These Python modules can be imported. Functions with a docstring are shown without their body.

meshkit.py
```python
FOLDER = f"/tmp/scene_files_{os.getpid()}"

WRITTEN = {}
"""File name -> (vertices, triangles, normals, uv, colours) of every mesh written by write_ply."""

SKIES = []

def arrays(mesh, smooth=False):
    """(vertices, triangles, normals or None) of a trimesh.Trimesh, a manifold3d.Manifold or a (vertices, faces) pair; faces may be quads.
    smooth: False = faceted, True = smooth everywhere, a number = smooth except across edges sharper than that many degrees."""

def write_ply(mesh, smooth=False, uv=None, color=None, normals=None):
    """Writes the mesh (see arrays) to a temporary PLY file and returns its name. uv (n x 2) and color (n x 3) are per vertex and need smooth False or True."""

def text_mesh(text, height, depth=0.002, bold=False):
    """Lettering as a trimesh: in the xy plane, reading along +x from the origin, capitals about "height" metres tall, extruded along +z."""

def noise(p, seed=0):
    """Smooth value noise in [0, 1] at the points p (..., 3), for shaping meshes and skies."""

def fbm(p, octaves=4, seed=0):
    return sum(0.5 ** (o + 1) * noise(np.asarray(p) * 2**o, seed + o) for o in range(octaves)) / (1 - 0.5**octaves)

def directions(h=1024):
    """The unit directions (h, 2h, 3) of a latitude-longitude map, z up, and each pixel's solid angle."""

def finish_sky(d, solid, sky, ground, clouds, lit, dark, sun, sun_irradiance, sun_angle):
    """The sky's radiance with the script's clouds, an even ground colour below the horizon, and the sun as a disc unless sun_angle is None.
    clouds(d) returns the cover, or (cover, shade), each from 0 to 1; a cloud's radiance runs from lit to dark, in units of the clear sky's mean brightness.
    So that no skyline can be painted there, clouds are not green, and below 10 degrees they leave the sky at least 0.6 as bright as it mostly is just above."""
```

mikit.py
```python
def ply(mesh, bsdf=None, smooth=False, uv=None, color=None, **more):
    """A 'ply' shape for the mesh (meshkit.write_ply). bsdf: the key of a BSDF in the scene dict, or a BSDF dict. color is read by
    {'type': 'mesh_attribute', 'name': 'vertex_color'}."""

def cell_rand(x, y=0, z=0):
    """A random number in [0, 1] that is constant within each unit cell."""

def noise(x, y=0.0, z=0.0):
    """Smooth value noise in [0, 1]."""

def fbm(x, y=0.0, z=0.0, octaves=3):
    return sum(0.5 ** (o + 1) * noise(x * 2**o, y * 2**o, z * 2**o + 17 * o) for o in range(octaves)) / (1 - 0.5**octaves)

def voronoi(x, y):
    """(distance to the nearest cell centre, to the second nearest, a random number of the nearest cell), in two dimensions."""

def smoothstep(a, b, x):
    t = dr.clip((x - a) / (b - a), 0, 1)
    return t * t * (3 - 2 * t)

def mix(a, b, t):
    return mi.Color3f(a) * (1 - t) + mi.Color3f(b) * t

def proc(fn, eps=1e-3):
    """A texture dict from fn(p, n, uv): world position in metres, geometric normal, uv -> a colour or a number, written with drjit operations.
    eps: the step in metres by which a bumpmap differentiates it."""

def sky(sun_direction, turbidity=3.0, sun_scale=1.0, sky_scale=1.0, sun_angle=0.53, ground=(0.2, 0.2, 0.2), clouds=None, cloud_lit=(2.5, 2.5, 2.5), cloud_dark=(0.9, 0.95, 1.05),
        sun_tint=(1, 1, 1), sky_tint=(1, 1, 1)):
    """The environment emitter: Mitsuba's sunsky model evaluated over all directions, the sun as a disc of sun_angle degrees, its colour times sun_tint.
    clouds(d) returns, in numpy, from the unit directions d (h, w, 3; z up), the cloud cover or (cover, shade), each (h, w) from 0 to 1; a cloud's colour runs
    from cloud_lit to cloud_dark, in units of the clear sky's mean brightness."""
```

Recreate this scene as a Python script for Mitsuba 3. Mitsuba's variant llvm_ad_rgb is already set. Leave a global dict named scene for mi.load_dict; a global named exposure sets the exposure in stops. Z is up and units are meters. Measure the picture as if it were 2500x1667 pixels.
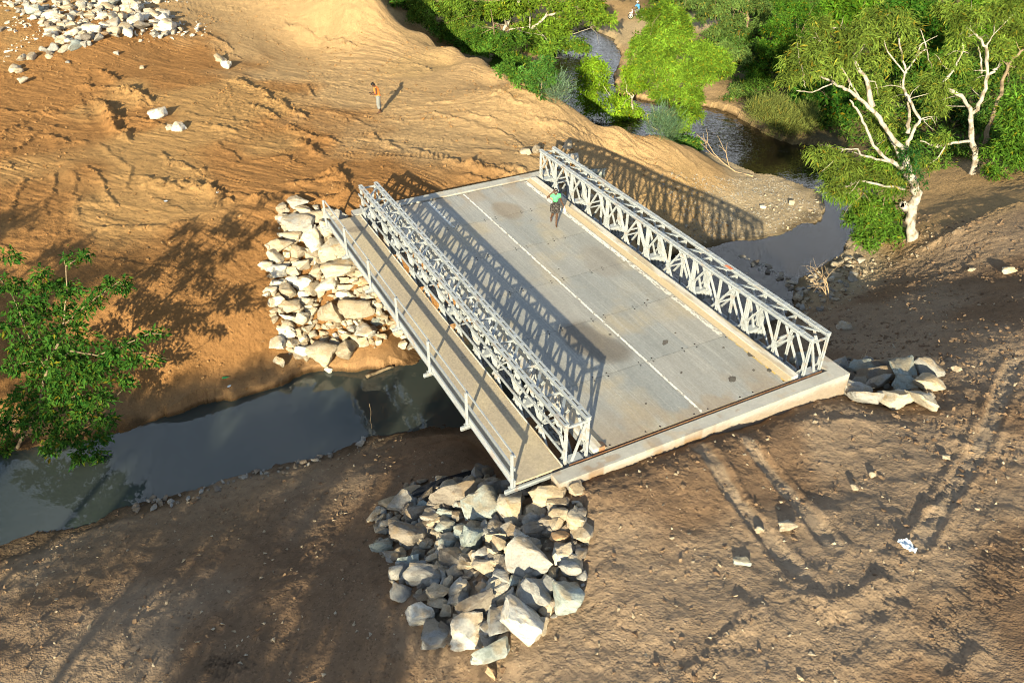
import math, random
import numpy as np, trimesh, manifold3d as m3, shapely
import drjit as dr
import mitsuba as mi
import mikit, meshkit
from mikit import noise, fbm, voronoi, cell_rand, smoothstep, mix, proc
from scipy.interpolate import RBFInterpolator
from scipy import ndimage
T = mi.ScalarTransform4f
scene, labels = {}, {}

# ---------------------------------------------------------------- camera, sky, exposure
CAM = np.array([-14.1069, -14.3853, 16.2465])
YAW, PITCH, FOV = (0.47443, 0.611657, 65.3596)
fw = np.array([math.sin(YAW) * math.cos(PITCH), math.cos(YAW) * math.cos(PITCH), -math.sin(PITCH)])
scene['camera'] = {'type': 'perspective', 'fov': FOV, 'fov_axis': 'x', 'near_clip': 0.5, 'far_clip': 5000.0,
                   'to_world': T().look_at(origin=CAM.tolist(), target=(CAM + fw * 10).tolist(), up=[0, 0, 1])}
SUN = np.array([-2.12, -2.65, 1.0])
def clouds(d):
    n = meshkit.fbm(np.stack([d[..., 0], d[..., 1], d[..., 2]], -1) * 3.0, 4, 36)
    return np.clip((n - .42) * 2.6 + (.5 - d[..., 2]) * 1.3, 0, .95), np.clip((n - .5) * 2.2, 0, 1)   # broken cloud, closing up towards the horizon
scene['sky'] = mikit.sky(SUN.tolist(), turbidity=3, clouds=clouds, sun_tint=(.86, 1.08, 1.45), sun_scale=1.0, sky_scale=.64, cloud_lit=(4.2, 4.4, 4.75))
exposure = 3.5

# ---------------------------------------------------------------- registry
def lab(key, label=None, cat=None, group=None, kind=None):
    d = labels.setdefault(key, {})
    if label: d['label'] = label
    if cat: d['category'] = cat
    if group: d['group'] = group
    if kind: d['kind'] = kind
USED = {}
def num(name):
    n = USED.get(name, 0); USED[name] = n + 1
    return name if n == 0 else '%s_%03d' % (name, n)
def add(name, mesh, bsdf, parent=None, smooth=False, color=None, **kw):
    key = num(name if parent is None else parent + '__' + name)
    scene[key] = mikit.ply(mesh, bsdf, smooth=smooth, color=color, **kw)
    return key
def link(name, parent, src, to_world=None):
    key = num(parent + '__' + name)
    scene[key] = dict(src) if to_world is None else {**src, 'to_world': to_world}
    return key
def vn(a): return a / (np.linalg.norm(a) + 1e-12)

class MB:
    """collects boxes, beams and tubes into one mesh"""
    def __init__(s): s.v, s.f, s.n = [], [], 0
    def put(s, v, f):
        s.v.append(np.asarray(v, float)); s.f.append(np.asarray(f, int) + s.n); s.n += len(v)
    def box(s, x0, x1, y0, y1, z0, z1):
        v = np.array([(x, y, z) for x in (x0, x1) for y in (y0, y1) for z in (z0, z1)], float)
        s.put(v, [[0, 1, 3], [0, 3, 2], [4, 6, 7], [4, 7, 5], [0, 4, 5], [0, 5, 1], [2, 3, 7], [2, 7, 6], [0, 2, 6], [0, 6, 4], [1, 5, 7], [1, 7, 3]])
    def beam(s, p0, p1, w, h, up=(0, 0, 1)):
        p0, p1 = np.array(p0, float), np.array(p1, float); d = vn(p1 - p0)
        a = np.cross(d, up)
        if np.linalg.norm(a) < 1e-6: a = np.cross(d, (0, 1, 0))
        a = vn(a); b = np.cross(a, d)
        v = [p + a * i * w / 2 + b * j * h / 2 for p in (p0, p1) for i in (-1, 1) for j in (-1, 1)]
        s.put(v, [[0, 1, 3], [0, 3, 2], [4, 6, 7], [4, 7, 5], [0, 4, 5], [0, 5, 1], [2, 3, 7], [2, 7, 6], [0, 2, 6], [0, 6, 4], [1, 5, 7], [1, 7, 3]])
    def chan(s, p0, p1, w, h, t, up=(0, 0, 1), side=1):
        """a channel section: web and two flanges"""
        p0, p1 = np.array(p0, float), np.array(p1, float); d = vn(p1 - p0)
        a = np.cross(d, up)
        if np.linalg.norm(a) < 1e-6: a = np.cross(d, (0, 1, 0))
        a = vn(a) * side; b = np.cross(vn(a), d)
        s.beam(p0, p1, t, h, up)
        for j in (-1, 1):
            o = b * j * (h / 2 - t / 2) + a * (w / 2)
            s.beam(p0 + o, p1 + o, w - t, t * .98, up)
    def tube(s, pts, r, sides=6, cap=True):
        p = np.asarray(pts, float); r = np.broadcast_to(r, (len(p),))
        t = np.gradient(p, axis=0); t /= np.linalg.norm(t, axis=1, keepdims=True) + 1e-12
        a = np.cross(t[0], (0, 0, 1.0) if abs(t[0][2]) < .9 else (1.0, 0, 0)); a = vn(a)
        A = []
        for k in range(len(p)):
            a = vn(a - t[k] * (a @ t[k])); A.append(a)
        A = np.array(A); B = np.cross(t, A)
        th = np.arange(sides) * 2 * np.pi / sides
        v = p[:, None] + r[:, None, None] * (np.cos(th)[None, :, None] * A[:, None] + np.sin(th)[None, :, None] * B[:, None])
        i, j = np.meshgrid(np.arange(len(p) - 1), np.arange(sides), indexing='ij')
        q = np.stack([i * sides + j, i * sides + (j + 1) % sides, (i + 1) * sides + (j + 1) % sides, (i + 1) * sides + j], -1).reshape(-1, 4)
        f = np.vstack([q[:, [0, 1, 2]], q[:, [0, 2, 3]]])
        v = v.reshape(-1, 3)
        if cap:
            n = len(v); v = np.vstack([v, p[0], p[-1]])
            k = np.arange(sides); e = (len(p) - 1) * sides
            f = np.vstack([f, np.stack([k * 0 + n, (k + 1) % sides, k], 1), np.stack([k * 0 + n + 1, e + k, e + (k + 1) % sides], 1)])
        s.put(v, f)
    def mesh(s): return np.vstack(s.v), np.vstack(s.f)
    def add(s, name, bsdf, parent=None, smooth=False): return add(name, s.mesh(), bsdf, parent, smooth)

# ---------------------------------------------------------------- terrain height field
WZ = -4.9
CP = [[-4.54, -0.89, -0.2], [-2.54, -1.07, -0.12], [0.46, -1.16, -0.15], [3.04, -1.13, -0.35], [5.27, -0.98, -0.7], [-5.01, -0.99, -0.22], [-1.1, -1.14, -0.1], [-4.97, -2.63, -0.3], [-2.62, -3.11, -0.2], [0.59, -2.85, -0.3], [3.62, -3.18, -0.5], [-6.04, -4.27, -0.35], [-4.31, -5.28, -0.2], [-2.18, -5.81, -0.05], [0.64, -5.81, 0.0], [3.94, -5.72, -0.1], [6.62, -6.29, 0.0], [-6.94, -5.65, -0.45], [-5.45, -6.72, -0.05], [-3.51, -7.23, 0.1], [-1.44, -7.71, 0.15], [0.77, -8.19, 0.15], [3.05, -8.72, 0.2], [-6.44, -7.98, 0.0], [-3.82, -8.8, 0.15], [-1.51, -10.02, 0.2], [0.36, -10.59, 0.25], [-1.61, -11.96, 0.3], [-8.63, -8.19, 0.0], [6.48, -1.55, -1.0], [7.19, -2.9, -0.45], [9.64, 2.3, -2.3], [12.04, 2.51, -2.6], [13.01, 5.77, -3.8], [13.5, 7.68, -4.6], [15.58, 9.36, -4.7], [17.13, 8.27, -4.3], [19.37, 9.06, -4.1], [16.17, 4.36, -2.6], [13.22, 1.25, -1.6], [9.94, -1.15, -0.9], [12.74, -0.61, -0.7], [9.28, -3.05, -0.25], [10.19, -3.8, -0.05], [13.76, -1.35, -0.2], [17.65, 2.71, -1.7], [19.91, 2.58, -1.2], [20.2, 6.54, -2.6], [21.18, 8.99, -3.2], [20.3, 9.2, -3.8], [21.78, 6.85, -2.0], [24.02, 7.05, -1.7], [26.8, 7.3, -1.5], [29.83, 12.25, -2.9], [31.39, 10.17, -2.4], [27.74, 12.39, -3.3], [32.71, 17.79, -3.9], [40.65, 19.38, -3.5], [50.24, 23.18, -3.0], [39.61, 25.53, -3.7], [33.13, 23.24, -4.4], [31.93, 26.05, -4.2], [32.45, 30.9, -4.2], [32.58, 35.92, -4.0], [29.57, 34.74, -4.4], [46.39, 40.89, -3.5], [61.2, 39.61, -3.0], [37.76, 47.95, -4.1], [42.21, 60.85, -4.1], [37.29, 57.98, -4.1], [34.43, 58.63, -4.5], [-5.66, -0.51, -0.6], [-6.26, -0.4, -1.0], [-6.86, 1.09, -1.6], [-7.36, 3.13, -2.5], [-8.38, 4.32, -3.1], [-5.38, 5.94, -3.8], [-7.28, 7.4, -4.4], [-8.96, 7.26, -4.4], [-7.9, -1.05, -1.2], [-6.21, -2.58, -0.5], [-8.98, -0.65, -1.9], [-9.75, 2.51, -3.0], [-10.49, -1.38, -1.9], [-8.87, -4.18, -1.1], [-7.29, -4.01, -0.7], [-9.91, -4.03, -1.7], [-11.05, 5.29, -4.1], [-12.02, 7.19, -4.4], [-13.73, 5.55, -4.0], [-15.2, 4.17, -3.7], [-17.43, 7.45, -4.4], [-18.66, 5.27, -3.9], [-21.06, 7.85, -4.45], [-20.82, 4.7, -3.8], [-16.65, 1.38, -3.2], [-13.18, 1.85, -3.2], [-13.89, -1.23, -2.8], [-20.7, 2.76, -3.5], [-16.94, -1.15, -3.0], [-11.7, -4.51, -1.9], [-20.61, -0.2, -3.3], [-5.17, 19.44, -0.35], [-6.39, 19.61, -1.0], [-7.86, 21.17, -0.5], [-8.39, 19.65, -1.4], [-9.88, 17.97, -2.3], [-7.29, 17.38, -2.7], [-6.02, 15.48, -3.1], [-9.61, 16.14, -3.5], [-8.61, 14.94, -4.4], [-5.67, 14.02, -4.1], [-9.87, 20.96, -0.8], [-11.16, 23.87, -0.5], [-11.03, 17.0, -2.5], [-12.38, 18.32, -1.8], [-12.48, 15.33, -3.8], [-14.86, 15.46, -3.5], [-14.2, 17.57, -1.9], [-16.58, 15.82, -4.2], [-17.41, 17.82, -2.1], [-20.05, 20.78, -1.0], [-19.22, 16.95, -3.0], [-20.54, 17.03, -2.6], [-20.99, 16.34, -4.0], [-15.12, 22.07, -0.9], [-18.23, 24.83, -0.4], [-19.81, 29.74, 0.0], [-12.61, 26.55, -0.2], [-16.04, 30.42, 0.1], [-23.35, 18.33, -2.5], [-24.91, 29.74, 0.0], [-25.47, 18.05, -4.6], [-3.16, 19.88, -0.12], [0.45, 20.77, -0.12], [4.75, 20.91, -0.1], [-5.1, 23.57, -0.1], [-5.88, 28.69, 0.0], [-1.88, 26.64, 0.0], [2.62, 25.73, 0.0], [6.83, 23.86, -0.1], [-9.42, 32.87, 0.4], [-13.56, 34.99, 0.4], [0.33, 31.09, 0.0], [-3.4, 38.25, 0.4], [4.52, 36.93, 0.2], [7.86, 37.73, 0.1], [8.53, 32.62, 0.0], [-7.94, 41.05, 0.8], [-12.82, 41.63, 0.8], [-17.69, 37.12, 0.4], [-19.76, 38.18, 0.4], [-17.13, 49.03, 1.3], [-13.23, 48.33, 1.8], [-9.14, 49.57, 1.6], [-12.57, 55.76, 2.1], [-18.09, 59.59, 1.9], [-19.66, 49.38, 1.0], [-14.93, 44.87, 1.0], [-9.69, 46.46, 1.0], [-5.86, 52.38, 1.5], [-2.34, 54.55, 1.6], [-4.02, 47.1, 1.0], [-0.36, 49.56, 1.5], [1.66, 45.84, 1.2], [3.13, 41.11, 0.7], [4.09, 43.52, 2.0], [3.17, 45.06, 2.9], [6.38, 45.58, 1.9], [7.27, 43.87, 1.0], [7.97, 41.65, 0.55], [-19.35, 71.79, 2.6], [-6.65, 67.11, 2.3], [4.27, 53.55, 3.6], [5.12, 47.82, 3.9], [0.05, 65.5, 2.0], [-7.85, 87.95, 3.0], [6.76, 76.47, 3.5], [-5.0, 0.9, -1.6], [-5.0, 3.2, -3.0], [-5.0, 6.0, -4.3], [-5.0, 7.8, -4.9], [-5.0, 11.0, -5.4], [-5.0, 17.6, -1.5], [-5.0, 16.0, -2.8], [-5.0, 14.3, -4.5], [-2.5, 0.9, -1.6], [-2.5, 3.2, -3.0], [-2.5, 6.0, -4.3], [-2.5, 7.8, -4.9], [-2.5, 11.0, -5.4], [-2.5, 17.6, -1.5], [-2.5, 16.0, -2.8], [-2.5, 14.3, -4.5], [0.0, 0.9, -1.6], [0.0, 3.2, -3.0], [0.0, 6.0, -4.3], [0.0, 7.8, -4.9], [0.0, 11.0, -5.4], [0.0, 17.6, -1.5], [0.0, 16.0, -2.8], [0.0, 14.3, -4.5], [2.5, 0.9, -1.6], [2.5, 3.2, -3.0], [2.5, 6.0, -4.3], [2.5, 7.8, -4.9], [2.5, 11.0, -5.4], [2.5, 17.6, -1.5], [2.5, 16.0, -2.8], [2.5, 14.3, -4.5], [5.0, 0.9, -1.6], [5.0, 3.2, -3.0], [5.0, 6.0, -4.3], [5.0, 7.8, -4.9], [5.0, 11.0, -5.4], [5.0, 17.6, -1.5], [5.0, 16.0, -2.8], [5.0, 14.3, -4.5], [6.3, 17.3, -1.9], [8.0, 16.0, -3.7], [9.0, 15.2, -4.7], [8.68, 23.25, -0.29], [11.53, 23.76, -1.63], [13.36, 22.22, -2.49], [13.62, 21.11, -2.62], [16.42, 19.97, -3.94], [18.6, 18.0, -4.75], [7.0, 20.0, -0.7], [9.0, 20.5, -1.3], [11.0, 20.0, -2.3], [13.0, 18.5, -3.7], [9.0, 18.5, -2.3], [22.0, 17.0, -4.8], [20.0, 19.0, -4.6], [6.6, 0.8, -2.0], [7.5, 3.0, -3.2], [9.0, 5.0, -4.0], [11.5, 7.6, -4.7], [-60.0, 60.0, 2.0], [-60.0, 20.0, 0.5], [-45.0, 0.0, -2.0], [-45.0, 12.0, -5.2], [-60.0, 8.0, -5.2], [-40.0, -30.0, 0.0], [0.0, -40.0, 1.0], [40.0, -30.0, 1.0], [70.0, 0.0, 0.0], [80.0, 40.0, -2.0], [80.0, 80.0, -2.5], [40.0, 110.0, -3.0], [0.0, 110.0, 2.0], [-40.0, 110.0, 3.0], [50.0, 80.0, -3.5], [20.0, 90.0, -3.0], [5.84, 48.51, 1.03], [7.42, 50.02, -3.48], [9.44, 51.96, -4.3], [5.87, 45.65, 3.0], [6.59, 46.34, 0.45], [8.17, 47.86, -3.57], [10.19, 49.79, -4.3], [8.11, 44.82, -0.47], [9.69, 46.34, -3.71], [11.71, 48.27, -4.3], [8.28, 42.75, 0.9], [9.0, 43.44, -0.92], [10.59, 44.96, -3.78], [12.6, 46.89, -4.3], [9.21, 39.76, 0.5], [9.93, 40.45, -1.18], [11.52, 41.97, -3.82], [13.53, 43.9, -4.3], [10.03, 36.79, 0.25], [10.75, 37.48, -1.34], [12.33, 39.0, -3.84], [14.35, 40.93, -4.3], [10.21, 33.56, 0.1], [10.93, 34.25, -1.54], [12.51, 35.77, -4.13], [14.53, 37.7, -4.6], [10.23, 29.87, 0.0], [10.95, 30.56, -1.61], [12.53, 32.08, -4.14], [14.55, 34.01, -4.6], [10.88, 27.41, -0.15], [11.6, 28.1, -1.71], [13.18, 29.62, -4.15], [15.2, 31.55, -4.6], [11.44, 25.7, -0.4], [12.16, 26.39, -1.87], [13.74, 27.91, -4.18], [15.76, 29.84, -4.6], [13.11, 24.58, -0.9], [13.83, 25.27, -2.19], [15.41, 26.78, -4.23], [17.43, 28.72, -4.6], [15.79, 24.12, -1.8], [16.51, 24.81, -2.78], [18.1, 26.33, -4.32], [20.11, 28.26, -4.6], [18.5, 24.27, -3.0], [19.22, 24.96, -3.56], [20.8, 26.48, -4.44], [22.82, 28.41, -4.6], [20.25, 23.64, -4.1], [20.97, 24.33, -4.27], [22.55, 25.85, -4.55], [24.57, 27.78, -4.6]]
WATER = [[-28.17, 17.72], [-20.43, 14.63], [-18.72, 14.02], [-17.43, 13.86], [-15.88, 14.23], [-13.8, 14.16], [-11.91, 14.0], [-10.06, 13.96], [-9.76, 14.53], [-8.55, 14.11], [-6.91, 13.47], [-4.97, 12.98], [-2.0, 14.6], [2.0, 14.6], [6.0, 14.9], [9.5, 15.6], [14.39, 15.51], [15.76, 15.3], [17.86, 14.83], [19.36, 14.92], [21.29, 15.28], [22.78, 16.25], [23.94, 17.48], [24.21, 18.63], [23.91, 20.43], [22.51, 21.96], [21.96, 23.54], [21.33, 25.11], [21.52, 28.02], [19.21, 30.53], [17.51, 34.47], [17.43, 37.21], [17.32, 41.04], [18.19, 44.72], [21.95, 50.12], [25.66, 54.32], [29.97, 59.0], [33.27, 59.94], [32.97, 54.78], [30.05, 48.92], [26.55, 44.96], [23.74, 40.05], [25.36, 37.14], [27.34, 35.44], [28.23, 34.54], [29.25, 32.19], [28.16, 27.39], [28.3, 25.59], [29.46, 24.81], [30.6, 23.7], [30.25, 21.84], [28.79, 18.66], [26.44, 15.66], [23.7, 13.92], [21.0, 12.44], [19.66, 11.63], [17.89, 11.02], [16.37, 10.83], [15.55, 10.86], [14.42, 10.02], [13.55, 8.98], [12.2, 8.3], [10.0, 8.0], [6.0, 7.6], [2.0, 7.6], [-2.0, 7.8], [-5.0, 8.2], [-5.71, 8.7], [-8.01, 8.97], [-9.9, 9.1], [-11.88, 9.3], [-14.12, 9.29], [-14.9, 9.34], [-16.66, 9.52], [-18.52, 9.53], [-19.9, 9.7], [-21.22, 9.73], [-24.78, 10.17], [-28.05, 10.43]]
RUTS = [[[-0.82, -0.73], [-1.38, -3.17]], [[-1.38, -3.17], [-1.66, -6.11]], [[0.48, -1.54], [0.23, -3.5]], [[0.23, -3.5], [-0.23, -5.81]], [[11.62, -2.54], [6.63, -4.94]], [[6.63, -4.94], [1.61, -6.8]]]
EDGE = [[5.87, 45.65], [7.39, 44.13], [8.28, 42.75], [9.21, 39.76], [10.03, 36.79], [10.21, 33.56], [10.23, 29.87], [10.88, 27.41], [11.44, 25.7], [13.11, 24.58], [15.79, 24.12], [18.5, 24.27]]
RIDGES = [([[-1.86, 28.13], [-0.68, 26.02], [0.09, 24.92]], 0.12, 0.25), ([[-6.65, 39.84], [-5.63, 37.49], [-4.81, 34.66], [-4.02, 32.12], [-3.84, 31.03]], 0.35, 0.5), ([[-6.63, 35.18], [-5.8, 33.6], [-5.37, 31.55]], 0.25, 0.35), ([[-9.84, 33.1], [-8.7, 32.01], [-8.03, 30.93]], 0.2, 0.3), ([[-5.51, 31.0], [-4.34, 29.29], [-3.57, 27.95], [-2.99, 27.16]], 0.25, 0.3), ([[-5.15, 29.3], [-4.88, 27.38], [-4.59, 25.68]], 0.3, 0.35), ([[-4.71, 24.54], [-4.67, 22.87], [-4.65, 20.62]], 0.45, 0.5), ([[-7.36, 23.74], [-6.04, 23.26], [-4.75, 22.6]], 0.3, 0.35), ([[-9.3, 23.27], [-7.51, 22.39], [-6.16, 21.42], [-4.79, 20.52]], 0.25, 0.3), ([[-8.21, 27.18], [-6.86, 26.55], [-6.36, 26.0]], 0.2, 0.25), ([[-15.62, 42.42], [-13.43, 40.41], [-12.17, 39.01]], 0.3, 0.4), ([[-12.98, 40.19], [-12.26, 38.34], [-11.63, 36.93]], 0.5, 0.6), ([[-14.5, 44.35], [-13.63, 43.24], [-13.09, 41.41]], 0.35, 0.4), ([[-14.34, 39.46], [-13.92, 36.84], [-13.75, 33.25], [-13.71, 31.73]], 0.35, 0.4), ([[-1.45, 27.89], [-0.76, 26.45], [-0.64, 24.53]], 0.2, 0.25), ([[2.93, 29.48], [3.44, 27.6], [4.3, 26.06]], 0.15, 0.2), ([[4.47, 27.54], [4.95, 26.32], [5.37, 25.59]], 0.18, 0.2), ([[7.39, 25.16], [8.46, 24.4], [9.62, 24.0], [11.08, 24.0], [11.8, 23.73]], 0.28, 0.3), ([[8.68, 24.31], [9.44, 24.18], [10.69, 24.36], [12.35, 23.71], [13.63, 22.9]], 0.16, 0.2), ([[9.21, 32.77], [8.08, 27.23], [9.1, 25.56], [10.15, 24.93]], 0.2, 0.25), ([[6.64, 28.99], [7.2, 26.59], [7.87, 25.8]], 0.15, 0.2), ([[0.77, 22.55], [1.84, 21.32], [2.93, 20.64], [4.48, 20.4]], 0.28, 0.35), ([[1.75, 21.62], [2.2, 20.59], [3.34, 20.04], [4.75, 20.0]], 0.3, 0.3), ([[0.65, 20.73], [1.71, 20.06], [3.67, 19.77]], 0.22, 0.25), ([[-0.31, 25.12], [0.44, 24.02], [0.86, 22.77]], 0.18, 0.22), ([[-1.82, 32.07], [-1.24, 29.99], [-0.61, 28.22]], 0.1, 0.2), ([[-7.19, 51.32], [-6.57, 48.47], [-5.28, 46.54]], 0.15, 0.3), ([[-6.33, 49.77], [-5.92, 47.48], [-5.32, 45.12]], 0.18, 0.25), ([[-0.67, 49.65], [0.28, 47.51], [1.4, 45.14], [2.35, 42.34]], 0.25, 0.35), ([[5.2, 38.66], [5.64, 37.51], [6.23, 36.05]], 0.15, 0.25), ([[12.19, 23.43], [13.95, 21.58], [15.08, 20.56], [16.26, 20.42]], 0.12, 0.2), ([[16.21, 23.12], [16.19, 22.18], [17.01, 21.49]], 0.1, 0.2), ([[-11.07, 26.35], [-10.5, 25.18], [-10.11, 23.19]], 0.35, 0.4), ([[-13.4, 27.81], [-12.64, 26.37], [-11.58, 25.73]], 0.25, 0.3), ([[-11.82, 28.99], [-11.32, 28.26], [-10.54, 26.97]], 0.2, 0.25), ([[-18.51, 30.62], [-19.06, 27.61], [-19.5, 24.69]], 0.14, 0.24), ([[-17.21, 30.23], [-17.74, 27.46], [-18.34, 24.54]], 0.14, 0.24), ([[-16.38, 29.83], [-16.6, 26.96], [-16.9, 24.55]], 0.14, 0.24), ([[-15.59, 29.98], [-15.37, 27.32], [-15.11, 24.86]], 0.14, 0.24), ([[-19.76, 35.26], [-18.09, 38.05], [-16.09, 38.9], [-14.65, 38.57]], 0.28, 0.35), ([[-19.77, 32.38], [-18.38, 34.9], [-16.88, 36.41]], 0.22, 0.3), ([[-14.3, 38.74], [-13.98, 36.23], [-14.15, 33.42]], 0.35, 0.4), ([[-17.56, 35.13], [-16.43, 33.4], [-15.23, 33.07]], 0.2, 0.3), ([[-0.97, -0.81], [-1.38, -2.33], [-1.44, -3.41], [-1.53, -4.51]], 0.048, 0.18), ([[0.33, -1.67], [0.33, -2.61], [0.06, -3.91], [-0.28, -5.07]], 0.06, 0.18), ([[-2.7, -6.09], [-2.18, -6.64], [-1.41, -7.19], [-0.76, -7.22], [0.2, -7.0]], 0.156, 0.4), ([[0.2, -7.0], [1.89, -6.45], [3.8, -5.83], [5.55, -5.15]], 0.12, 0.45), ([[-6.16, -7.06], [-4.91, -6.63], [-3.24, -6.25]], 0.096, 0.45), ([[-3.25, -8.72], [-1.52, -8.4], [0.37, -7.95]], 0.096, 0.4), ([[-1.0, -9.93], [0.54, -9.48]], 0.15, 0.4), ([[2.87, -5.79], [3.64, -5.83]], 0.12, 0.3), ([[6.52, -4.13], [6.36, -4.75]], 0.12, 0.3), ([[20.0, 8.92], [20.75, 7.85], [22.18, 7.16], [26.82, 7.31]], 0.21, 0.5), ([[16.68, 7.88], [17.54, 5.4], [19.52, 4.07]], 0.09, 0.4), ([[12.88, 3.97], [14.03, 2.5], [13.71, 0.66]], 0.12, 0.4), ([[2.36, 0.06], [2.72, -1.46], [4.64, -2.22], [5.67, -2.94]], 0.072, 0.3), ([[-6.37, -2.43], [-7.19, -3.63], [-7.24, -4.89], [-6.92, -5.64]], 0.036, 0.3)]
TRACKS = [([[-5.54, 30.89], [-4.26, 29.57], [-3.39, 28.54]], 0.3, 0.24, 0.05), ([[-2.28, 28.31], [-1.45, 27.89], [-0.89, 27.43]], 0.3, 0.24, 0.045), ([[-6.74, 27.93], [-5.86, 27.06]], 0.3, 0.24, 0.045), ([[-4.27, 26.37], [-2.74, 24.77]], 0.3, 0.24, 0.05), ([[-2.34, 24.95], [-0.62, 23.7], [1.28, 22.65]], 0.3, 0.24, 0.05), ([[1.65, 25.21], [3.37, 24.62]], 0.3, 0.24, 0.04), ([[-1.81, 44.67], [-0.64, 41.49]], 0.35, 0.25, 0.04), ([[-7.51, 26.55], [-6.19, 24.22], [-5.26, 23.04]], 0.5, 0.2, 0.03), ([[-9.42, 26.45], [-9.06, 24.3]], 0.5, 0.2, 0.03), ([[-11.58, 25.73], [-9.82, 24.55]], 0.35, 0.22, 0.04), ([[-11.12, 41.62], [-10.07, 40.24]], 0.4, 0.22, 0.04), ([[-0.97, -0.81], [-1.38, -2.33], [-1.44, -3.41], [-1.64, -4.94], [-1.73, -6.05]], 0.22, 0.12, 0.012), ([[0.33, -1.67], [0.33, -2.61], [0.06, -3.91], [-0.28, -5.07], [-0.3, -5.74]], 0.22, 0.12, 0.012), ([[-3.74, -8.49], [-1.43, -7.7], [1.63, -6.66], [6.49, -4.84]], 0.55, 0.17, 0.02), ([[-1.78, -9.52], [0.7, -8.82], [4.33, -7.84]], 0.6, 0.17, 0.02), ([[-6.23, -7.01], [-4.36, -6.83], [-2.6, -7.06], [-1.57, -7.35]], 0.5, 0.17, 0.02), ([[2.16, -7.1], [5.24, -6.04], [7.71, -5.0]], 0.5, 0.17, 0.016), ([[-15.79, -0.04], [-15.06, 0.48]], 0.5, 0.16, 0.04), ([[-15.16, -0.03], [-14.44, 0.28]], 0.5, 0.16, 0.04), ([[5.54, -4.9], [9.23, -3.36], [12.12, -2.2]], 0.4, 0.17, 0.015)]

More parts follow.
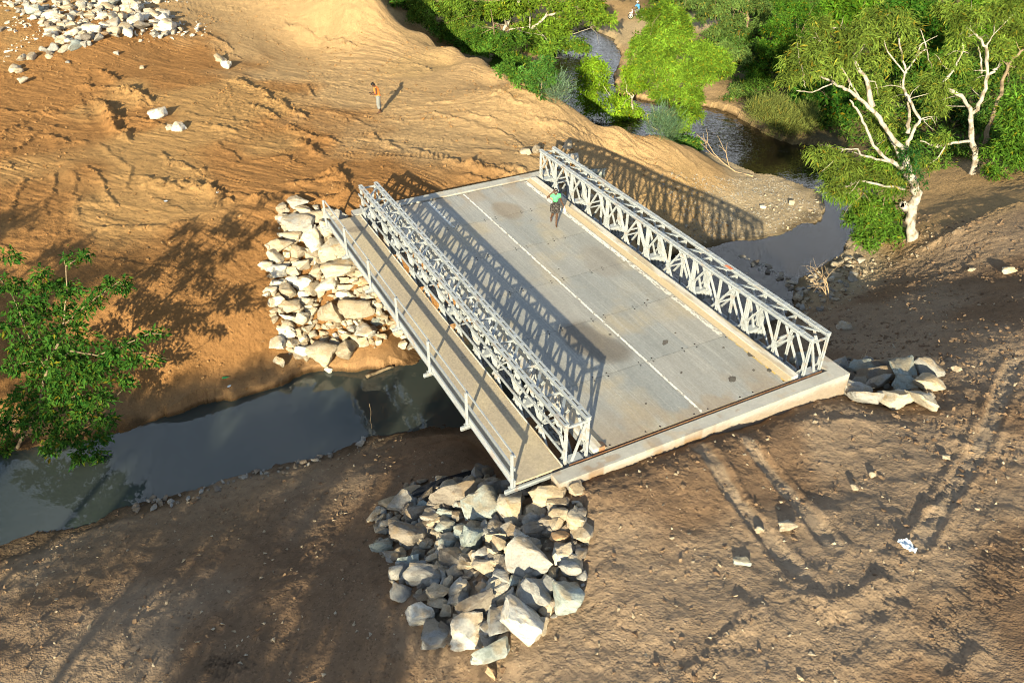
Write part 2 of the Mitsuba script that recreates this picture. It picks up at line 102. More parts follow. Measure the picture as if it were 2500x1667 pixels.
WPOLY = shapely.Polygon(WATER).buffer(0)
def sdist_poly(x, y):
    """signed distance to the water outline, positive on land"""
    ring = np.array(WPOLY.exterior.coords)
    d = np.full(x.shape, 1e9)
    for a, b in zip(ring[:-1], ring[1:]):
        ab = b - a; L2 = ab @ ab + 1e-9
        t = np.clip(((x - a[0]) * ab[0] + (y - a[1]) * ab[1]) / L2, 0, 1)
        d = np.minimum(d, np.hypot(x - a[0] - t * ab[0], y - a[1] - t * ab[1]))
    inside = shapely.contains_xy(WPOLY, x, y)
    return np.where(inside, -d, d)
def polydist(x, y, pts):
    """(distance, signed side offset, arc length) to a polyline"""
    d = np.full(x.shape, 1e9); s = np.zeros(x.shape); sd = np.zeros(x.shape); acc = 0.0
    pts = np.asarray(pts, float)
    for a, b in zip(pts[:-1], pts[1:]):
        ab = b - a; L = np.hypot(*ab) + 1e-9
        t = np.clip(((x - a[0]) * ab[0] + (y - a[1]) * ab[1]) / L ** 2, 0, 1)
        q = np.hypot(x - a[0] - t * ab[0], y - a[1] - t * ab[1]); m = q < d
        d = np.where(m, q, d); s = np.where(m, acc + t * L, s)
        sd = np.where(m, ((x - a[0]) * ab[1] - (y - a[1]) * ab[0]) / L, sd); acc += L
    return d, sd, s, acc
import math
_rbf = RBFInterpolator(np.array(CP)[:, :2], np.array(CP)[:, 2], kernel='thin_plate_spline', smoothing=.02)
GX0, GY0, GS = -70.0, -45.0, 0.5
_gx, _gy = np.arange(GX0, 105, GS), np.arange(GY0, 135, GS)
_GX, _GY = np.meshgrid(_gx, _gy)
_Z = np.clip(_rbf(np.stack([_GX.ravel(), _GY.ravel()], 1)).reshape(_GX.shape), -6.5, 6)
_SD = np.clip(sdist_poly(_GX, _GY), -6, 30)
_SD = ndimage.gaussian_filter(_SD, .5)
def grid(a, x, y, order=1):
    return ndimage.map_coordinates(a, [np.clip((y - GY0) / GS, 0, a.shape[0] - 1), np.clip((x - GX0) / GS, 0, a.shape[1] - 1)], order=order, mode='nearest')
def n2(x, y, f, seed, oct=3):
    return meshkit.fbm(np.stack([x * f, y * f, np.zeros_like(x)], -1), oct, seed) - .5
_r = np.random.RandomState(77)
def _scarps():
    out = []
    for k in range(150):
        n = k < 95
        x, y = (_r.uniform(-24, 14), _r.uniform(19.5, 62)) if n else (_r.uniform(-20, 16), _r.uniform(-9, 7))
        if n and x > 14 - .35 * (y - 20): continue
        a = math.atan2(-.78, .62) + _r.normal() * (.35 if n else .6); L = _r.uniform(1.2, 5.5) * (1.3 if n else .7); c = _r.normal() * .25
        pts = [(x + math.cos(a + c * t) * L * t, y + math.sin(a + c * t) * L * t) for t in (0, .25, .5, .75, 1)]
        out.append((pts, _r.uniform(.05, .17) * (1.0 if n else .4), _r.uniform(.12, .34)))
    return out
def ss(a, b, x):
    t = np.clip((x - a) / (b - a), 0, 1); return t * t * (3 - 2 * t)
RIDGES = RIDGES + _scarps()
def height(x, y, detail=True):
    x, y = np.asarray(x, float), np.asarray(y, float)
    sh = x.shape; x, y = x.ravel(), y.ravel()
    z = grid(_Z, x, y, 3); sd = grid(_SD, x, y)
    far = ss(60, 90, np.hypot(x - 10, y - 30))
    if detail:
        south = ss(11, 6, y + .12 * x)
        land = ss(-.2, 2.0, sd)
        flat = land * (1 - far)
        road = ss(3.5, 1.0, np.abs(x - .3 + (y - 18) * .12)) * ss(19, 22, y)
        z = z + flat * (n2(x, y, .22, 3) * .20 + n2(x, y, .7, 4) * (.09 + .05 * south) + n2(x, y, 2.1, 5) * (.07 + .05 * south))
        rough = ss(-.1, .25, n2(x, y, .16, 9, 2)) * .8 + .2
        z = z + flat * (n2(x, y, 5.5, 6, 2) * (.065 + .015 * south) + np.maximum(n2(x, y, 9., 7, 2), 0) * (.13 - .01 * south)) * rough
        # long combed drag marks left by the dozer blade, running from upper left to lower right on the far side
        u = x * .78 - y * .62; v = x * .62 + y * .78
        drag = np.abs(meshkit.noise(np.stack([v * 1.1 + 1.2 * n2(x, y, .3, 31, 2), u * .12, 0 * x], -1), 33) - .5) * 2
        z = z + flat * (1 - south) * ss(17, 22, y) * (.5 - drag) ** 3 * .42
        for k, (pts, hh, ww) in enumerate(RIDGES):
            p = np.asarray(pts); lo, hi = p.min(0) - 3, p.max(0) + 3
            m = (x > lo[0]) & (x < hi[0]) & (y > lo[1]) & (y < hi[1])
            if not m.any(): continue
            xx, yy = x[m], y[m]
            wx, wy = n2(xx, yy, .9, 40 + k, 3) * .9, n2(xx, yy, .9, 90 + k, 3) * .9
            d, s_, t, L = polydist(xx + wx, yy + wy, p)
            jag = .55 + .9 * (n2(xx, yy, 2.6, 60 + k, 3) + .25) 
            e_ = p[-1] - p[0]; q_ = s_ * (1 if e_[1] * .624 - e_[0] * .781 > 0 else -1)
            q_ = np.where(np.abs(s_) < d, np.sign(q_) * d, q_)
            # the blade leaves a gentle rise with a broken, steep lee side
            prof = np.where(q_ < 0, np.exp(-(q_ / ww) ** 2 * .8), np.exp(-(q_ / (.30 * ww)) ** 2)) * ss(0, .12 * L, t) * ss(L, .88 * L, t)
            z[m] += .72 * hh * prof * np.clip(jag + n2(xx, yy, 7.5, 120 + k % 60, 2) * 1.1, .05, 1.5)
        for k, (pts, hw, pitch, amp) in enumerate(TRACKS):
            p = np.asarray(pts); lo, hi = p.min(0) - 2, p.max(0) + 2
            m = (x > lo[0]) & (x < hi[0]) & (y > lo[1]) & (y < hi[1])
            if not m.any(): continue
            xx, yy = x[m], y[m]
            d, s_, t, L = polydist(xx + n2(xx, yy, .8, 140 + k, 2) * .25, yy, p)
            w = ss(hw, hw * .8, d) * ss(0, .2, t) * ss(L, L - .2, t) * np.clip(.6 + 1.6 * n2(xx, yy, .9, 170 + k, 2), .1, 1)
            z[m] += w * (1.25 * amp * (np.cos(2 * np.pi * t / pitch) + .3) - .03)
        for (a_, b_) in RUTS:
            p = np.array([a_, b_]); d, s_, tt, L = polydist(x + n2(x, y, .5, 201, 2) * .3, y, p)
            near = (d < .7)
            w = ss(.30, .16, d) * ss(0, .4, tt) * ss(L, L - .5, tt)
            z = z - .055 * w + .04 * np.exp(-((d - .36) / .10) ** 2) * ss(0, .3, tt) * (1 + 2 * n2(x, y, 3.0, 203, 2))
        # river gravel roughness near the waterline
        z = z + ss(2.5, .3, np.abs(sd)) * (n2(x, y, 3.2, 21) * .10 + n2(x, y, 1.1, 22) * .12)
        sd = sd + n2(x, y, .8, 23) * .7 + n2(x, y, 3., 24) * .25
    z = np.where(sd > 0, np.maximum(z, WZ + .015 + .16 * np.minimum(sd, 1.2)), np.minimum(z, WZ - .03 + .22 * np.maximum(sd, -3)))
    # flat seat for the two abutments
    for (x0, x1, y0, y1, zz) in ((-5.3, 5.5, -3.0, -.55, -.13), (-4.9, 4.9, 18.75, 21.5, -.07)):
        pass
    return z.reshape(sh)

# ---------------------------------------------------------------- materials
def M(name, d): scene[name] = d; return name
def P(color, rough=.8, spec=.3, **kw): return {'type': 'principled', 'base_color': color, 'roughness': rough, 'specular': spec, **kw}
def rgb(*c): return {'type': 'rgb', 'value': list(c)}
def bump(inner, fn, scale, eps=2e-3): return {'type': 'bumpmap', 'arbitrary': proc(fn, eps), 'scale': scale, 'bsdf': inner}

def ground_color(p, n, uv):
    x, y, z = p.x, p.y, p.z
    w = (fbm(x * .35, y * .35, 0, 3) - .5)
    n1 = fbm(x * .16 + 7, y * .16, 0, 3)
    n3 = fbm(x * 3.3, y * 3.3, z * 2, 3)
    n6 = noise(x * 14, y * 14, z * 9)
    n9 = noise(x * 41, y * 41, z * 20)
    north = smoothstep(8.5, 12.0, y + .12 * x + w * 3)
    orange = mi.Color3f(.252, .130, .051); tan = mi.Color3f(.345, .228, .117); yel = mi.Color3f(.37, .245, .11)
    brown = mi.Color3f(.180, .116, .071); pale = mi.Color3f(.262, .187, .124)
    side = smoothstep(-2.0, 3.5, x + (y - 20) * .30 + w * 9)       # trafficked haul road is paler than the cut slope
    cN = mix(orange, tan, side)
    cN = mix(cN, yel, smoothstep(.55, .75, n1) * .45)
    cN = mix(cN, orange * .85, smoothstep(4, 0, dr.abs(y - 20)) * smoothstep(5, 2, x) * .8)
    cS = mix(brown, pale, smoothstep(.38, .66, n1 + w * .5))
    cS = mix(cS, mi.Color3f(.23, .145, .085), smoothstep(.55, .8, fbm(x * .5, y * .5, 3.3, 2)) * .6)
    c = mix(cS, cN, north)
    # grey silt and gravel by the water, dark when wet
    low = smoothstep(WZ + 1.1, WZ + .25, z + w * .8)
    spit = smoothstep(13, 17, x) * smoothstep(28, 24, y)
    c = mix(c, mi.Color3f(.30, .215, .13), low * .35 * (1 - spit))
    c = mix(c, mi.Color3f(.36, .28, .18), low * spit)
    c = c * (1 - .62 * smoothstep(WZ + .22, WZ + .02, z + w * .2))
    # leaf litter on the wooded far bank
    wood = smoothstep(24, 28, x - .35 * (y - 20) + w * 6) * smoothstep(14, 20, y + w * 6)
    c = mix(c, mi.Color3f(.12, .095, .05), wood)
    c = mix(c, mi.Color3f(.36, .27, .16), smoothstep(49, 53, y + .15 * (x - 30)) * smoothstep(61, 57, y + .15 * (x - 30)) * smoothstep(24, 28, x) * smoothstep(46, 43, x))
    def rut(ax, ay, bx, by, w):
        dx, dy = bx - ax, by - ay; L2 = dx * dx + dy * dy
        s_ = dr.clip(((x - ax) * dx + (y - ay) * dy) / L2, 0, 1)
        return smoothstep(w, w * .5, dr.sqrt(dr.square(x - ax - s_ * dx) + dr.square(y - ay - s_ * dy)) + (n3 - .5) * .16)
    for (a_, b_) in RUTS:
        c = mix(c, mi.Color3f(.30, .225, .155), rut(a_[0], a_[1], b_[0], b_[1], .30) * .75)
        grit = noise(x * 23 + 3, y * 23, z * 12)
    c = c * (1 + .22 * smoothstep(.72, .86, grit) - .26 * smoothstep(.28, .14, grit))
    return c * (.70 + .32 * n3 + .18 * n6 + .14 * n9)
def ground_bump(p, n, uv):
    u = p.x * .62 - p.y * .78; v = p.x * .78 + p.y * .62
    scratch = (noise(v * 7.5 + noise(u * .9, v * .9) * 2, u * .55) - .5) * smoothstep(10, 14, p.y) * smoothstep(-3.2, -1.6, p.z) * 1.0 * noise(u * .35 + 4, v * .35)
    return scratch + fbm(p.x * 9, p.y * 9, p.z * 6, 3) * .6 + noise(p.x * 38, p.y * 38, p.z * 20) * .22
M('mat_ground', {'type': 'twosided', 'bsdf': bump({'type': 'diffuse', 'reflectance': proc(ground_color)}, ground_bump, .085, 6e-3)})

def water_bump(p, n, uv):
    calm = smoothstep(26, 34, p.y + p.x * .2)
    return fbm(p.x * 2.2 + p.y, p.y * 2.4, 0, 3) * (.12 + .9 * calm) + noise(p.x * 7, p.y * 9 + p.x * 2) * (.02 + .22 * calm + .05 * smoothstep(6, 10, p.x))
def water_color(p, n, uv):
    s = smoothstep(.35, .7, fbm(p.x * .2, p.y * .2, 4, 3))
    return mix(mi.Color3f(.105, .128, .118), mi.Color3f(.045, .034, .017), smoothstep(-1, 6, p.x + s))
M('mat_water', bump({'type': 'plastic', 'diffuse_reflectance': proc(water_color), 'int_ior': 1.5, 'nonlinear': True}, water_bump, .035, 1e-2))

def steel(c):
    def f(p, n, uv):
        s = fbm(p.x * 3, p.y * 1.3, p.z * 3, 3); r = smoothstep(.60, .76, fbm(p.x * 5 + 3, p.y * 2.2, p.z * 5, 3))
        return mix(mi.Color3f(*c) * (.86 + .26 * s), mi.Color3f(.30, .21, .14), r * .5)
    return f
M('mat_steel', {'type': 'twosided', 'bsdf': P(proc(steel((.315, .335, .345))), .42, .5)})
M('mat_steel_grey', {'type': 'twosided', 'bsdf': P(proc(steel((.26, .29, .31))), .42, .5)})
M('mat_steel_dark', {'type': 'twosided', 'bsdf': P(proc(steel((.20, .215, .225))), .5, .5)})
M('mat_rust', {'type': 'twosided', 'bsdf': P(proc(lambda p, n, uv: mix(mi.Color3f(.24, .10, .05), mi.Color3f(.36, .22, .12), fbm(p.x * 9, p.y * 9, p.z * 9))), .8, .3)})
def deck_color(p, n, uv):
    x, y = p.x, p.y
    ix, iy = dr.floor(x / 1.8375), dr.floor(y / 3.048)
    h = cell_rand(ix, iy, 4)
    streak = fbm(x * 7.5, y * .33, 0, 3); st2 = fbm(x * 26, y * .9, 2, 2)
    blot = fbm(x * .55 + 3, y * .55, 1, 4); fine = fbm(x * 19, y * 19, 0, 2)
    c = mix(mi.Color3f(.255, .26, .248), mi.Color3f(.345, .322, .283), h)
    c = mix(c, mi.Color3f(.37, .315, .225), smoothstep(.5, .72, blot) * .75)
    c = mix(c, mi.Color3f(.25, .245, .225), smoothstep(.5, .75, streak) * .5)
    c = mix(c, mi.Color3f(.40, .385, .345), smoothstep(.56, .74, st2) * .4)
    # muddy patches where lorries stood
    def patch(cx, cy, rx, ry): return smoothstep(1.0, .25, dr.square((x - cx) / rx) + dr.square((y - cy) / ry) + (blot - .5) * 2.0)
    c = mix(c, mi.Color3f(.13, .105, .08), patch(-.9, 4.9, 1.0, 1.6) * .75)
    c = mix(c, mi.Color3f(.24, .18, .115), patch(1.1, 15.6, .8, 1.2) * .6)
    c = mix(c, mi.Color3f(.22, .17, .12), patch(2.5, 9.8, 1.0, 1.6) * .3)
    # wheel paths and the earth dragged on at both ends
    wheel = smoothstep(.34, .05, dr.abs(dr.abs(dr.abs(x) - 1.78) - .92))
    c = c * (1 - .10 * wheel * (.4 + st2))
    c = mix(c, mi.Color3f(.30, .225, .145), smoothstep(2.2, 0, dr.minimum(y, 18.3 - y)) * smoothstep(.40, .62, fbm(x * 1.7, y * .9, 6, 3)) * .55)
    edge = smoothstep(.03, .006, dr.abs(y - dr.round(y / 3.048) * 3.048))
    return c * (.86 + .26 * fine) * (1 - .25 * edge)
M('mat_deck', P(proc(deck_color), .65, .3))
def oil(cx, r): return r
M('mat_oil', P(proc(lambda p, n, uv: mi.Color3f(.10, .085, .065) * (.7 + .6 * fbm(p.x * 14, p.y * 14, 0))), .5, .5))
M('mat_hole', P(rgb(.02, .02, .02), .9, .1))
def walk_color(p, n, uv):
    b = fbm(p.x * 1.3, p.y * .8, 2, 4); f = fbm(p.x * 17, p.y * 17, 0, 2)
    c = mix(mi.Color3f(.36, .30, .22), mi.Color3f(.41, .34, .235), smoothstep(.4, .65, b))
    c = mix(c, mi.Color3f(.22, .18, .135), smoothstep(1.0, .3, dr.square((p.x + 5.75) / .5) + dr.square((p.y - 17.0) / .35) + (b - .5)) * .8)
    return c * (.84 + .3 * f)
M('mat_walk', P(proc(walk_color), .7, .3))
def conc(p, n, uv):
    b = fbm(p.x * 1.1, p.y * 1.1, p.z * 1.5, 4); f = fbm(p.x * 13, p.y * 13, p.z * 13, 2)
    run = smoothstep(.55, .75, fbm(p.x * 6, p.y * 6, p.z * .5, 2))
    c = mix(mi.Color3f(.33, .325, .30), mi.Color3f(.40, .385, .345), b)
    c = mix(c, mi.Color3f(.40, .32, .22), smoothstep(.62, .8, fbm(p.x * 2.1 + 9, p.y * 2.1, p.z * 3, 3)) * .6)
    c = mix(c, mi.Color3f(.25, .17, .105), smoothstep(.02, -.35, p.z + (b - .5) * .55) * .65 + smoothstep(.58, .7, fbm(p.x * 1.4, p.y * 2.4, 7, 4)) * .45)
    return c * (.84 + .24 * f) * (1 - .03 * run)
M('mat_concrete', {'type': 'twosided', 'bsdf': bump(P(proc(conc), .85, .3), lambda p, n, uv: fbm(p.x * 30, p.y * 30, p.z * 30, 2), .004)})
def paint(c, wear):
    def f(p, n, uv):
        w = smoothstep(wear, wear + .12, fbm(p.x * 16, p.y * 7, 0, 3))
        return mix(mi.Color3f(*c) * (.85 + .25 * fbm(p.x * 9, p.y * 9)), mi.Color3f(.33, .30, .25), w)
    return f
M('mat_white_line', P(proc(paint((.70, .67, .60), .58)), .7, .3))
M('mat_worn_line', P(proc(paint((.64, .61, .54), .53)), .7, .3))
M('mat_yellow_line', P(proc(paint((.62, .40, .10), .52)), .7, .3))
M('mat_kerb', {'type': 'twosided', 'bsdf': P(proc(lambda p, n, uv: mix(mi.Color3f(.56, .53, .47), mi.Color3f(.42, .35, .25), smoothstep(.45, .7, fbm(p.x * 4, p.y * .8, 1, 4))) * (.85 + .25 * fbm(p.x * 20, p.y * 20))), .7, .3)})
M('mat_dust_kerb', {'type': 'twosided', 'bsdf': P(proc(lambda p, n, uv: mix(mi.Color3f(.36, .29, .19), mi.Color3f(.43, .34, .22), fbm(p.x * 3, p.y * .7, 5, 4)) * (.85 + .25 * fbm(p.x * 20, p.y * 20))), .75, .3)})

def rock_col(a, b, vein, dust):
    def f(p, n, uv):
        s = fbm(p.x * 1.6, p.y * 1.6, p.z * 1.6, 4); v = fbm(p.x * 5, p.y * 5, p.z * 9, 3); g = fbm(p.x * 24, p.y * 24, p.z * 24, 2)
        c = mix(a, b, smoothstep(.35, .65, s)); c = mix(c, vein, smoothstep(.56, .72, v) * .7)
        c = mix(c, dust, smoothstep(.45, .95, n.z) * smoothstep(.36, .58, fbm(p.x * 2.3 + 5, p.y * 2.3, p.z, 3)) * .75)
        return c * (.76 + .46 * g)
    return f
ROCKM = {}
for k, a, b, v, du in (('c', (.40, .355, .28), (.47, .425, .345), (.40, .30, .18), (.38, .27, .15)), ('t', (.35, .295, .22), (.42, .355, .265), (.28, .21, .14), (.35, .26, .16)),
                   ('w', (.50, .475, .42), (.57, .545, .48), (.45, .36, .25), (.45, .33, .2)), ('g', (.27, .265, .25), (.34, .325, .295), (.20, .18, .16), (.30, .23, .15)),
                   ('b', (.25, .285, .27), (.33, .36, .335), (.19, .21, .19), (.30, .24, .16)), ('d', (.17, .15, .13), (.24, .21, .175), (.12, .10, .085), (.25, .18, .11)),
                   ('o', (.37, .25, .15), (.43, .31, .20), (.30, .17, .08), (.40, .24, .12))):
    M('mat_rock_' + k, bump({'type': 'diffuse', 'reflectance': proc(rock_col(a, b, v, du))}, lambda p, n, uv: fbm(p.x * 11, p.y * 11, p.z * 11, 3) * .7 + noise(p.x * 50, p.y * 50, p.z * 50) * .2, .035, 4e-3))
def bark(c1, c2):
    def f(p, n, uv):
        s = fbm(p.x * 5, p.y * 5, p.z * 2.2, 4); r = noise(p.x * 14, p.y * 14, p.z * 5)
        return mix(c1, c2, smoothstep(.48, .68, s)) * (.75 + .4 * r)
    return f
M('mat_bark_white', {'type': 'diffuse', 'reflectance': proc(bark((.43, .39, .33), (.21, .175, .13)))})
M('mat_bark_tan', {'type': 'diffuse', 'reflectance': proc(bark((.26, .20, .13), (.13, .095, .065)))})
M('mat_leaf', {'type': 'principledthin', 'base_color': {'type': 'mesh_attribute', 'name': 'vertex_color'}, 'roughness': .5, 'diff_trans': .4, 'spec_trans': 0.0, 'eta': 1.35})
def cloth(name, c, r=.85): M(name, {'type': 'twosided', 'bsdf': P(rgb(*c), r, .25)})
cloth('mat_skin', (.085, .042, .025), .55); cloth('mat_hair', (.012, .01, .009), .7)
cloth('mat_vest', (.80, .19, .04)); cloth('mat_shorts', (.20, .205, .195)); cloth('mat_top', (.10, .62, .20))
M('mat_skirt', {'type': 'twosided', 'bsdf': P(proc(lambda p, n, uv: mix(mi.Color3f(.022, .018, .018), mi.Color3f(.20, .18, .17), smoothstep(.24, .16, voronoi(p.x * 24 + p.y * 24, p.z * 24)[0]))), .85, .2)})
cloth('mat_white_cloth', (.72, .70, .66)); cloth('mat_blue_cloth', (.07, .28, .60)); cloth('mat_black', (.02, .02, .022), .5); cloth('mat_chrome', (.55, .55, .57), .3)
cloth('mat_brown_plastic', (.12, .06, .04), .5); cloth('mat_bag', (.62, .70, .76), .4); cloth('mat_green_glass', (.02, .2, .07), .3); cloth('mat_black_sheet', (.012, .012, .013), .35)
cloth('mat_red_tape', (.6, .18, .08), .6); cloth('mat_stick', (.42, .30, .18), .85)

# ---------------------------------------------------------------- ground and water
def axis(lo, hi, s, g, far0, far1):
    core = list(np.arange(lo, hi + s, s)); a, st = [], s
    v = core[0]
    while v > far0: st *= g; v -= st; a.append(v)
    b, st, v = [], s, core[-1]
    while v < far1: st *= g; v += st; b.append(v)
    return np.array(a[::-1] + core + b)
AX = axis(-22.0, 22.0, .075, 1.022, -900, 900)
AY = axis(-8.0, 40.0, .075, 1.02, -900, 900)
gx, gy = np.meshgrid(AX, AY)
gz = height(gx, gy)
# the ground gives way to the abutments' concrete
gv = np.stack([gx.ravel(), gy.ravel(), gz.ravel()], 1)
nx, ny = len(AX), len(AY)
ii, jj = np.meshgrid(np.arange(ny - 1), np.arange(nx - 1), indexing='ij')
q = np.stack([ii * nx + jj, ii * nx + jj + 1, (ii + 1) * nx + jj + 1, (ii + 1) * nx + jj], -1).reshape(-1, 4)
add('ground', (gv, q), 'mat_ground', smooth=True)
lab('ground', 'bare orange and brown earth of the river banks marked by dozer tracks', kind='structure')
wb = MB(); wb.put([(-900, -900, WZ), (900, -900, WZ), (900, 900, WZ), (-900, 900, WZ)], [[0, 1, 2], [0, 2, 3]])
wp = WPOLY.buffer(2.5, join_style=2)
wv, wf = trimesh.creation.triangulate_polygon(wp, engine='earcut')
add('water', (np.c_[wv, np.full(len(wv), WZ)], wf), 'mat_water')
lab('water', 'calm murky stream passing under the bridge', kind='structure')
scene['water']['flip_normals'] = bool(np.cross(wv[wf[0][1]] - wv[wf[0][0]], wv[wf[0][2]] - wv[wf[0][0]]) < 0)

# ---------------------------------------------------------------- bridge
BL, NP, PL = 18.288, 6, 3.048
lab('bridge', 'modular white steel truss bridge with a grey deck and a side walkway across the stream', 'bridge')
ZB, ZT = -.72, 1.42
def ident(): return T()
def panel_parts():
    """the members of one truss panel, each a mesh at x = 0, y = 0 .. PL"""
    out = []
    for nm, z in (('top_chord', ZT), ('bottom_chord', ZB)):
        b = MB()
        for s in (-1, 1):
            x = s * .062
            b.box(x - .022, x + .022, .006, PL - .006, z - .05, z + .05) if False else None
            b.beam((s * .030, .006, z), (s * .030, PL - .006, z), .008, .104)
            b.beam((s * .062, .006, z + .048), (s * .062, PL - .006, z + .048), .060, .009)
            b.beam((s * .062, .006, z - .048), (s * .062, PL - .006, z - .048), .060, .009)
        for k in range(7):
            y = k * PL / 6
            y0, y1 = max(.008, y - .085), min(PL - .008, y + .085)
            for zz in (.055, -.055): b.box(-.088, .088, y0, y1, z + zz - .005, z + zz + .005)
        for y in (.03, PL - .03): b.beam((0, y - .028, z), (0, y + .028, z), .12, .13)
        out.append((nm, b.mesh()))
    def bar(nm, y0, z0, y1, z1, w=.070, d=.080):
        b = MB(); L = math.hypot(y1 - y0, z1 - z0)
        b.beam((0, y0, z0), (0, y1, z1), d, w * .16, up=(1, 0, 0)); 
        p0, p1 = np.array((0, y0, z0)), np.array((0, y1, z1)); d_ = vn(p1 - p0); n_ = np.cross(d_, (1, 0, 0))
        for s in (-1, 1): b.beam(p0 + n_ * s * w * .5, p1 + n_ * s * w * .5, .01, d * .98, up=(1, 0, 0))
        out.append((nm, b.mesh()))
    zm = (ZB + ZT) / 2 - .02
    lo, hi = ZB + .05, ZT - .05
    for y in (.045, PL / 2, PL - .045): bar('vertical', y, lo, y, hi)
    for h in (0, 1):
        yb = h * PL / 2
        ya, yc, ym = yb + .05, yb + PL / 2 - .05, yb + PL / 4
        bar('diagonal', ya, zm + .05, ym - .03, hi, .058, .062); bar('diagonal', yc, zm + .05, ym + .03, hi, .058, .062)
        bar('diagonal', ya, zm - .05, ym - .03, lo, .058, .062); bar('diagonal', yc, zm - .05, ym + .03, lo, .058, .062)
    g = MB()
    for y in (.10, PL / 2, PL - .10):
        for s in (-1, 1):
            v = []
            hw = .15 if abs(y - PL / 2) < .1 else .11
            g.box(s * .041 - .004, s * .041 + .004, y - hw * .55, y + hw * .55, zm - .16, zm + .16)
    for y in (PL / 4, 3 * PL / 4):
        for z, sg in ((hi - .03, 1), (lo + .03, -1)):
            for s in (-1, 1): g.box(s * .041 - .004, s * .041 + .004, y - .09, y + .09, z - .045, z + .045)
    out.append(('gusset_plates', g.mesh()))
    return out
PP = [(nm, mikit.ply(m, 'mat_steel')) for nm, m in panel_parts()]
TRX = (-4.97, -4.25, 4.25, 4.97)
for x in TRX:
    tk = num('bridge__truss')
    for k in range(NP):
        for nm, src in PP:
            kk = link(nm, tk, src, T().translate([x, k * PL, 0]))
            if nm == 'gusset_plates': lab(kk, kind='stuff')
for s in (-1, 1):
    xi, xo = s * 4.25, s * 4.97
    for k in range(NP * 2 + 1):
        y = k * PL / 2
        y = min(max(y, .05), BL - .05)
        b = MB(); b.chan((xi, y, ZT - .115), (xo, y, ZT - .115), .05, .075, .008); b.add('cross_strut', 'mat_steel', 'bridge')
        if k % 2 == 1:
            b = MB(); b.beam((xi, y + .08, .46), (xo, y + .08, .46), .05, .05); b.beam((xi, y + .08, .24), (xo, y + .08, .24), .045, .045); b.add('cross_strut', 'mat_steel', 'bridge')
        else:
            b = MB(); b.beam((xi + s * .06, y, ZT - .15), (xo - s * .05, y, -.60), .07, .05, up=(0, 1, 0)); b.add('raker', 'mat_steel', 'bridge')
        if k < NP * 2:
            b = MB(); b.beam((xi, y + 1.28, ZT - .075), (xo, y + .34, ZT - .075), .09, .012); b.beam((xi, y + 1.28, ZT - .10), (xo, y + .34, ZT - .10), .012, .05); b.add('sway_brace', 'mat_steel_grey', 'bridge')
for k in range(NP + 1):
    y = min(max(k * PL, .14), BL - .14)
    b = MB()
    for z0, z1, w in ((-.15, -.13, .30), (-.56, -.54, .30)): b.box(-5.18, 5.18, y - w / 2, y + w / 2, z0, z1)
    b.box(-5.178, 5.178, y - .009, y + .009, -.539, -.151)
    for s in (-1, 1):
        for xx in (4.55, 4.75): b.box(s * xx - .008, s * xx + .008, y - .145, y + .145, -.538, -.152)
        b.box(s * 5.17 - .01, s * 5.17 + .01, y - .15, y + .15, -.56, -.13)
        b.box(min(s * 4.36, s * 4.86), max(s * 4.36, s * 4.86), y - .16, y + .16, -.128, -.02)
    b.add('transom', 'mat_steel', 'bridge')
U = 1.8375
for i in range(4):
    for k in range(NP):
        x0, x1, y0, y1 = -2 * U + i * U + .003, -2 * U + (i + 1) * U - .003, k * PL + .003, (k + 1) * PL - .003
        b = MB(); b.box(x0, x1, y0, y1, -.12, 0)
        b.add('deck_panel', 'mat_deck', 'bridge')
b = MB()
for i in range(4):
    for j in range(2):
        b.box(-2 * U + i * U + .5 + j * .8, -2 * U + i * U + .56 + j * .8, .01, BL - .01, -.28, -.121)
b.add('stringer', 'mat_steel_dark', 'bridge'); lab('bridge__stringer', kind='stuff')
b = MB()
def disc(b, x, y, z, r, n=9, sq=1.0, seed=None, rot=0):
    th = np.arange(n) * 2 * np.pi / n
    rr = r * np.ones(n) if seed is None else r * (1 + .45 * (np.random.RandomState(seed).rand(n) - .5))
    c, s_ = np.cos(rot), np.sin(rot); px, py = rr * np.cos(th), rr * np.sin(th) * sq
    b.put([(x + c * a - s_ * d, y + s_ * a + c * d, z) for a, d in zip(px, py)] + [(x, y, z)], [[n, k, (k + 1) % n] for k in range(n)])
for k in range(NP + 1):
    for i in range(5):
        for dx in (-.27, .27):
            for dy in (-.09, .09):
                x, y = -2 * U + i * U + dx, k * PL + dy
                if abs(x) < 3.5 and .05 < y < BL - .05: disc(b, x + (.02 if dy > 0 else -.02), y, .004, .034, 8)
b.add('bolt_hole', 'mat_hole', 'bridge'); lab('bridge__bolt_hole', 'dark bolt holes at the deck panel joints', kind='stuff')
def strip(name, mat, x, w, y0, y1, z=.004, ragged=0, seed=0):
    n = max(2, int((y1 - y0) / .06)); rs = np.random.RandomState(seed)
    ys = np.linspace(y0, y1, n); j = ragged * (rs.rand(n, 2) - .5)
    v = np.vstack([np.c_[x - w / 2 + j[:, 0], ys, np.full(n, z)], np.c_[x + w / 2 + j[:, 1], ys, np.full(n, z)]])
    i = np.arange(n - 1)
    return add(name, (v, np.stack([i, i + n, i + n + 1, i + 1], 1)), mat, 'bridge')
strip('lane_line', 'mat_white_line', 3.345, .20, 9.2, 18.2, ragged=.01, seed=1)
strip('lane_line', 'mat_worn_line', 3.345, .19, 3.1, 9.2, ragged=.06, seed=2)
strip('lane_line', 'mat_white_line', .03, .085, .05, 18.25, ragged=.02, seed=3)
strip('lane_line', 'mat_white_line', -1.80, .13, 15.25, 18.2, ragged=.01, seed=4)
strip('lane_line', 'mat_yellow_line', 3.47, .09, .03, 3.05, ragged=.015, seed=5)
strip('lane_line', 'mat_yellow_line', -3.40, .08, 15.1, 17.7, ragged=.015, seed=6)
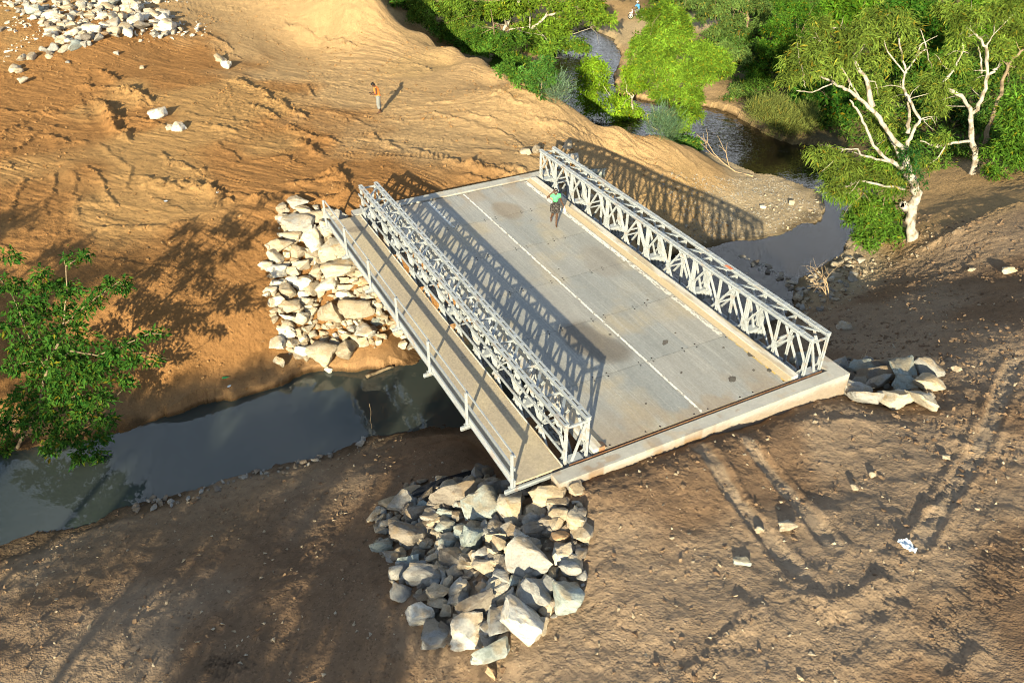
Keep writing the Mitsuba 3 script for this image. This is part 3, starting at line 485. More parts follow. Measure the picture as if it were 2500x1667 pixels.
lab('bridge__lane_line_001', 'ragged worn white edge line'); lab('bridge__lane_line_004', 'faded yellow edge line at the near end'); lab('bridge__lane_line_005', 'faded yellow edge line in the truss shadow')
for x, y, r, sq in ((2.0, .95, .17, .75), (3.55, 1.75, .21, .8), (3.42, .75, .1, .8), (2.95, 1.0, .06, .8), (1.28, 3.7, .17, .55), (2.35, 6.3, .05, .8), (-.2, 5.0, .06, .8), (1.95, 4.0, .04, .8), (.5, 9.9, .05, .7), (1.2, 12.0, .06, .6), (2.9, 2.5, .05, .8), (1.6, 14.3, .06, .5), (.7, 2.0, .07, .5), (-1.3, 1.2, .05, .7)):
    b = MB(); disc(b, x, y, .008 if x > 3.2 else .0055, r, 18, sq, int(x * 100 + 500), .6); b.add('oil_stain', 'mat_oil', 'bridge')
for s in (-1, 1):
    b = MB(); x0, x1 = sorted((s * 3.69, s * 4.0)); b.box(x0, x1, .03, BL - .02, -.14, .11); b.add('kerb', 'mat_kerb', 'bridge')
    b = MB(); xa, xb = s * 3.485, s * 3.688
    y0, y1 = .03, BL - .03
    b.put([(xa, y0, .004), (xb, y0, .09), (xb, y1, .09), (xa, y1, .004), (xb, y0, .002), (xb, y1, .002)], [[0, 1, 2], [0, 2, 3], [0, 4, 1], [3, 2, 5]])
    b.add('kerb_fillet', 'mat_dust_kerb', 'bridge')
    b = MB(); x0, x1 = sorted((s * 4.005, s * 4.05)); b.box(x0, x1, .03, BL - .03, -.2, -.02); b.add('kerb_edge_angle', 'mat_steel_dark', 'bridge')
lab('bridge__kerb_fillet', 'dusty tan slope of the left kerb'); lab('bridge__kerb_fillet_001', 'dusty tan slope of the right kerb')
b = MB(); b.put([(-3.49, .031, .01), (-3.69, .031, .115), (-3.69, .34, .115), (-3.49, .30, .01)], [[0, 1, 2], [0, 2, 3]]); b.box(-3.80, -3.62, .0, .029, -.14, .13); b.add('end_plate', 'mat_rust', 'bridge'); lab('bridge__end_plate', 'rusty kerb end plate')
b = MB(); b.box(-4.9, 4.95, -.112, -.086, -.06, .012); b.add('joint_angle', 'mat_rust', 'bridge'); lab('bridge__joint_angle', 'rust red expansion joint strip')
b = MB(); b.box(-3.66, 3.66, -.075, -.004, -.13, -.03); b.add('joint_seal', 'mat_black', 'bridge')
# walkway
wk = num('bridge__walkway')
for k in range(NP):
    b = MB(); b.box(-6.62, -5.14, k * PL + .005 - (.06 if k == 0 else 0), (k + 1) * PL - .005, -.05, .02); b.add('panel', 'mat_walk', wk)
b = MB()
for x in (-6.45, -5.9, -5.35): b.box(x - .03, x + .03, .0, BL, -.14, -.051)
b.add('joist', 'mat_steel_dark', wk)
b = MB(); b.box(-6.675, -6.63, -.05, BL, -.13, .12); b.box(-6.70, -6.676, -.05, BL, -.13, -.11); b.add('edge_beam', 'mat_steel', wk)
b = MB(); b.box(-5.13, -5.10, -.05, BL, -.06, .05); b.add('inner_edge', 'mat_kerb', wk)
for k in range(NP + 1):
    y = min(max(k * PL, .0), BL - .05)
    b = MB(); b.chan((-6.98, y - .03, -.20), (-5.2, y - .03, -.20), .07, .13, .01); b.add('bracket', 'mat_steel', wk)
rl = num('bridge__railing')
for k in range(NP + 1):
    y = min(max(k * PL, .0), BL - .05)
    b = MB(); b.beam((-6.74, y - .03, -.135), (-6.74, y - .03, 1.13), .07, .07, up=(0, 1, 0)); b.box(-6.83, -6.65, y - .10, y + .05, -.134, -.118)
    b.box(-6.70, -6.66, y + .012, y + .03, .95, 1.0); b.box(-6.70, -6.66, y + .012, y + .03, .48, .53); b.add('post', 'mat_steel', rl)
b = MB(); b.beam((-6.66, -.08, 1.07), (-6.66, BL, 1.07), .042, .045); b.add('handrail', 'mat_steel', rl)
b = MB(); b.chan((-6.655, -.08, .58), (-6.655, BL, .58), .05, .10, .008, side=-1); b.add('midrail', 'mat_steel', rl)
r2 = num('bridge__railing')
for z in (.50, 1.06):
    b = MB(); b.chan((-5.085, .02, z), (-5.085, BL - .02, z), .04, .085, .008, side=-1); b.add('rail', 'mat_steel', r2)
b = MB(); b.box(4.80, 4.92, 4.75, 5.1, ZT + .061, ZT + .068); b.add('tape', 'mat_red_tape', 'bridge'); lab('bridge__tape', 'scrap of red tape on the right outer top chord')

# ---------------------------------------------------------------- abutments
def solid(parts): return m3.Manifold.batch_boolean([m3.Manifold.cube([x1 - x0, y1 - y0, z1 - z0]).translate([x0, y0, z0]) for x0, x1, y0, y1, z0, z1 in parts], m3.OpType.Add)
def refine_rough(man, L, a, seed):
    man = man.refine_to_length(L); m = man.to_mesh(); v = np.array(m.vert_properties[:, :3], float)
    v += (np.stack([meshkit.fbm(v * 2.5 + 9 * i, 3, seed + i) for i in range(3)], -1) - .5) * a
    return v, np.array(m.tri_verts)
near = solid([(-5.55, 5.68, -.64, -.19, -2.2, .03), (5.12, 5.68, -.64, .55, -2.2, .03), (-5.0, 5.12, -.2, .75, -2.6, -.62)])
add('concrete_abutment', refine_rough(near, .35, .016, 3), 'mat_concrete')
lab('concrete_abutment', 'pale concrete abutment wall under the near end of the bridge', 'abutment', 'concrete bridge abutments')
far = solid([(-5.35, 5.3, 18.42, 18.95, -1.8, .03), (-5.2, 5.2, 17.5, 18.42, -2.4, -.62)])
add('concrete_abutment', refine_rough(far, .35, .016, 4), 'mat_concrete')
lab('concrete_abutment_001', 'pale concrete abutment wall under the far end of the bridge', 'abutment', 'concrete bridge abutments')

# ---------------------------------------------------------------- rocks
RVEC = np.array((math.cos(YAW), -math.sin(YAW), 0)); VVEC = np.array((math.sin(YAW), math.cos(YAW), 0))
def rock_mesh(seed, s, angular=.75, lod=1):
    rs = np.random.RandomState(seed)
    n = rs.randint(9, 15)
    p = rs.normal(size=(n, 3)); p /= np.linalg.norm(p, axis=1, keepdims=True)
    q = np.sign(p) * np.abs(p) ** (1 / (1 + 1.4 * angular * rs.rand()))     # pushes towards a block
    p = q / np.abs(q).max(0) * (.80 + .2 * rs.rand(n, 1))
    h = trimesh.convex.convex_hull(p * .5)
    man = m3.Manifold(m3.Mesh(np.array(h.vertices, np.float32), np.array(h.faces, np.uint32)))
    man = man.refine_to_length(.15 if lod else .34); m = man.to_mesh(); v = np.array(m.vert_properties[:, :3], float); f = np.array(m.tri_verts)
    tm = trimesh.Trimesh(v, f, process=False)
    trimesh.smoothing.filter_laplacian(tm, lamb=.22 + .2 * rs.rand(), iterations=1 if angular > .5 else 3)
    v = np.array(tm.vertices)
    v += v * ((meshkit.fbm(v * 3.1 + seed, 3, seed % 97) - .5) * .46)[:, None] + (np.stack([meshkit.fbm(v * 7 + 31 * i, 2, seed % 89) for i in range(3)], -1) - .5) * .11
    v -= (v.max(0) + v.min(0)) / 2; v /= (v.max(0) - v.min(0))
    return v * np.asarray(s), f
def place_rock(r, key=None):
    x, y, z, sx, sy, sz, rot, tone, seed, ang = r
    v, f = rock_mesh(seed, (1, 1, 1), ang)
    rs = np.random.RandomState(seed + 7)
    v = v * (sx, sy, sz)
    tl = trimesh.transformations.euler_matrix(*(rs.normal(size=2) * .16), rot)[:3, :3]
    v = v @ tl.T
    v = v[:, :1] * RVEC + v[:, 1:2] * VVEC + v[:, 2:] * np.array((0, 0, 1.0)) + (x, y, z)
    return v, f
ROCKS = [
([-6.86,-0.17,-0.94,0.84,1.35,0.63,0.11, 'c',1000,0.85], 'huge cream tall narrow rock, top right of the near pile', 'rocks heaped at the near left corner of the bridge'),
([-5.87,-0.53,-0.44,1.12,0.62,0.62,-0.14, 't',1001,0.85], 'large tan plump rock, top right edge of the near pile', 'rocks heaped at the near left corner of the bridge'),
([-5.7,-1.87,-0.19,0.58,0.78,0.43,-0.26, 't',1002,0.85], 'medium tan plump rock, top right edge of the near pile, right of two', 'rocks heaped at the near left corner of the bridge'),
([-6.0,-1.38,-0.33,0.68,0.41,0.38,0.07, 't',1003,0.85], 'medium tan plump rock, top right edge of the near pile, left of two', 'rocks heaped at the near left corner of the bridge'),
([-6.3,-2.0,-0.38,0.49,0.37,0.34,-0.32, 'o',1004,0.85], 'small rusty orange plump rock, upper right edge of the near pile', 'rocks heaped at the near left corner of the bridge'),
([-6.54,-2.54,-0.4,0.56,0.47,0.42,0.11, 'w',1005,0.85], 'medium white plump rock, upper right edge of the near pile', 'rocks heaped at the near left corner of the bridge'),
([-6.62,-3.03,-0.36,0.63,0.58,0.48,0.17, 'g',1006,0.85], 'medium grey plump rock, middle right edge of the near pile', 'rocks heaped at the near left corner of the bridge'),
([-7.37,-2.25,-0.41,1.26,0.97,0.89,0.03, 'g',1007,0.85], 'huge grey plump rock, upper right of the near pile', 'rocks heaped at the near left corner of the bridge'),
([-7.01,-2.84,-0.59,0.25,0.41,0.22,0.08, 't',1008,0.85], 'small tan tall narrow rock, middle right edge of the near pile', 'rocks heaped at the near left corner of the bridge'),
([-7.07,-3.73,-0.42,0.78,0.8,0.58,0.08, 'b',1009,0.85], 'large blue grey plump rock, middle right edge of the near pile', 'rocks heaped at the near left corner of the bridge'),
([-7.7,-3.17,-0.57,0.87,0.88,0.65,-0.07, 'g',1010,0.85], 'large grey plump rock, middle right of the near pile', 'rocks heaped at the near left corner of the bridge'),
([-8.32,-3.74,-0.59,1.13,1.03,0.85,0.11, 'w',1011,0.85], 'huge white plump rock, lower right of the near pile', 'rocks heaped at the near left corner of the bridge'),
([-8.83,-3.29,-1.04,0.66,0.84,0.49,-0.33, 'g',1012,0.85], 'large grey plump rock, lower right of the near pile', 'rocks heaped at the near left corner of the bridge'),
([-9.51,-2.96,-1.28,0.87,0.82,0.65,0.04, 'w',1013,0.85], 'large white plump rock, lower centre of the near pile', 'rocks heaped at the near left corner of the bridge'),
([-10.18,-2.49,-1.51,0.79,0.86,0.59,-0.19, 'g',1014,0.85], 'large grey plump rock, lower left of the near pile', 'rocks heaped at the near left corner of the bridge'),
([-10.32,-1.72,-1.59,0.81,0.56,0.52,0.09, 'w',1015,0.85], 'medium white plump rock, lower left of the near pile', 'rocks heaped at the near left corner of the bridge'),
([-9.31,-3.91,-1.11,1.04,0.58,0.57,0.24, 'b',1016,0.85], 'large blue grey plump rock, bottom centre of the near pile', 'rocks heaped at the near left corner of the bridge'),
([-9.48,-4.26,-1.3,0.31,0.26,0.24,-0.27, 'o',1017,0.85], 'small rusty orange plump rock, bottom centre of the near pile', 'rocks heaped at the near left corner of the bridge'),
([-10.43,-0.6,-1.91,0.63,0.58,0.47,-0.29, 'g',1018,0.85], 'medium grey plump rock, middle left edge of the near pile, right of two', 'rocks heaped at the near left corner of the bridge'),
([-9.69,-0.38,-1.86,1.1,0.6,0.6,-0.12, 'g',1019,0.85], 'large grey plump rock, middle left of the near pile', 'rocks heaped at the near left corner of the bridge'),
([-9.61,-1.34,-1.55,0.7,0.58,0.53,0.18, 't',1020,0.85], 'medium tan plump rock, middle left of the near pile', 'rocks heaped at the near left corner of the bridge'),
([-8.38,-2.37,-0.99,0.56,0.57,0.42,0.14, 'c',1021,0.85], 'medium cream plump rock, middle right of the near pile', 'rocks heaped at the near left corner of the bridge'),
([-8.34,-1.52,-1.1,0.7,0.47,0.43,-0.25, 't',1022,0.85], 'medium tan plump rock, middle centre of the near pile', 'rocks heaped at the near left corner of the bridge'),
([-8.61,-1.99,-1.2,0.39,0.43,0.29,0.29, 'o',1023,0.85], 'small rusty orange plump rock, middle centre of the near pile', 'rocks heaped at the near left corner of the bridge'),
([-9.02,-1.58,-1.42,0.44,0.47,0.33,0.1, 't',1024,0.85], 'small tan plump rock, middle centre of the near pile', 'rocks heaped at the near left corner of the bridge'),
([-9.04,-2.47,-1.15,1.14,0.63,0.63,0.07, 'd',1025,0.85], 'large dark brown wide flat rock, lower centre of the near pile', 'rocks heaped at the near left corner of the bridge'),
([-9.66,-1.98,-1.55,0.34,0.34,0.26,-0.1, 't',1026,0.85], 'small tan plump rock, lower left of the near pile, left of two', 'rocks heaped at the near left corner of the bridge'),
([-9.56,-2.33,-1.51,0.25,0.3,0.22,-0.27, 't',1027,0.85], 'small tan plump rock, lower left of the near pile, right of two', 'rocks heaped at the near left corner of the bridge'),
([-10.19,1.95,-2.74,0.75,0.41,0.41,0.15, 'b',1028,0.85], 'medium blue grey plump rock, upper left edge of the near pile, left of two', 'rocks heaped at the near left corner of the bridge'),
([-10.12,1.35,-2.61,0.49,0.28,0.27,-0.32, 'g',1029,0.85], 'small grey plump rock, upper left edge of the near pile', 'rocks heaped at the near left corner of the bridge'),
([-9.84,0.51,-2.2,0.66,0.51,0.47,-0.03, 'b',1030,0.85], 'medium blue grey plump rock, upper left edge of the near pile, right of two', 'rocks heaped at the near left corner of the bridge'),
([-10.22,0.34,-2.22,0.56,0.53,0.42,-0.35, 'g',1031,0.85], 'medium grey plump rock, middle left edge of the near pile, left of two', 'rocks heaped at the near left corner of the bridge'),
([-9.37,1.35,-2.17,1.43,0.79,0.79,-0.05, 'd',1032,0.85], 'large dark brown wide flat rock, upper left edge of the near pile', 'rocks heaped at the near left corner of the bridge'),
([-9.15,0.97,-2.21,0.49,0.32,0.29,-0.01, 'c',1033,0.85], 'small cream plump rock, upper left of the near pile, left of two', 'rocks heaped at the near left corner of the bridge'),
([-9.19,0.23,-2.06,0.42,0.31,0.29,0.21, 'c',1034,0.85], 'small cream plump rock, upper left of the near pile, right of two', 'rocks heaped at the near left corner of the bridge'),
([-8.74,-0.41,-1.62,0.92,0.57,0.52,-0.34, 'd',1035,0.85], 'medium dark brown plump rock, upper left of the near pile', 'rocks heaped at the near left corner of the bridge'),
([-8.91,-0.78,-1.66,0.5,0.53,0.37,0.18, 'g',1036,0.85], 'medium grey plump rock, middle left of the near pile', 'rocks heaped at the near left corner of the bridge'),
([-8.65,0.28,-1.8,0.57,0.43,0.4,0.07, 'b',1037,0.85], 'medium blue grey plump rock, upper left of the near pile, right of two', 'rocks heaped at the near left corner of the bridge'),
([-8.01,-0.32,-1.25,0.88,0.66,0.6,0.21, 'b',1038,0.85], 'large blue grey plump rock, upper centre of the near pile', 'rocks heaped at the near left corner of the bridge'),
([-8.16,-1.01,-1.14,0.63,0.48,0.44,-0.03, 'g',1039,0.85], 'medium grey plump rock, upper centre of the near pile', 'rocks heaped at the near left corner of the bridge'),
([-7.82,-1.24,-0.98,0.54,0.33,0.3,0.23, 't',1040,0.85], 'small tan plump rock, upper right of the near pile, left of two', 'rocks heaped at the near left corner of the bridge'),
([-7.93,-1.94,-0.87,0.52,0.82,0.39,-0.33, 'd',1041,0.85], 'medium dark brown tall narrow rock, middle right of the near pile', 'rocks heaped at the near left corner of the bridge'),
([-8.16,0.35,-1.59,0.57,0.48,0.43,-0.13, 'b',1042,0.85], 'medium blue grey plump rock, upper centre of the near pile', 'rocks heaped at the near left corner of the bridge'),
([-8.41,1.0,-1.9,0.68,0.45,0.41,0.04, 'b',1043,0.85], 'medium blue grey plump rock, upper left of the near pile, left of two', 'rocks heaped at the near left corner of the bridge'),
([-8.59,1.76,-2.15,0.65,0.61,0.49,-0.27, 'g',1044,0.85], 'medium grey plump rock, top left of the near pile', 'rocks heaped at the near left corner of the bridge'),
([-8.17,1.45,-1.92,0.7,0.38,0.38,0.18, 'b',1045,0.85], 'medium blue grey plump rock, top left of the near pile', 'rocks heaped at the near left corner of the bridge'),
([-9.25,2.12,-2.52,0.76,0.42,0.42,-0.35, 'g',1046,0.85], 'medium grey plump rock, top left edge of the near pile, right of two', 'rocks heaped at the near left corner of the bridge'),
([-9.65,2.79,-2.87,0.72,0.4,0.4,0.21, 'g',1047,0.85], 'small grey plump rock, top left edge of the near pile, rightmost', 'rocks heaped at the near left corner of the bridge'),
([-9.93,2.61,-2.95,0.56,0.31,0.31,0.05, 'g',1048,0.85], 'small grey wide flat rock, upper left edge of the near pile', 'rocks heaped at the near left corner of the bridge'),
([-8.88,2.39,-2.47,0.77,0.42,0.42,0.18, 'd',1049,0.85], 'small dark brown wide flat rock, top left of the near pile', 'rocks heaped at the near left corner of the bridge'),
([-8.99,3.25,-2.67,1.16,0.64,0.64,0.29, 'g',1050,0.85], 'medium grey plump rock, top left edge of the near pile, left of two', 'rocks heaped at the near left corner of the bridge'),
([-8.51,2.65,-2.48,0.41,0.35,0.31,0.0, 'b',1051,0.85], 'small blue grey plump rock, top left of the near pile', 'rocks heaped at the near left corner of the bridge'),
([-7.82,1.8,-1.74,1.52,0.84,0.84,0.12, 'd',1052,0.85], 'large dark brown wide flat rock, top left of the near pile', 'rocks heaped at the near left corner of the bridge'),
([-6.73,1.41,-1.49,1.0,0.63,0.57,0.1, 'g',1053,0.85], 'medium grey plump rock, top centre of the near pile', 'rocks heaped at the near left corner of the bridge'),
([-7.4,0.65,-1.2,1.16,1.11,0.87,0.25, 'b',1054,0.85], 'huge blue grey plump rock, top centre of the near pile', 'rocks heaped at the near left corner of the bridge'),
([-7.24,0.35,-1.31,0.52,0.4,0.36,-0.1, 'b',1055,0.85], 'small blue grey plump rock, top centre of the near pile', 'rocks heaped at the near left corner of the bridge'),
([-7.7,1.39,-1.75,0.65,0.35,0.35,-0.08, 'g',1056,0.85], 'small grey wide flat rock, top centre of the near pile', 'rocks heaped at the near left corner of the bridge'),
([-7.44,-0.47,-1.07,0.55,0.77,0.42,-0.11, 't',1057,0.85], 'medium tan plump rock, upper right of the near pile', 'rocks heaped at the near left corner of the bridge'),
([-6.44,-0.39,-0.93,0.33,0.52,0.24,-0.23, 't',1058,0.85], 'small tan tall narrow rock, top right of the near pile', 'rocks heaped at the near left corner of the bridge'),
([-6.68,-1.37,-0.56,0.54,0.45,0.41,-0.1, 'd',1059,0.85], 'medium dark brown plump rock, upper right of the near pile', 'rocks heaped at the near left corner of the bridge'),
([-6.29,-0.67,-0.68,0.6,0.51,0.45,0.05, 't',1060,0.85], 'medium tan plump rock, top right of the near pile', 'rocks heaped at the near left corner of the bridge'),
([-7.06,-1.27,-0.71,0.49,0.41,0.37,-0.06, 'w',1061,0.85], 'small white plump rock, upper right of the near pile', 'rocks heaped at the near left corner of the bridge'),
([-5.66,-1.05,-0.31,0.46,0.31,0.28,0.07, 'd',1062,0.85], 'small dark brown plump rock, top right edge of the near pile, right of two', 'rocks heaped at the near left corner of the bridge'),
([-8.23,-0.25,-1.53,0.47,0.31,0.28,-0.13, 'd',1063,0.85], 'small dark brown plump rock, upper centre of the near pile, left of two', 'rocks heaped at the near left corner of the bridge'),
([-7.47,-1.5,-0.84,0.49,0.27,0.27,-0.13, 't',1064,0.85], 'small tan plump rock, upper right of the near pile, right of two', 'rocks heaped at the near left corner of the bridge'),
([-7.87,-2.54,-0.8,0.43,0.46,0.32,-0.33, 'b',1065,0.85], 'small blue grey plump rock, middle right of the near pile', 'rocks heaped at the near left corner of the bridge'),
([-8.32,-0.77,-1.41,0.32,0.23,0.21,-0.1, 'd',1066,0.85], 'small dark brown plump rock, upper centre of the near pile, right of two', 'rocks heaped at the near left corner of the bridge'),
([-8.71,0.98,-2.07,0.49,0.27,0.27,-0.29, 't',1067,0.85], 'small tan plump rock, upper left of the near pile', 'rocks heaped at the near left corner of the bridge'),
([-9.52,0.74,-2.28,0.43,0.28,0.25,0.29, 'b',1068,0.85], 'small blue grey plump rock, upper left of the near pile', 'rocks heaped at the near left corner of the bridge'),
([-9.44,-0.06,-2.08,0.37,0.23,0.21,-0.15, 'd',1069,0.85], 'small dark brown plump rock, middle left of the near pile, right of two', 'rocks heaped at the near left corner of the bridge'),
([-9.63,3.65,-3.17,0.43,0.27,0.24,-0.2, 'g',1070,0.85], 'small grey plump rock, top left edge of the near pile, second from left', 'rocks heaped at the near left corner of the bridge'),
([-9.91,3.49,-3.23,0.32,0.17,0.17,-0.05, 'g',1071,0.85], 'small grey plump rock, top left edge of the near pile, leftmost', 'rocks heaped at the near left corner of the bridge'),
([-5.91,-0.06,-0.86,0.43,0.49,0.32,0.17, 'd',1072,0.85], 'small dark brown plump rock, top right edge of the near pile, left of two', 'rocks heaped at the near left corner of the bridge'),
([-5.95,0.53,-1.19,0.44,0.37,0.33,-0.13, 'd',1073,0.85], 'small dark brown plump rock, top right of the near pile', 'rocks heaped at the near left corner of the bridge'),
([-6.46,-1.6,-0.5,0.4,0.34,0.3,0.1, 'd',1074,0.85], 'small dark brown plump rock, upper right edge of the near pile', 'rocks heaped at the near left corner of the bridge'),
([-10.02,-1.09,-1.79,0.49,0.27,0.27,0.14, 'd',1075,0.85], 'small dark brown plump rock, middle left of the near pile, left of two', 'rocks heaped at the near left corner of the bridge'),
([-8.7,-1.27,-1.44,0.49,0.27,0.27,0.32, 'd',1076,0.85], 'small dark brown plump rock, middle centre of the near pile', 'rocks heaped at the near left corner of the bridge'),
([-8.18,-2.7,-0.95,0.34,0.44,0.25,0.05, 'g',1077,0.85], 'small grey plump rock, middle right of the near pile', 'rocks heaped at the near left corner of the bridge'),
([8.24,1.5,-1.98,0.94,0.7,0.62,0.05, 'g',2000,0.85], 'small grey plump rock, top left of the right pile', 'rocks heaped at the near right corner of the bridge'),
([8.22,0.7,-1.55,1.13,0.84,0.75,-0.23, 'b',2001,0.85], 'medium blue grey plump rock, top centre of the right pile', 'rocks heaped at the near right corner of the bridge'),
([8.79,0.13,-1.29,1.11,0.61,0.61,0.11, 'd',2002,0.85], 'small dark brown plump rock, top right of the right pile', 'rocks heaped at the near right corner of the bridge'),
([8.53,-0.72,-0.88,1.08,1.43,0.81,-0.01, 'b',2003,0.85], 'huge blue grey plump rock, upper right of the right pile', 'rocks heaped at the near right corner of the bridge'),
([9.3,-1.08,-0.7,0.94,0.82,0.7,0.06, 'g',2004,0.85], 'medium grey plump rock, top right edge of the right pile', 'rocks heaped at the near right corner of the bridge'),
([7.88,-0.1,-1.25,1.37,0.75,0.75,-0.22, 'd',2005,0.85], 'medium dark brown wide flat rock, upper centre of the right pile', 'rocks heaped at the near right corner of the bridge'),
([7.35,-0.01,-1.44,0.82,0.51,0.46,-0.18, 'g',2006,0.85], 'small grey plump rock, middle centre of the right pile', 'rocks heaped at the near right corner of the bridge'),
([7.56,-0.63,-1.12,1.07,0.59,0.59,0.1, 'g',2007,0.85], 'small grey plump rock, lower right of the right pile', 'rocks heaped at the near right corner of the bridge'),
([7.91,-1.25,-0.85,0.85,0.64,0.57,-0.16, 'b',2008,0.85], 'small blue grey plump rock, lower right of the right pile', 'rocks heaped at the near right corner of the bridge'),
([8.36,-1.73,-0.54,1.1,0.77,0.69,-0.31, 'c',2009,0.85], 'large cream plump rock, middle right edge of the right pile', 'rocks heaped at the near right corner of the bridge'),
([7.05,-2.48,-0.26,1.06,0.98,0.79,-0.32, 'c',2010,0.85], 'large cream plump rock, bottom right edge of the right pile', 'rocks heaped at the near right corner of the bridge'),
([6.84,-1.71,-0.61,1.09,0.89,0.8,0.3, 'c',2011,0.85], 'large cream plump rock, bottom right of the right pile', 'rocks heaped at the near right corner of the bridge'),
([6.01,-0.9,-0.75,1.11,0.61,0.61,-0.3, 'g',2012,0.85], 'medium grey wide flat rock, bottom centre of the right pile', 'rocks heaped at the near right corner of the bridge'),
([5.87,-1.37,-0.56,1.16,0.64,0.64,0.12, 'g',2013,0.85], 'small grey wide flat rock, bottom centre of the right pile', 'rocks heaped at the near right corner of the bridge'),
([7.68,0.51,-1.71,0.7,0.45,0.4,-0.22, 'd',2014,0.85], 'small dark brown plump rock, middle left of the right pile', 'rocks heaped at the near right corner of the bridge'),
([8.25,3.22,-2.89,1.15,0.74,0.66,0.17, 'b',2015,0.85], 'medium blue grey plump rock, top left edge of the right pile', 'rocks heaped at the near right corner of the bridge'),
([-7.22,21.23,-0.15,1.12,0.61,0.61,0.01, 'g',3000,0.6], 'medium grey wide flat rock, top left of the walkway pile', 'rocks heaped beside the far end of the walkway'),
([-7.11,20.73,-0.39,0.86,0.55,0.47,-0.17, 'c',3001,0.6], 'medium cream plump rock, top left of the walkway pile, left of two', 'rocks heaped beside the far end of the walkway'),
([-6.52,20.79,-0.37,0.43,0.31,0.26,-0.26, 'c',3002,0.6], 'small cream plump rock, top left of the walkway pile', 'rocks heaped beside the far end of the walkway'),
([-8.19,20.86,-0.54,0.67,0.37,0.37,-0.11, 'c',3003,0.6], 'small cream wide flat rock, top left edge of the walkway pile', 'rocks heaped beside the far end of the walkway'),
([-6.75,20.24,-0.53,1.04,0.66,0.57,-0.0, 't',3004,0.6], 'large tan plump rock, top left of the walkway pile', 'rocks heaped beside the far end of the walkway'),
([-7.66,20.14,-0.62,1.64,0.9,0.9,-0.3, 'g',3005,0.6], 'large grey wide flat rock, top left of the walkway pile', 'rocks heaped beside the far end of the walkway'),
([-6.35,19.23,-0.81,1.15,0.94,0.82,-0.28, 'c',3006,0.6], 'large cream plump rock, top centre of the walkway pile', 'rocks heaped beside the far end of the walkway'),
([-6.15,19.96,-0.45,0.8,0.66,0.57,0.17, 'c',3007,0.6], 'medium cream plump rock, top centre of the walkway pile', 'rocks heaped beside the far end of the walkway'),
([-5.76,19.53,-0.41,0.97,0.54,0.54,0.29, 'g',3008,0.6], 'medium grey wide flat rock, top centre of the walkway pile', 'rocks heaped beside the far end of the walkway'),
([-7.57,19.74,-1.13,0.48,0.77,0.36,0.06, 'w',3009,0.6], 'medium white tall narrow rock, top left of the walkway pile', 'rocks heaped beside the far end of the walkway'),
([-7.28,19.3,-1.18,0.97,1.55,0.72,0.24, 'w',3010,0.6], 'large white plump rock, upper left of the walkway pile', 'rocks heaped beside the far end of the walkway'),
([-8.03,19.74,-1.08,0.96,0.64,0.56,-0.21, 't',3011,0.6], 'medium tan plump rock, upper left edge of the walkway pile', 'rocks heaped beside the far end of the walkway'),
([-8.76,19.44,-1.22,1.32,0.72,0.72,0.29, 't',3012,0.6], 'medium tan wide flat rock, upper left edge of the walkway pile', 'rocks heaped beside the far end of the walkway'),
([-8.08,19.06,-1.48,0.9,0.84,0.67,0.0, 't',3013,0.6], 'large tan plump rock, upper left of the walkway pile', 'rocks heaped beside the far end of the walkway'),
([-9.02,19.13,-1.52,0.95,0.62,0.55,0.14, 'c',3014,0.6], 'medium cream plump rock, upper left edge of the walkway pile', 'rocks heaped beside the far end of the walkway'),
([-6.51,18.23,-1.41,1.56,1.14,1.0,0.29, 'c',3015,0.6], 'huge cream plump rock, upper centre of the walkway pile', 'rocks heaped beside the far end of the walkway'),
([-7.39,18.69,-1.69,0.84,0.46,0.46,0.35, 't',3016,0.6], 'medium tan plump rock, upper left of the walkway pile', 'rocks heaped beside the far end of the walkway'),
([-9.62,18.75,-1.72,0.76,0.56,0.49,-0.09, 'w',3017,0.6], 'medium white plump rock, upper left edge of the walkway pile', 'rocks heaped beside the far end of the walkway'),
([-9.18,18.4,-1.91,0.82,0.74,0.62,-0.2, 'w',3018,0.6], 'medium white plump rock, middle left edge of the walkway pile, third from left', 'rocks heaped beside the far end of the walkway'),
([-8.11,18.46,-1.91,0.95,0.73,0.64,-0.0, 'c',3019,0.6], 'large cream plump rock, upper left of the walkway pile', 'rocks heaped beside the far end of the walkway'),
([-8.32,18.78,-1.83,0.6,0.33,0.33,-0.2, 't',3020,0.6], 'small tan plump rock, upper left edge of the walkway pile', 'rocks heaped beside the far end of the walkway'),
([-8.64,18.38,-2.01,0.89,0.49,0.49,0.08, 'c',3021,0.6], 'medium cream wide flat rock, middle left edge of the walkway pile', 'rocks heaped beside the far end of the walkway'),
([-7.6,18.05,-2.15,0.71,0.62,0.54,0.26, 't',3022,0.6], 'medium tan plump rock, middle left of the walkway pile, right of two', 'rocks heaped beside the far end of the walkway'),
([-7.26,18.03,-2.16,0.36,0.57,0.27,0.09, 'd',3023,0.6], 'small dark brown plump rock, middle left of the walkway pile', 'rocks heaped beside the far end of the walkway'),
([-6.63,17.38,-2.0,1.72,0.95,0.95,0.15, 'c',3024,0.6], 'large cream plump rock, middle centre of the walkway pile', 'rocks heaped beside the far end of the walkway'),
([-5.96,17.31,-1.82,1.01,0.59,0.56,-0.09, 'c',3025,0.6], 'large cream plump rock, upper right of the walkway pile', 'rocks heaped beside the far end of the walkway'),
([-7.26,18.37,-1.9,0.54,0.45,0.4,-0.23, 't',3026,0.6], 'small tan plump rock, upper left of the walkway pile', 'rocks heaped beside the far end of the walkway'),
([-7.49,18.52,-1.92,0.36,0.28,0.25,-0.23, 'w',3027,0.6], 'small white plump rock, upper left of the walkway pile', 'rocks heaped beside the far end of the walkway'),
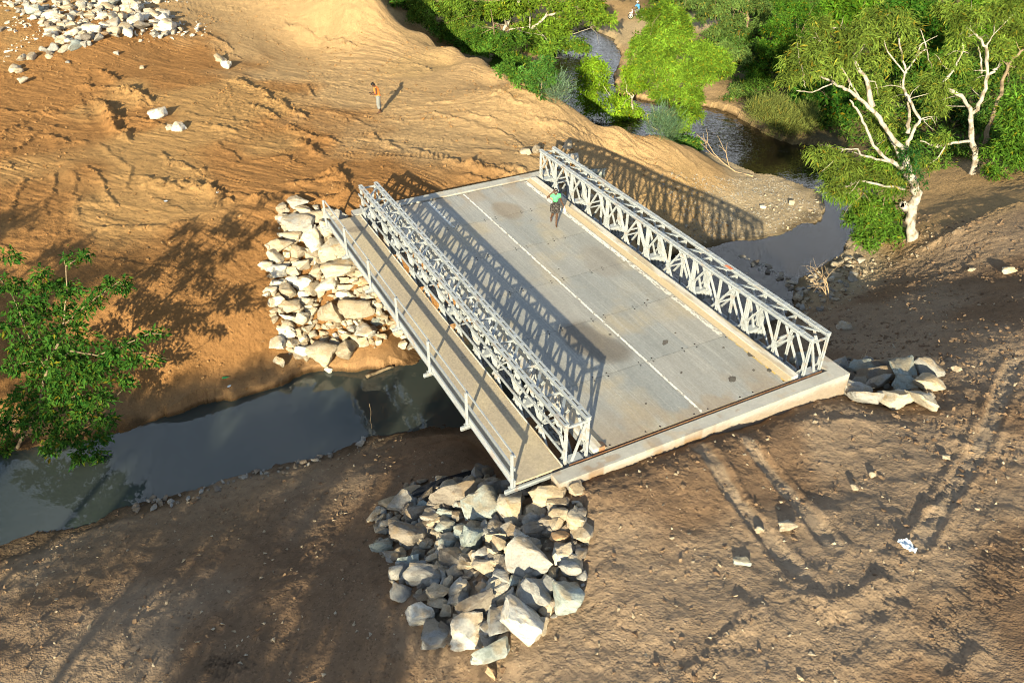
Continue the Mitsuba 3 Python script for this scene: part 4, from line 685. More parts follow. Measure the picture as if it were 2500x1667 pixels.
([-8.73,18.78,-1.85,0.47,0.34,0.3,-0.18, 'c',3028,0.6], 'small cream plump rock, upper left edge of the walkway pile', 'rocks heaped beside the far end of the walkway'),
([-8.7,17.99,-2.28,0.71,0.44,0.39,-0.23, 'w',3029,0.6], 'medium white plump rock, middle left edge of the walkway pile, rightmost', 'rocks heaped beside the far end of the walkway'),
([-8.27,17.73,-2.39,0.94,0.72,0.63,-0.08, 'w',3030,0.6], 'large white plump rock, middle left of the walkway pile', 'rocks heaped beside the far end of the walkway'),
([-7.93,17.42,-2.6,0.65,1.04,0.49,-0.34, 't',3031,0.6], 'medium tan plump rock, middle left of the walkway pile, left of two', 'rocks heaped beside the far end of the walkway'),
([-7.35,17.2,-2.48,1.12,0.93,0.82,-0.09, 'w',3032,0.6], 'large white plump rock, middle centre of the walkway pile', 'rocks heaped beside the far end of the walkway'),
([-6.54,17.08,-2.36,0.53,0.39,0.34,0.21, 't',3033,0.6], 'small tan plump rock, middle centre of the walkway pile', 'rocks heaped beside the far end of the walkway'),
([-6.67,16.76,-2.52,0.82,0.45,0.45,-0.17, 'c',3034,0.6], 'medium cream plump rock, middle centre of the walkway pile', 'rocks heaped beside the far end of the walkway'),
([-5.87,16.85,-2.14,0.53,0.39,0.34,-0.06, 'c',3035,0.6], 'small cream plump rock, middle right of the walkway pile, second from left', 'rocks heaped beside the far end of the walkway'),
([-9.49,17.9,-2.24,0.58,0.49,0.43,-0.09, 'w',3036,0.6], 'medium white plump rock, middle left edge of the walkway pile, leftmost', 'rocks heaped beside the far end of the walkway'),
([-9.11,17.46,-2.47,0.87,0.7,0.62,-0.26, 't',3037,0.6], 'large tan plump rock, middle left edge of the walkway pile', 'rocks heaped beside the far end of the walkway'),
([-9.8,17.57,-2.34,0.75,0.41,0.41,0.23, 'c',3038,0.6], 'medium cream plump rock, middle left edge of the walkway pile', 'rocks heaped beside the far end of the walkway'),
([-9.98,17.5,-2.4,0.4,0.32,0.28,-0.01, 'c',3039,0.6], 'small cream plump rock, middle left edge of the walkway pile', 'rocks heaped beside the far end of the walkway'),
([-9.64,17.13,-2.64,0.81,0.53,0.47,0.08, 'w',3040,0.6], 'medium white plump rock, middle left edge of the walkway pile, second from left', 'rocks heaped beside the far end of the walkway'),
([-8.39,17.3,-2.74,0.65,0.44,0.38,0.04, 'w',3041,0.6], 'small white plump rock, middle left of the walkway pile', 'rocks heaped beside the far end of the walkway'),
([-6.84,16.54,-2.73,0.65,0.43,0.38,-0.08, 'w',3042,0.6], 'small white plump rock, middle centre of the walkway pile', 'rocks heaped beside the far end of the walkway'),
([-6.5,16.22,-2.72,0.47,0.58,0.35,0.26, 'c',3043,0.6], 'small cream plump rock, middle centre of the walkway pile, right of two', 'rocks heaped beside the far end of the walkway'),
([-6.2,16.19,-2.63,0.47,0.47,0.35,0.32, 'c',3044,0.6], 'small cream plump rock, middle right of the walkway pile, leftmost', 'rocks heaped beside the far end of the walkway'),
([-6.01,15.88,-2.76,0.41,0.63,0.31,-0.12, 'c',3045,0.6], 'small cream plump rock, middle right of the walkway pile, third from left', 'rocks heaped beside the far end of the walkway'),
([-5.79,16.15,-2.53,0.53,0.38,0.33,-0.09, 'c',3046,0.6], 'small cream plump rock, middle right of the walkway pile, fourth from left', 'rocks heaped beside the far end of the walkway'),
([-5.61,15.83,-2.75,0.53,0.38,0.33,-0.26, 'o',3047,0.6], 'small rusty orange plump rock, middle right of the walkway pile, right of two', 'rocks heaped beside the far end of the walkway'),
([-5.46,15.61,-2.93,0.41,0.66,0.31,0.03, 'o',3048,0.6], 'small rusty orange tall narrow rock, middle right of the walkway pile', 'rocks heaped beside the far end of the walkway'),
([-5.85,15.53,-2.93,0.47,0.37,0.33,-0.18, 'c',3049,0.6], 'small cream plump rock, middle right of the walkway pile, rightmost', 'rocks heaped beside the far end of the walkway'),
([-5.28,15.39,-3.2,0.35,0.46,0.26,-0.15, 'g',3050,0.6], 'small grey plump rock, lower right edge of the walkway pile', 'rocks heaped beside the far end of the walkway'),
([-9.24,16.8,-2.88,1.16,0.66,0.64,-0.07, 't',3051,0.6], 'large tan plump rock, lower left edge of the walkway pile', 'rocks heaped beside the far end of the walkway'),
([-8.45,16.96,-2.91,0.76,0.42,0.42,-0.19, 'c',3052,0.6], 'medium cream plump rock, middle left of the walkway pile', 'rocks heaped beside the far end of the walkway'),
([-8.28,16.48,-3.22,0.52,0.63,0.39,0.14, 'c',3053,0.6], 'medium cream plump rock, lower left of the walkway pile', 'rocks heaped beside the far end of the walkway'),
([-9.38,16.41,-3.14,1.04,0.57,0.57,-0.14, 'w',3054,0.6], 'medium white wide flat rock, lower left edge of the walkway pile, right of two', 'rocks heaped beside the far end of the walkway'),
([-8.85,16.31,-3.27,0.81,0.79,0.61,0.29, 'c',3055,0.6], 'large cream plump rock, lower left of the walkway pile', 'rocks heaped beside the far end of the walkway'),
([-9.49,16.1,-3.36,0.63,0.47,0.42,0.04, 't',3056,0.6], 'medium tan plump rock, lower left edge of the walkway pile', 'rocks heaped beside the far end of the walkway'),
([-6.66,15.26,-3.0,1.62,1.05,0.93,-0.06, 't',3057,0.6], 'huge tan plump rock, lower right of the walkway pile', 'rocks heaped beside the far end of the walkway'),
([-7.69,15.95,-3.09,1.51,1.17,1.03,-0.29, 't',3058,0.6], 'huge tan plump rock, lower centre of the walkway pile', 'rocks heaped beside the far end of the walkway'),
([-5.72,15.17,-3.23,0.47,0.45,0.35,-0.09, 'c',3059,0.6], 'small cream plump rock, lower right of the walkway pile', 'rocks heaped beside the far end of the walkway'),
([-5.61,14.92,-3.46,0.58,0.47,0.42,0.01, 'c',3060,0.6], 'medium cream plump rock, lower right of the walkway pile', 'rocks heaped beside the far end of the walkway'),
([-5.98,14.76,-3.47,0.4,0.39,0.3,-0.17, 'b',3061,0.6], 'small blue grey plump rock, lower right of the walkway pile', 'rocks heaped beside the far end of the walkway'),
([-7.01,14.89,-3.58,0.4,0.64,0.3,0.03, 'g',3062,0.6], 'medium grey tall narrow rock, lower centre of the walkway pile', 'rocks heaped beside the far end of the walkway'),
([-6.56,14.35,-3.55,0.97,1.23,0.73,0.07, 'w',3063,0.6], 'large white plump rock, lower right of the walkway pile', 'rocks heaped beside the far end of the walkway'),
([-9.73,15.85,-3.51,0.85,0.47,0.47,0.23, 'w',3064,0.6], 'medium white wide flat rock, lower left edge of the walkway pile, left of two', 'rocks heaped beside the far end of the walkway'),
([-8.74,15.92,-3.64,0.4,0.65,0.3,-0.29, 'c',3065,0.6], 'small cream tall narrow rock, lower left of the walkway pile', 'rocks heaped beside the far end of the walkway'),
([-9.16,15.86,-3.66,0.46,0.55,0.34,-0.31, 't',3066,0.6], 'small tan plump rock, lower left of the walkway pile', 'rocks heaped beside the far end of the walkway'),
([-9.09,15.57,-3.88,0.52,0.36,0.32,0.08, 'w',3067,0.6], 'small white plump rock, bottom left of the walkway pile', 'rocks heaped beside the far end of the walkway'),
([-8.64,15.62,-3.87,0.4,0.39,0.3,0.31, 'c',3068,0.6], 'small cream plump rock, lower left of the walkway pile', 'rocks heaped beside the far end of the walkway'),
([-8.13,15.51,-3.8,0.52,0.3,0.29,0.22, 't',3069,0.6], 'small tan plump rock, lower centre of the walkway pile, left of two', 'rocks heaped beside the far end of the walkway'),
([-8.23,15.27,-4.0,0.46,0.36,0.32,0.25, 'c',3070,0.6], 'small cream plump rock, bottom centre of the walkway pile', 'rocks heaped beside the far end of the walkway'),
([-7.92,14.89,-3.99,0.52,0.49,0.39,0.25, 't',3071,0.6], 'small tan plump rock, bottom centre of the walkway pile', 'rocks heaped beside the far end of the walkway'),
([-7.73,15.11,-3.87,0.4,0.31,0.28,0.26, 'w',3072,0.6], 'small white plump rock, lower centre of the walkway pile, left of two', 'rocks heaped beside the far end of the walkway'),
([-7.42,15.01,-3.74,0.46,0.31,0.28,-0.15, 'w',3073,0.6], 'small white plump rock, lower centre of the walkway pile, right of two', 'rocks heaped beside the far end of the walkway'),
([-7.03,14.49,-3.8,0.4,0.48,0.3,-0.32, 'c',3074,0.6], 'small cream plump rock, bottom right of the walkway pile', 'rocks heaped beside the far end of the walkway'),
([-6.92,14.13,-3.9,0.68,0.39,0.38,-0.16, 'c',3075,0.6], 'medium cream plump rock, bottom right of the walkway pile', 'rocks heaped beside the far end of the walkway'),
([-10.22,15.39,-3.72,0.73,0.61,0.54,0.18, 'w',3076,0.6], 'medium white plump rock, bottom left edge of the walkway pile', 'rocks heaped beside the far end of the walkway'),
([-9.68,15.37,-3.85,0.68,0.51,0.45,0.26, 'c',3077,0.6], 'medium cream plump rock, bottom left edge of the walkway pile, right of two', 'rocks heaped beside the far end of the walkway'),
([-9.77,15.24,-4.05,0.4,0.25,0.23,-0.28, 'c',3078,0.6], 'small cream plump rock, bottom left edge of the walkway pile', 'rocks heaped beside the far end of the walkway'),
([-9.31,15.06,-4.12,0.91,0.56,0.5,0.12, 'w',3079,0.6], 'medium white plump rock, bottom left of the walkway pile', 'rocks heaped beside the far end of the walkway'),
([-8.53,14.51,-4.15,1.31,1.23,0.98,-0.13, 't',3080,0.6], 'huge tan plump rock, bottom left of the walkway pile', 'rocks heaped beside the far end of the walkway'),
([-7.56,14.01,-4.02,1.13,1.26,0.85,0.21, 't',3081,0.6], 'large tan plump rock, bottom centre of the walkway pile', 'rocks heaped beside the far end of the walkway'),
([-10.41,14.73,-4.17,0.67,0.5,0.44,-0.27, 'c',3082,0.6], 'medium cream plump rock, bottom left edge of the walkway pile, left of two', 'rocks heaped beside the far end of the walkway'),
([-8.51,14.06,-4.76,0.37,0.3,0.27,-0.29, 'w',3083,0.6], 'small white plump rock, bottom centre of the walkway pile', 'rocks heaped beside the far end of the walkway'),
([-5.13,14.55,-3.99,0.88,0.48,0.48,-0.24, 'c',3084,0.6], 'medium cream wide flat rock, lower right edge of the walkway pile', 'rocks heaped beside the far end of the walkway'),
([-5.09,13.87,-4.45,0.52,0.41,0.37,-0.01, 'c',3085,0.6], 'small cream plump rock, bottom right edge of the walkway pile', 'rocks heaped beside the far end of the walkway'),
([-4.67,13.88,-4.63,0.53,0.6,0.4,0.15, 'g',3086,0.6], 'medium grey plump rock, bottom right edge of the walkway pile', 'rocks heaped beside the far end of the walkway'),
([-4.79,14.35,-4.4,0.65,0.36,0.36,-0.21, 'c',3087,0.6], 'small cream wide flat rock, bottom right edge of the walkway pile', 'rocks heaped beside the far end of the walkway'),
([-7.75,15.64,-3.58,0.52,0.29,0.29,-0.29, 'c',3088,0.6], 'small cream wide flat rock, lower centre of the walkway pile', 'rocks heaped beside the far end of the walkway'),
([-5.8,17.58,-1.69,0.48,0.34,0.3,-0.09, 'o',3089,0.6], 'small rusty orange plump rock, upper right of the walkway pile', 'rocks heaped beside the far end of the walkway'),
([-5.8,16.45,-2.35,0.65,0.36,0.36,0.32, 'o',3090,0.6], 'small rusty orange plump rock, middle right of the walkway pile, left of two', 'rocks heaped beside the far end of the walkway'),
([-7.02,16.92,-2.7,0.41,0.33,0.29,0.13, 'c',3091,0.6], 'small cream plump rock, middle centre of the walkway pile, left of two', 'rocks heaped beside the far end of the walkway'),
([-5.09,14.89,-3.76,0.47,0.32,0.28,-0.12, 'o',3092,0.6], 'small rusty orange plump rock, lower right edge of the walkway pile', 'rocks heaped beside the far end of the walkway'),
([-6.79,19.54,-0.98,0.67,0.88,0.5,-0.33, 'c',3093,0.6], 'medium cream plump rock, top left of the walkway pile, right of two', 'rocks heaped beside the far end of the walkway'),
([-6.9,16.02,-2.99,0.53,0.32,0.29,-0.27, 't',3094,0.6], 'small tan plump rock, lower centre of the walkway pile, right of two', 'rocks heaped beside the far end of the walkway'),
([-17.12,58.2,2.24,1.3,1.09,0.84,0.11, 'b',4000,0.45], 'huge blue grey plump rock, top left edge of the hilltop pile', 'rocks dumped at the top left of the slope'),
([-16.91,57.13,2.08,0.61,0.97,0.46,-0.12, 'w',4001,0.45], 'small white plump rock, top left edge of the hilltop pile, rightmost', 'rocks dumped at the top left of the slope'),
([-17.22,56.73,2.01,0.67,0.53,0.41,-0.01, 'w',4002,0.45], 'small white plump rock, upper left edge of the hilltop pile', 'rocks dumped at the top left of the slope'),
([-17.68,58.8,2.06,0.55,0.88,0.41,0.03, 'd',4003,0.45], 'small dark brown plump rock, top left edge of the hilltop pile', 'rocks dumped at the top left of the slope'),
([-18.13,59.46,2.03,0.48,0.77,0.36,-0.25, 'g',4004,0.45], 'small grey plump rock, top left edge of the hilltop pile', 'rocks dumped at the top left of the slope'),
([-16.12,56.11,2.2,1.27,0.79,0.7,0.16, 'w',4005,0.45], 'large white wide flat rock, top left of the hilltop pile', 'rocks dumped at the top left of the slope'),
([-15.63,56.37,2.16,0.74,0.62,0.47,0.04, 'w',4006,0.45], 'small white plump rock, top left of the hilltop pile', 'rocks dumped at the top left of the slope'),
([-15.95,54.15,2.1,0.98,0.62,0.54,-0.35, 'w',4007,0.45], 'medium white wide flat rock, upper left of the hilltop pile', 'rocks dumped at the top left of the slope'),
([-16.3,53.85,2.02,0.65,0.79,0.49,0.08, 'd',4008,0.45], 'small dark brown plump rock, upper left of the hilltop pile', 'rocks dumped at the top left of the slope'),
([-15.46,52.67,2.1,0.77,0.74,0.58,-0.09, 'c',4009,0.45], 'medium cream plump rock, upper left of the hilltop pile, left of two', 'rocks dumped at the top left of the slope'),
([-16.7,55.02,2.02,0.66,0.6,0.46,0.34, 'c',4010,0.45], 'small cream plump rock, upper left of the hilltop pile, left of two', 'rocks dumped at the top left of the slope'),
([-16.65,54.08,1.93,0.52,0.42,0.32,0.06, 'c',4011,0.45], 'small cream plump rock, upper left of the hilltop pile, right of two', 'rocks dumped at the top left of the slope'),
([-16.06,51.88,2.0,1.15,0.63,0.63,0.23, 'c',4012,0.45], 'large cream wide flat rock, upper left of the hilltop pile', 'rocks dumped at the top left of the slope'),
([-16.32,51.3,1.88,0.69,1.11,0.52,-0.29, 'w',4013,0.45], 'medium white plump rock, middle left of the hilltop pile, leftmost', 'rocks dumped at the top left of the slope'),
([-15.26,55.06,2.15,0.59,0.95,0.44,-0.17, 't',4014,0.45], 'medium tan plump rock, upper left of the hilltop pile', 'rocks dumped at the top left of the slope'),
([-14.75,54.45,2.19,0.66,1.05,0.49,-0.03, 'c',4015,0.45], 'medium cream plump rock, upper left of the hilltop pile, right of two', 'rocks dumped at the top left of the slope'),
([-15.1,53.57,2.1,0.52,0.5,0.39,-0.15, 'g',4016,0.45], 'small grey plump rock, upper left of the hilltop pile', 'rocks dumped at the top left of the slope'),
([-13.98,57.55,2.35,0.96,0.91,0.7,-0.13, 'w',4017,0.45], 'medium white plump rock, top centre of the hilltop pile', 'rocks dumped at the top left of the slope'),
([-14.7,57.33,2.29,0.96,0.81,0.62,-0.26, 't',4018,0.45], 'medium tan plump rock, top left of the hilltop pile', 'rocks dumped at the top left of the slope'),
([-14.84,59.5,2.24,0.63,1.01,0.47,0.32, 'c',4019,0.45], 'small cream plump rock, top left of the hilltop pile, right of two', 'rocks dumped at the top left of the slope'),
([-14.4,55.69,2.22,0.6,0.96,0.45,-0.14, 'g',4020,0.45], 'small grey plump rock, top left of the hilltop pile', 'rocks dumped at the top left of the slope'),
([-14.06,55.26,2.22,0.53,0.85,0.4,-0.02, 't',4021,0.45], 'small tan plump rock, top centre of the hilltop pile, left of two', 'rocks dumped at the top left of the slope'),
([-13.44,53.96,2.33,0.86,0.93,0.64,-0.01, 'c',4022,0.45], 'medium cream plump rock, top centre of the hilltop pile, left of two', 'rocks dumped at the top left of the slope'),
([-12.93,55.92,2.32,0.74,1.01,0.56,-0.17, 'c',4023,0.45], 'medium cream plump rock, top centre of the hilltop pile, right of two', 'rocks dumped at the top left of the slope'),
([-12.61,53.48,2.31,0.79,1.26,0.59,-0.11, 'w',4024,0.45], 'large white plump rock, top centre of the hilltop pile', 'rocks dumped at the top left of the slope'),
([-12.14,56.38,2.33,1.09,0.6,0.6,-0.02, 't',4025,0.45], 'medium tan wide flat rock, top centre of the hilltop pile', 'rocks dumped at the top left of the slope'),
([-12.13,58.0,2.32,1.12,0.62,0.62,-0.21, 'w',4026,0.45], 'medium white wide flat rock, top centre of the hilltop pile', 'rocks dumped at the top left of the slope'),
([-11.53,57.32,2.33,0.9,1.44,0.68,0.19, 'b',4027,0.45], 'large blue grey plump rock, top centre of the hilltop pile', 'rocks dumped at the top left of the slope'),
([-11.99,52.93,2.27,0.72,1.16,0.54,-0.13, 'c',4028,0.45], 'medium cream plump rock, upper centre of the hilltop pile', 'rocks dumped at the top left of the slope'),
([-10.89,57.25,2.28,1.12,0.83,0.64,0.06, 'w',4029,0.45], 'large white wide flat rock, top right of the hilltop pile', 'rocks dumped at the top left of the slope'),
([-11.01,55.45,2.28,1.1,0.6,0.6,0.28, 'w',4030,0.45], 'medium white wide flat rock, top right of the hilltop pile', 'rocks dumped at the top left of the slope'),
([-10.25,55.58,2.3,1.04,1.65,0.78,0.12, 'w',4031,0.45], 'large white plump rock, top right of the hilltop pile, left of two', 'rocks dumped at the top left of the slope'),
([-10.72,51.5,2.26,1.05,1.31,0.78,0.09, 'w',4032,0.45], 'large white plump rock, upper right of the hilltop pile, right of two', 'rocks dumped at the top left of the slope'),
([-11.46,52.54,2.27,0.79,1.26,0.59,0.21, 't',4033,0.45], 'large tan plump rock, upper right of the hilltop pile', 'rocks dumped at the top left of the slope'),
([-10.74,54.76,2.21,0.75,0.62,0.48,-0.1, 't',4034,0.45], 'small tan plump rock, top right of the hilltop pile, right of two', 'rocks dumped at the top left of the slope'),
([-10.0,52.55,2.17,0.79,1.27,0.6,0.03, 'w',4035,0.45], 'large white plump rock, top right of the hilltop pile, right of two', 'rocks dumped at the top left of the slope'),
([-9.3,53.06,2.17,1.34,0.95,0.74,0.34, 'c',4036,0.45], 'huge cream wide flat rock, top right of the hilltop pile', 'rocks dumped at the top left of the slope'),
([-8.5,53.62,2.03,0.75,0.98,0.56,-0.32, 'w',4037,0.45], 'medium white plump rock, top right edge of the hilltop pile', 'rocks dumped at the top left of the slope'),
([-8.83,51.96,2.05,0.93,0.85,0.66,-0.15, 'w',4038,0.45], 'medium white plump rock, upper right edge of the hilltop pile, right of two', 'rocks dumped at the top left of the slope'),
([-9.43,51.4,2.0,0.79,0.58,0.46,-0.3, 'w',4039,0.45], 'medium white plump rock, upper right edge of the hilltop pile, left of two', 'rocks dumped at the top left of the slope'),
([-9.66,50.61,1.96,0.71,0.58,0.45,0.3, 'c',4040,0.45], 'small cream plump rock, upper right of the hilltop pile', 'rocks dumped at the top left of the slope'),
([-8.81,49.73,1.94,1.29,1.14,0.89,-0.26, 'w',4041,0.45], 'huge white plump rock, upper right edge of the hilltop pile', 'rocks dumped at the top left of the slope'),
([-8.57,49.43,1.69,0.58,0.93,0.44,0.08, 'g',4042,0.45], 'small grey plump rock, upper right edge of the hilltop pile', 'rocks dumped at the top left of the slope'),
([-9.43,49.92,1.85,0.65,0.57,0.45,0.28, 'c',4043,0.45], 'small cream plump rock, upper right edge of the hilltop pile', 'rocks dumped at the top left of the slope'),
([-9.81,48.88,1.73,0.63,0.99,0.48,0.33, 'g',4044,0.45], 'medium grey plump rock, middle right edge of the hilltop pile', 'rocks dumped at the top left of the slope'),
([-9.19,49.0,1.69,0.7,0.56,0.44,-0.21, 'g',4045,0.45], 'small grey plump rock, middle right edge of the hilltop pile', 'rocks dumped at the top left of the slope'),
([-7.95,49.79,1.66,0.45,0.73,0.34,0.05, 't',4046,0.45], 'small tan plump rock, upper right edge of the hilltop pile', 'rocks dumped at the top left of the slope'),
([-8.16,49.3,1.56,0.32,0.36,0.24,0.14, 'w',4047,0.45], 'small white plump rock, upper right edge of the hilltop pile', 'rocks dumped at the top left of the slope'),
([-10.46,50.15,2.09,1.29,0.71,0.71,0.25, 'd',4048,0.45], 'medium dark brown wide flat rock, upper right of the hilltop pile', 'rocks dumped at the top left of the slope'),
([-11.52,49.88,2.15,1.08,0.88,0.69,0.26, 'c',4049,0.45], 'large cream plump rock, upper right of the hilltop pile', 'rocks dumped at the top left of the slope'),
([-11.48,49.03,2.0,0.75,1.2,0.56,0.25, 'w',4050,0.45], 'large white plump rock, upper right of the hilltop pile, left of two', 'rocks dumped at the top left of the slope'),
([-12.16,50.92,2.28,0.96,0.9,0.7,-0.22, 'g',4051,0.45], 'large grey plump rock, upper centre of the hilltop pile', 'rocks dumped at the top left of the slope'),
([-12.79,50.74,2.22,0.83,0.73,0.57,0.06, 'w',4052,0.45], 'medium white plump rock, upper centre of the hilltop pile', 'rocks dumped at the top left of the slope'),
([-12.39,49.38,2.13,1.07,0.59,0.59,0.08, 't',4053,0.45], 'medium tan wide flat rock, upper centre of the hilltop pile', 'rocks dumped at the top left of the slope'),
([-13.04,48.78,2.06,0.68,0.62,0.49,0.26, 'o',4054,0.45], 'medium rusty orange plump rock, middle centre of the hilltop pile', 'rocks dumped at the top left of the slope'),
([-13.64,50.13,2.22,1.2,0.88,0.69,-0.01, 'w',4055,0.45], 'huge white plump rock, upper centre of the hilltop pile', 'rocks dumped at the top left of the slope'),
([-14.36,51.09,2.09,0.57,0.91,0.43,-0.23, 'w',4056,0.45], 'medium white tall narrow rock, upper centre of the hilltop pile', 'rocks dumped at the top left of the slope'),
([-14.78,52.03,2.16,0.83,1.33,0.62,0.28, 'c',4057,0.45], 'large cream plump rock, upper left of the hilltop pile', 'rocks dumped at the top left of the slope'),
([-14.9,50.39,2.03,0.69,1.1,0.52,-0.27, 'w',4058,0.45], 'medium white plump rock, middle left of the hilltop pile, rightmost', 'rocks dumped at the top left of the slope'),
([-14.23,49.96,2.05,0.56,0.9,0.42,-0.02, 't',4059,0.45], 'small tan plump rock, middle centre of the hilltop pile', 'rocks dumped at the top left of the slope'),
([-14.05,48.68,2.04,0.8,0.8,0.6,-0.06, 'd',4060,0.45], 'medium dark brown plump rock, middle centre of the hilltop pile', 'rocks dumped at the top left of the slope'),
([-14.52,49.03,1.96,0.74,0.62,0.49,0.31, 'g',4061,0.45], 'medium grey plump rock, middle centre of the hilltop pile, left of two', 'rocks dumped at the top left of the slope'),
([-13.45,48.4,2.0,0.8,0.62,0.49,-0.14, 'g',4062,0.45], 'medium grey plump rock, middle centre of the hilltop pile, right of two', 'rocks dumped at the top left of the slope'),
([-15.66,49.54,1.86,0.8,1.08,0.6,0.02, 'c',4063,0.45], 'large cream plump rock, middle left of the hilltop pile', 'rocks dumped at the top left of the slope'),
([-15.3,50.4,1.9,0.5,0.47,0.37,-0.09, 'w',4064,0.45], 'small white plump rock, middle left of the hilltop pile', 'rocks dumped at the top left of the slope'),
([-14.88,47.93,1.82,0.85,1.15,0.64,0.16, 'b',4065,0.45], 'large blue grey plump rock, middle left of the hilltop pile', 'rocks dumped at the top left of the slope'),
([-14.4,48.14,1.82,0.55,0.83,0.41,0.31, 'g',4066,0.45], 'small grey plump rock, middle centre of the hilltop pile, left of two', 'rocks dumped at the top left of the slope'),
([-14.05,47.98,1.82,0.49,0.46,0.36,-0.24, 'g',4067,0.45], 'small grey plump rock, middle centre of the hilltop pile, right of two', 'rocks dumped at the top left of the slope'),
([-15.17,49.16,1.84,0.55,0.89,0.41,-0.02, 'w',4068,0.45], 'medium white plump rock, middle left of the hilltop pile, second from left', 'rocks dumped at the top left of the slope'),
([-15.63,48.08,1.65,0.67,1.07,0.5,-0.12, 'c',4069,0.45], 'medium cream plump rock, middle left of the hilltop pile', 'rocks dumped at the top left of the slope'),
([-16.28,48.65,1.63,0.73,0.68,0.54,-0.34, 'g',4070,0.45], 'medium grey plump rock, middle left of the hilltop pile', 'rocks dumped at the top left of the slope'),
([-16.86,49.04,1.52,0.73,0.53,0.42,0.14, 'g',4071,0.45], 'medium grey plump rock, lower left of the hilltop pile', 'rocks dumped at the top left of the slope'),
([-16.56,48.15,1.43,0.48,0.37,0.29,-0.25, 'd',4072,0.45], 'small dark brown plump rock, lower left of the hilltop pile', 'rocks dumped at the top left of the slope'),
([-16.64,47.65,1.37,0.48,0.4,0.32,-0.31, 't',4073,0.45], 'small tan plump rock, lower left of the hilltop pile', 'rocks dumped at the top left of the slope'),
([-18.35,48.57,1.25,0.6,0.91,0.45,-0.04, 'c',4074,0.45], 'medium cream plump rock, lower left edge of the hilltop pile', 'rocks dumped at the top left of the slope'),
([-17.71,48.25,1.33,0.66,1.03,0.5,0.34, 't',4075,0.45], 'medium tan plump rock, lower left edge of the hilltop pile', 'rocks dumped at the top left of the slope'),
([-18.8,46.81,1.08,0.64,0.97,0.48,0.15, 'c',4076,0.45], 'medium cream plump rock, bottom left edge of the hilltop pile', 'rocks dumped at the top left of the slope'),
([-18.53,46.26,1.03,0.52,0.73,0.39,0.29, 't',4077,0.45], 'small tan plump rock, bottom left edge of the hilltop pile', 'rocks dumped at the top left of the slope'),
([-18.35,44.36,0.91,0.57,0.57,0.43,-0.14, 'c',4078,0.45], 'small cream plump rock, bottom left edge of the hilltop pile', 'rocks dumped at the top left of the slope'),
([-15.62,46.13,1.24,0.29,0.42,0.22,0.14, 'g',4079,0.45], 'small grey plump rock, lower left of the hilltop pile', 'rocks dumped at the top left of the slope'),
([-12.62,46.18,1.41,0.45,0.4,0.32,-0.3, 'g',4080,0.45], 'small grey plump rock, lower right of the hilltop pile', 'rocks dumped at the top left of the slope'),
([-11.44,43.65,0.99,0.35,0.28,0.23,0.19, 't',4081,0.45], 'small tan plump rock, bottom right of the hilltop pile', 'rocks dumped at the top left of the slope'),
([-7.38,48.6,1.43,0.39,0.32,0.25,0.26, 'w',4082,0.45], 'small white plump rock, middle right edge of the hilltop pile', 'rocks dumped at the top left of the slope'),
([-19.38,55.39,1.72,0.39,0.62,0.29,-0.03, 'd',4083,0.45], 'small dark brown plump rock, upper left edge of the hilltop pile', 'rocks dumped at the top left of the slope'),
([-18.06,62.43,2.18,0.64,0.35,0.35,0.02, 'g',4084,0.45], 'small grey wide flat rock, top left edge of the hilltop pile', 'rocks dumped at the top left of the slope'),
([-17.01,61.59,2.21,0.57,0.61,0.43,-0.35, 'w',4085,0.45], 'small white plump rock, top left edge of the hilltop pile, second from left', 'rocks dumped at the top left of the slope'),
([-18.73,62.0,2.11,0.42,0.38,0.29,0.18, 'w',4086,0.45], 'small white plump rock, top left edge of the hilltop pile, leftmost', 'rocks dumped at the top left of the slope'),
([-16.57,61.32,2.15,0.5,0.38,0.29,-0.22, 'c',4087,0.45], 'small cream plump rock, top left of the hilltop pile, left of two', 'rocks dumped at the top left of the slope'),
([-13.33,57.95,2.27,0.62,0.74,0.47,0.32, 't',4088,0.45], 'small tan plump rock, top centre of the hilltop pile, right of two', 'rocks dumped at the top left of the slope'),
([-15.39,59.64,2.15,0.42,0.37,0.29,-0.15, 't',4089,0.45], 'small tan plump rock, top left of the hilltop pile, right of two', 'rocks dumped at the top left of the slope'),
([-13.53,59.7,2.23,0.63,0.47,0.36,0.2, 'g',4090,0.45], 'small grey wide flat rock, top centre of the hilltop pile', 'rocks dumped at the top left of the slope'),
([-13.87,52.83,2.12,0.39,0.33,0.26,-0.17, 't',4091,0.45], 'small tan plump rock, upper centre of the hilltop pile', 'rocks dumped at the top left of the slope'),
([-16.25,58.81,2.09,0.48,0.37,0.28,-0.07, 't',4092,0.45], 'small tan plump rock, top left of the hilltop pile, left of two', 'rocks dumped at the top left of the slope'),
([-11.55,55.38,2.23,0.54,0.54,0.41,0.24, 't',4093,0.45], 'small tan plump rock, top right of the hilltop pile, left of two', 'rocks dumped at the top left of the slope'),
([-11.64,34.82,0.67,0.92,0.9,0.69,-0.19, 'w',5000,0.7], 'white angular rock alone on the orange earth, the upper left of the three', None),
([-10.88,32.49,0.5,0.69,0.59,0.5,-0.21, 'w',5001,0.7], 'white rock lying on the orange earth, right one of a touching pair', None),
([-11.29,32.73,0.45,0.49,0.38,0.32,0.08, 'c',5002,0.7], 'small cream rock touching the right rock of its pair on orange earth', None),
([-6.35,42.29,0.85,0.77,0.7,0.56,0.25, 'w',5003,0.7], 'white block-shaped rock beside the track with a long shadow', None),
([-6.44,43.73,0.9,0.78,0.72,0.58,0.2, 't',5004,0.7], 'tan rock just behind the white block-shaped rock beside the track', None),
([5.16,21.55,0.05,0.61,0.66,0.46,0.03, 't',5005,0.7], 'tan boulder left of the end of the far right truss, the outer of two', None),
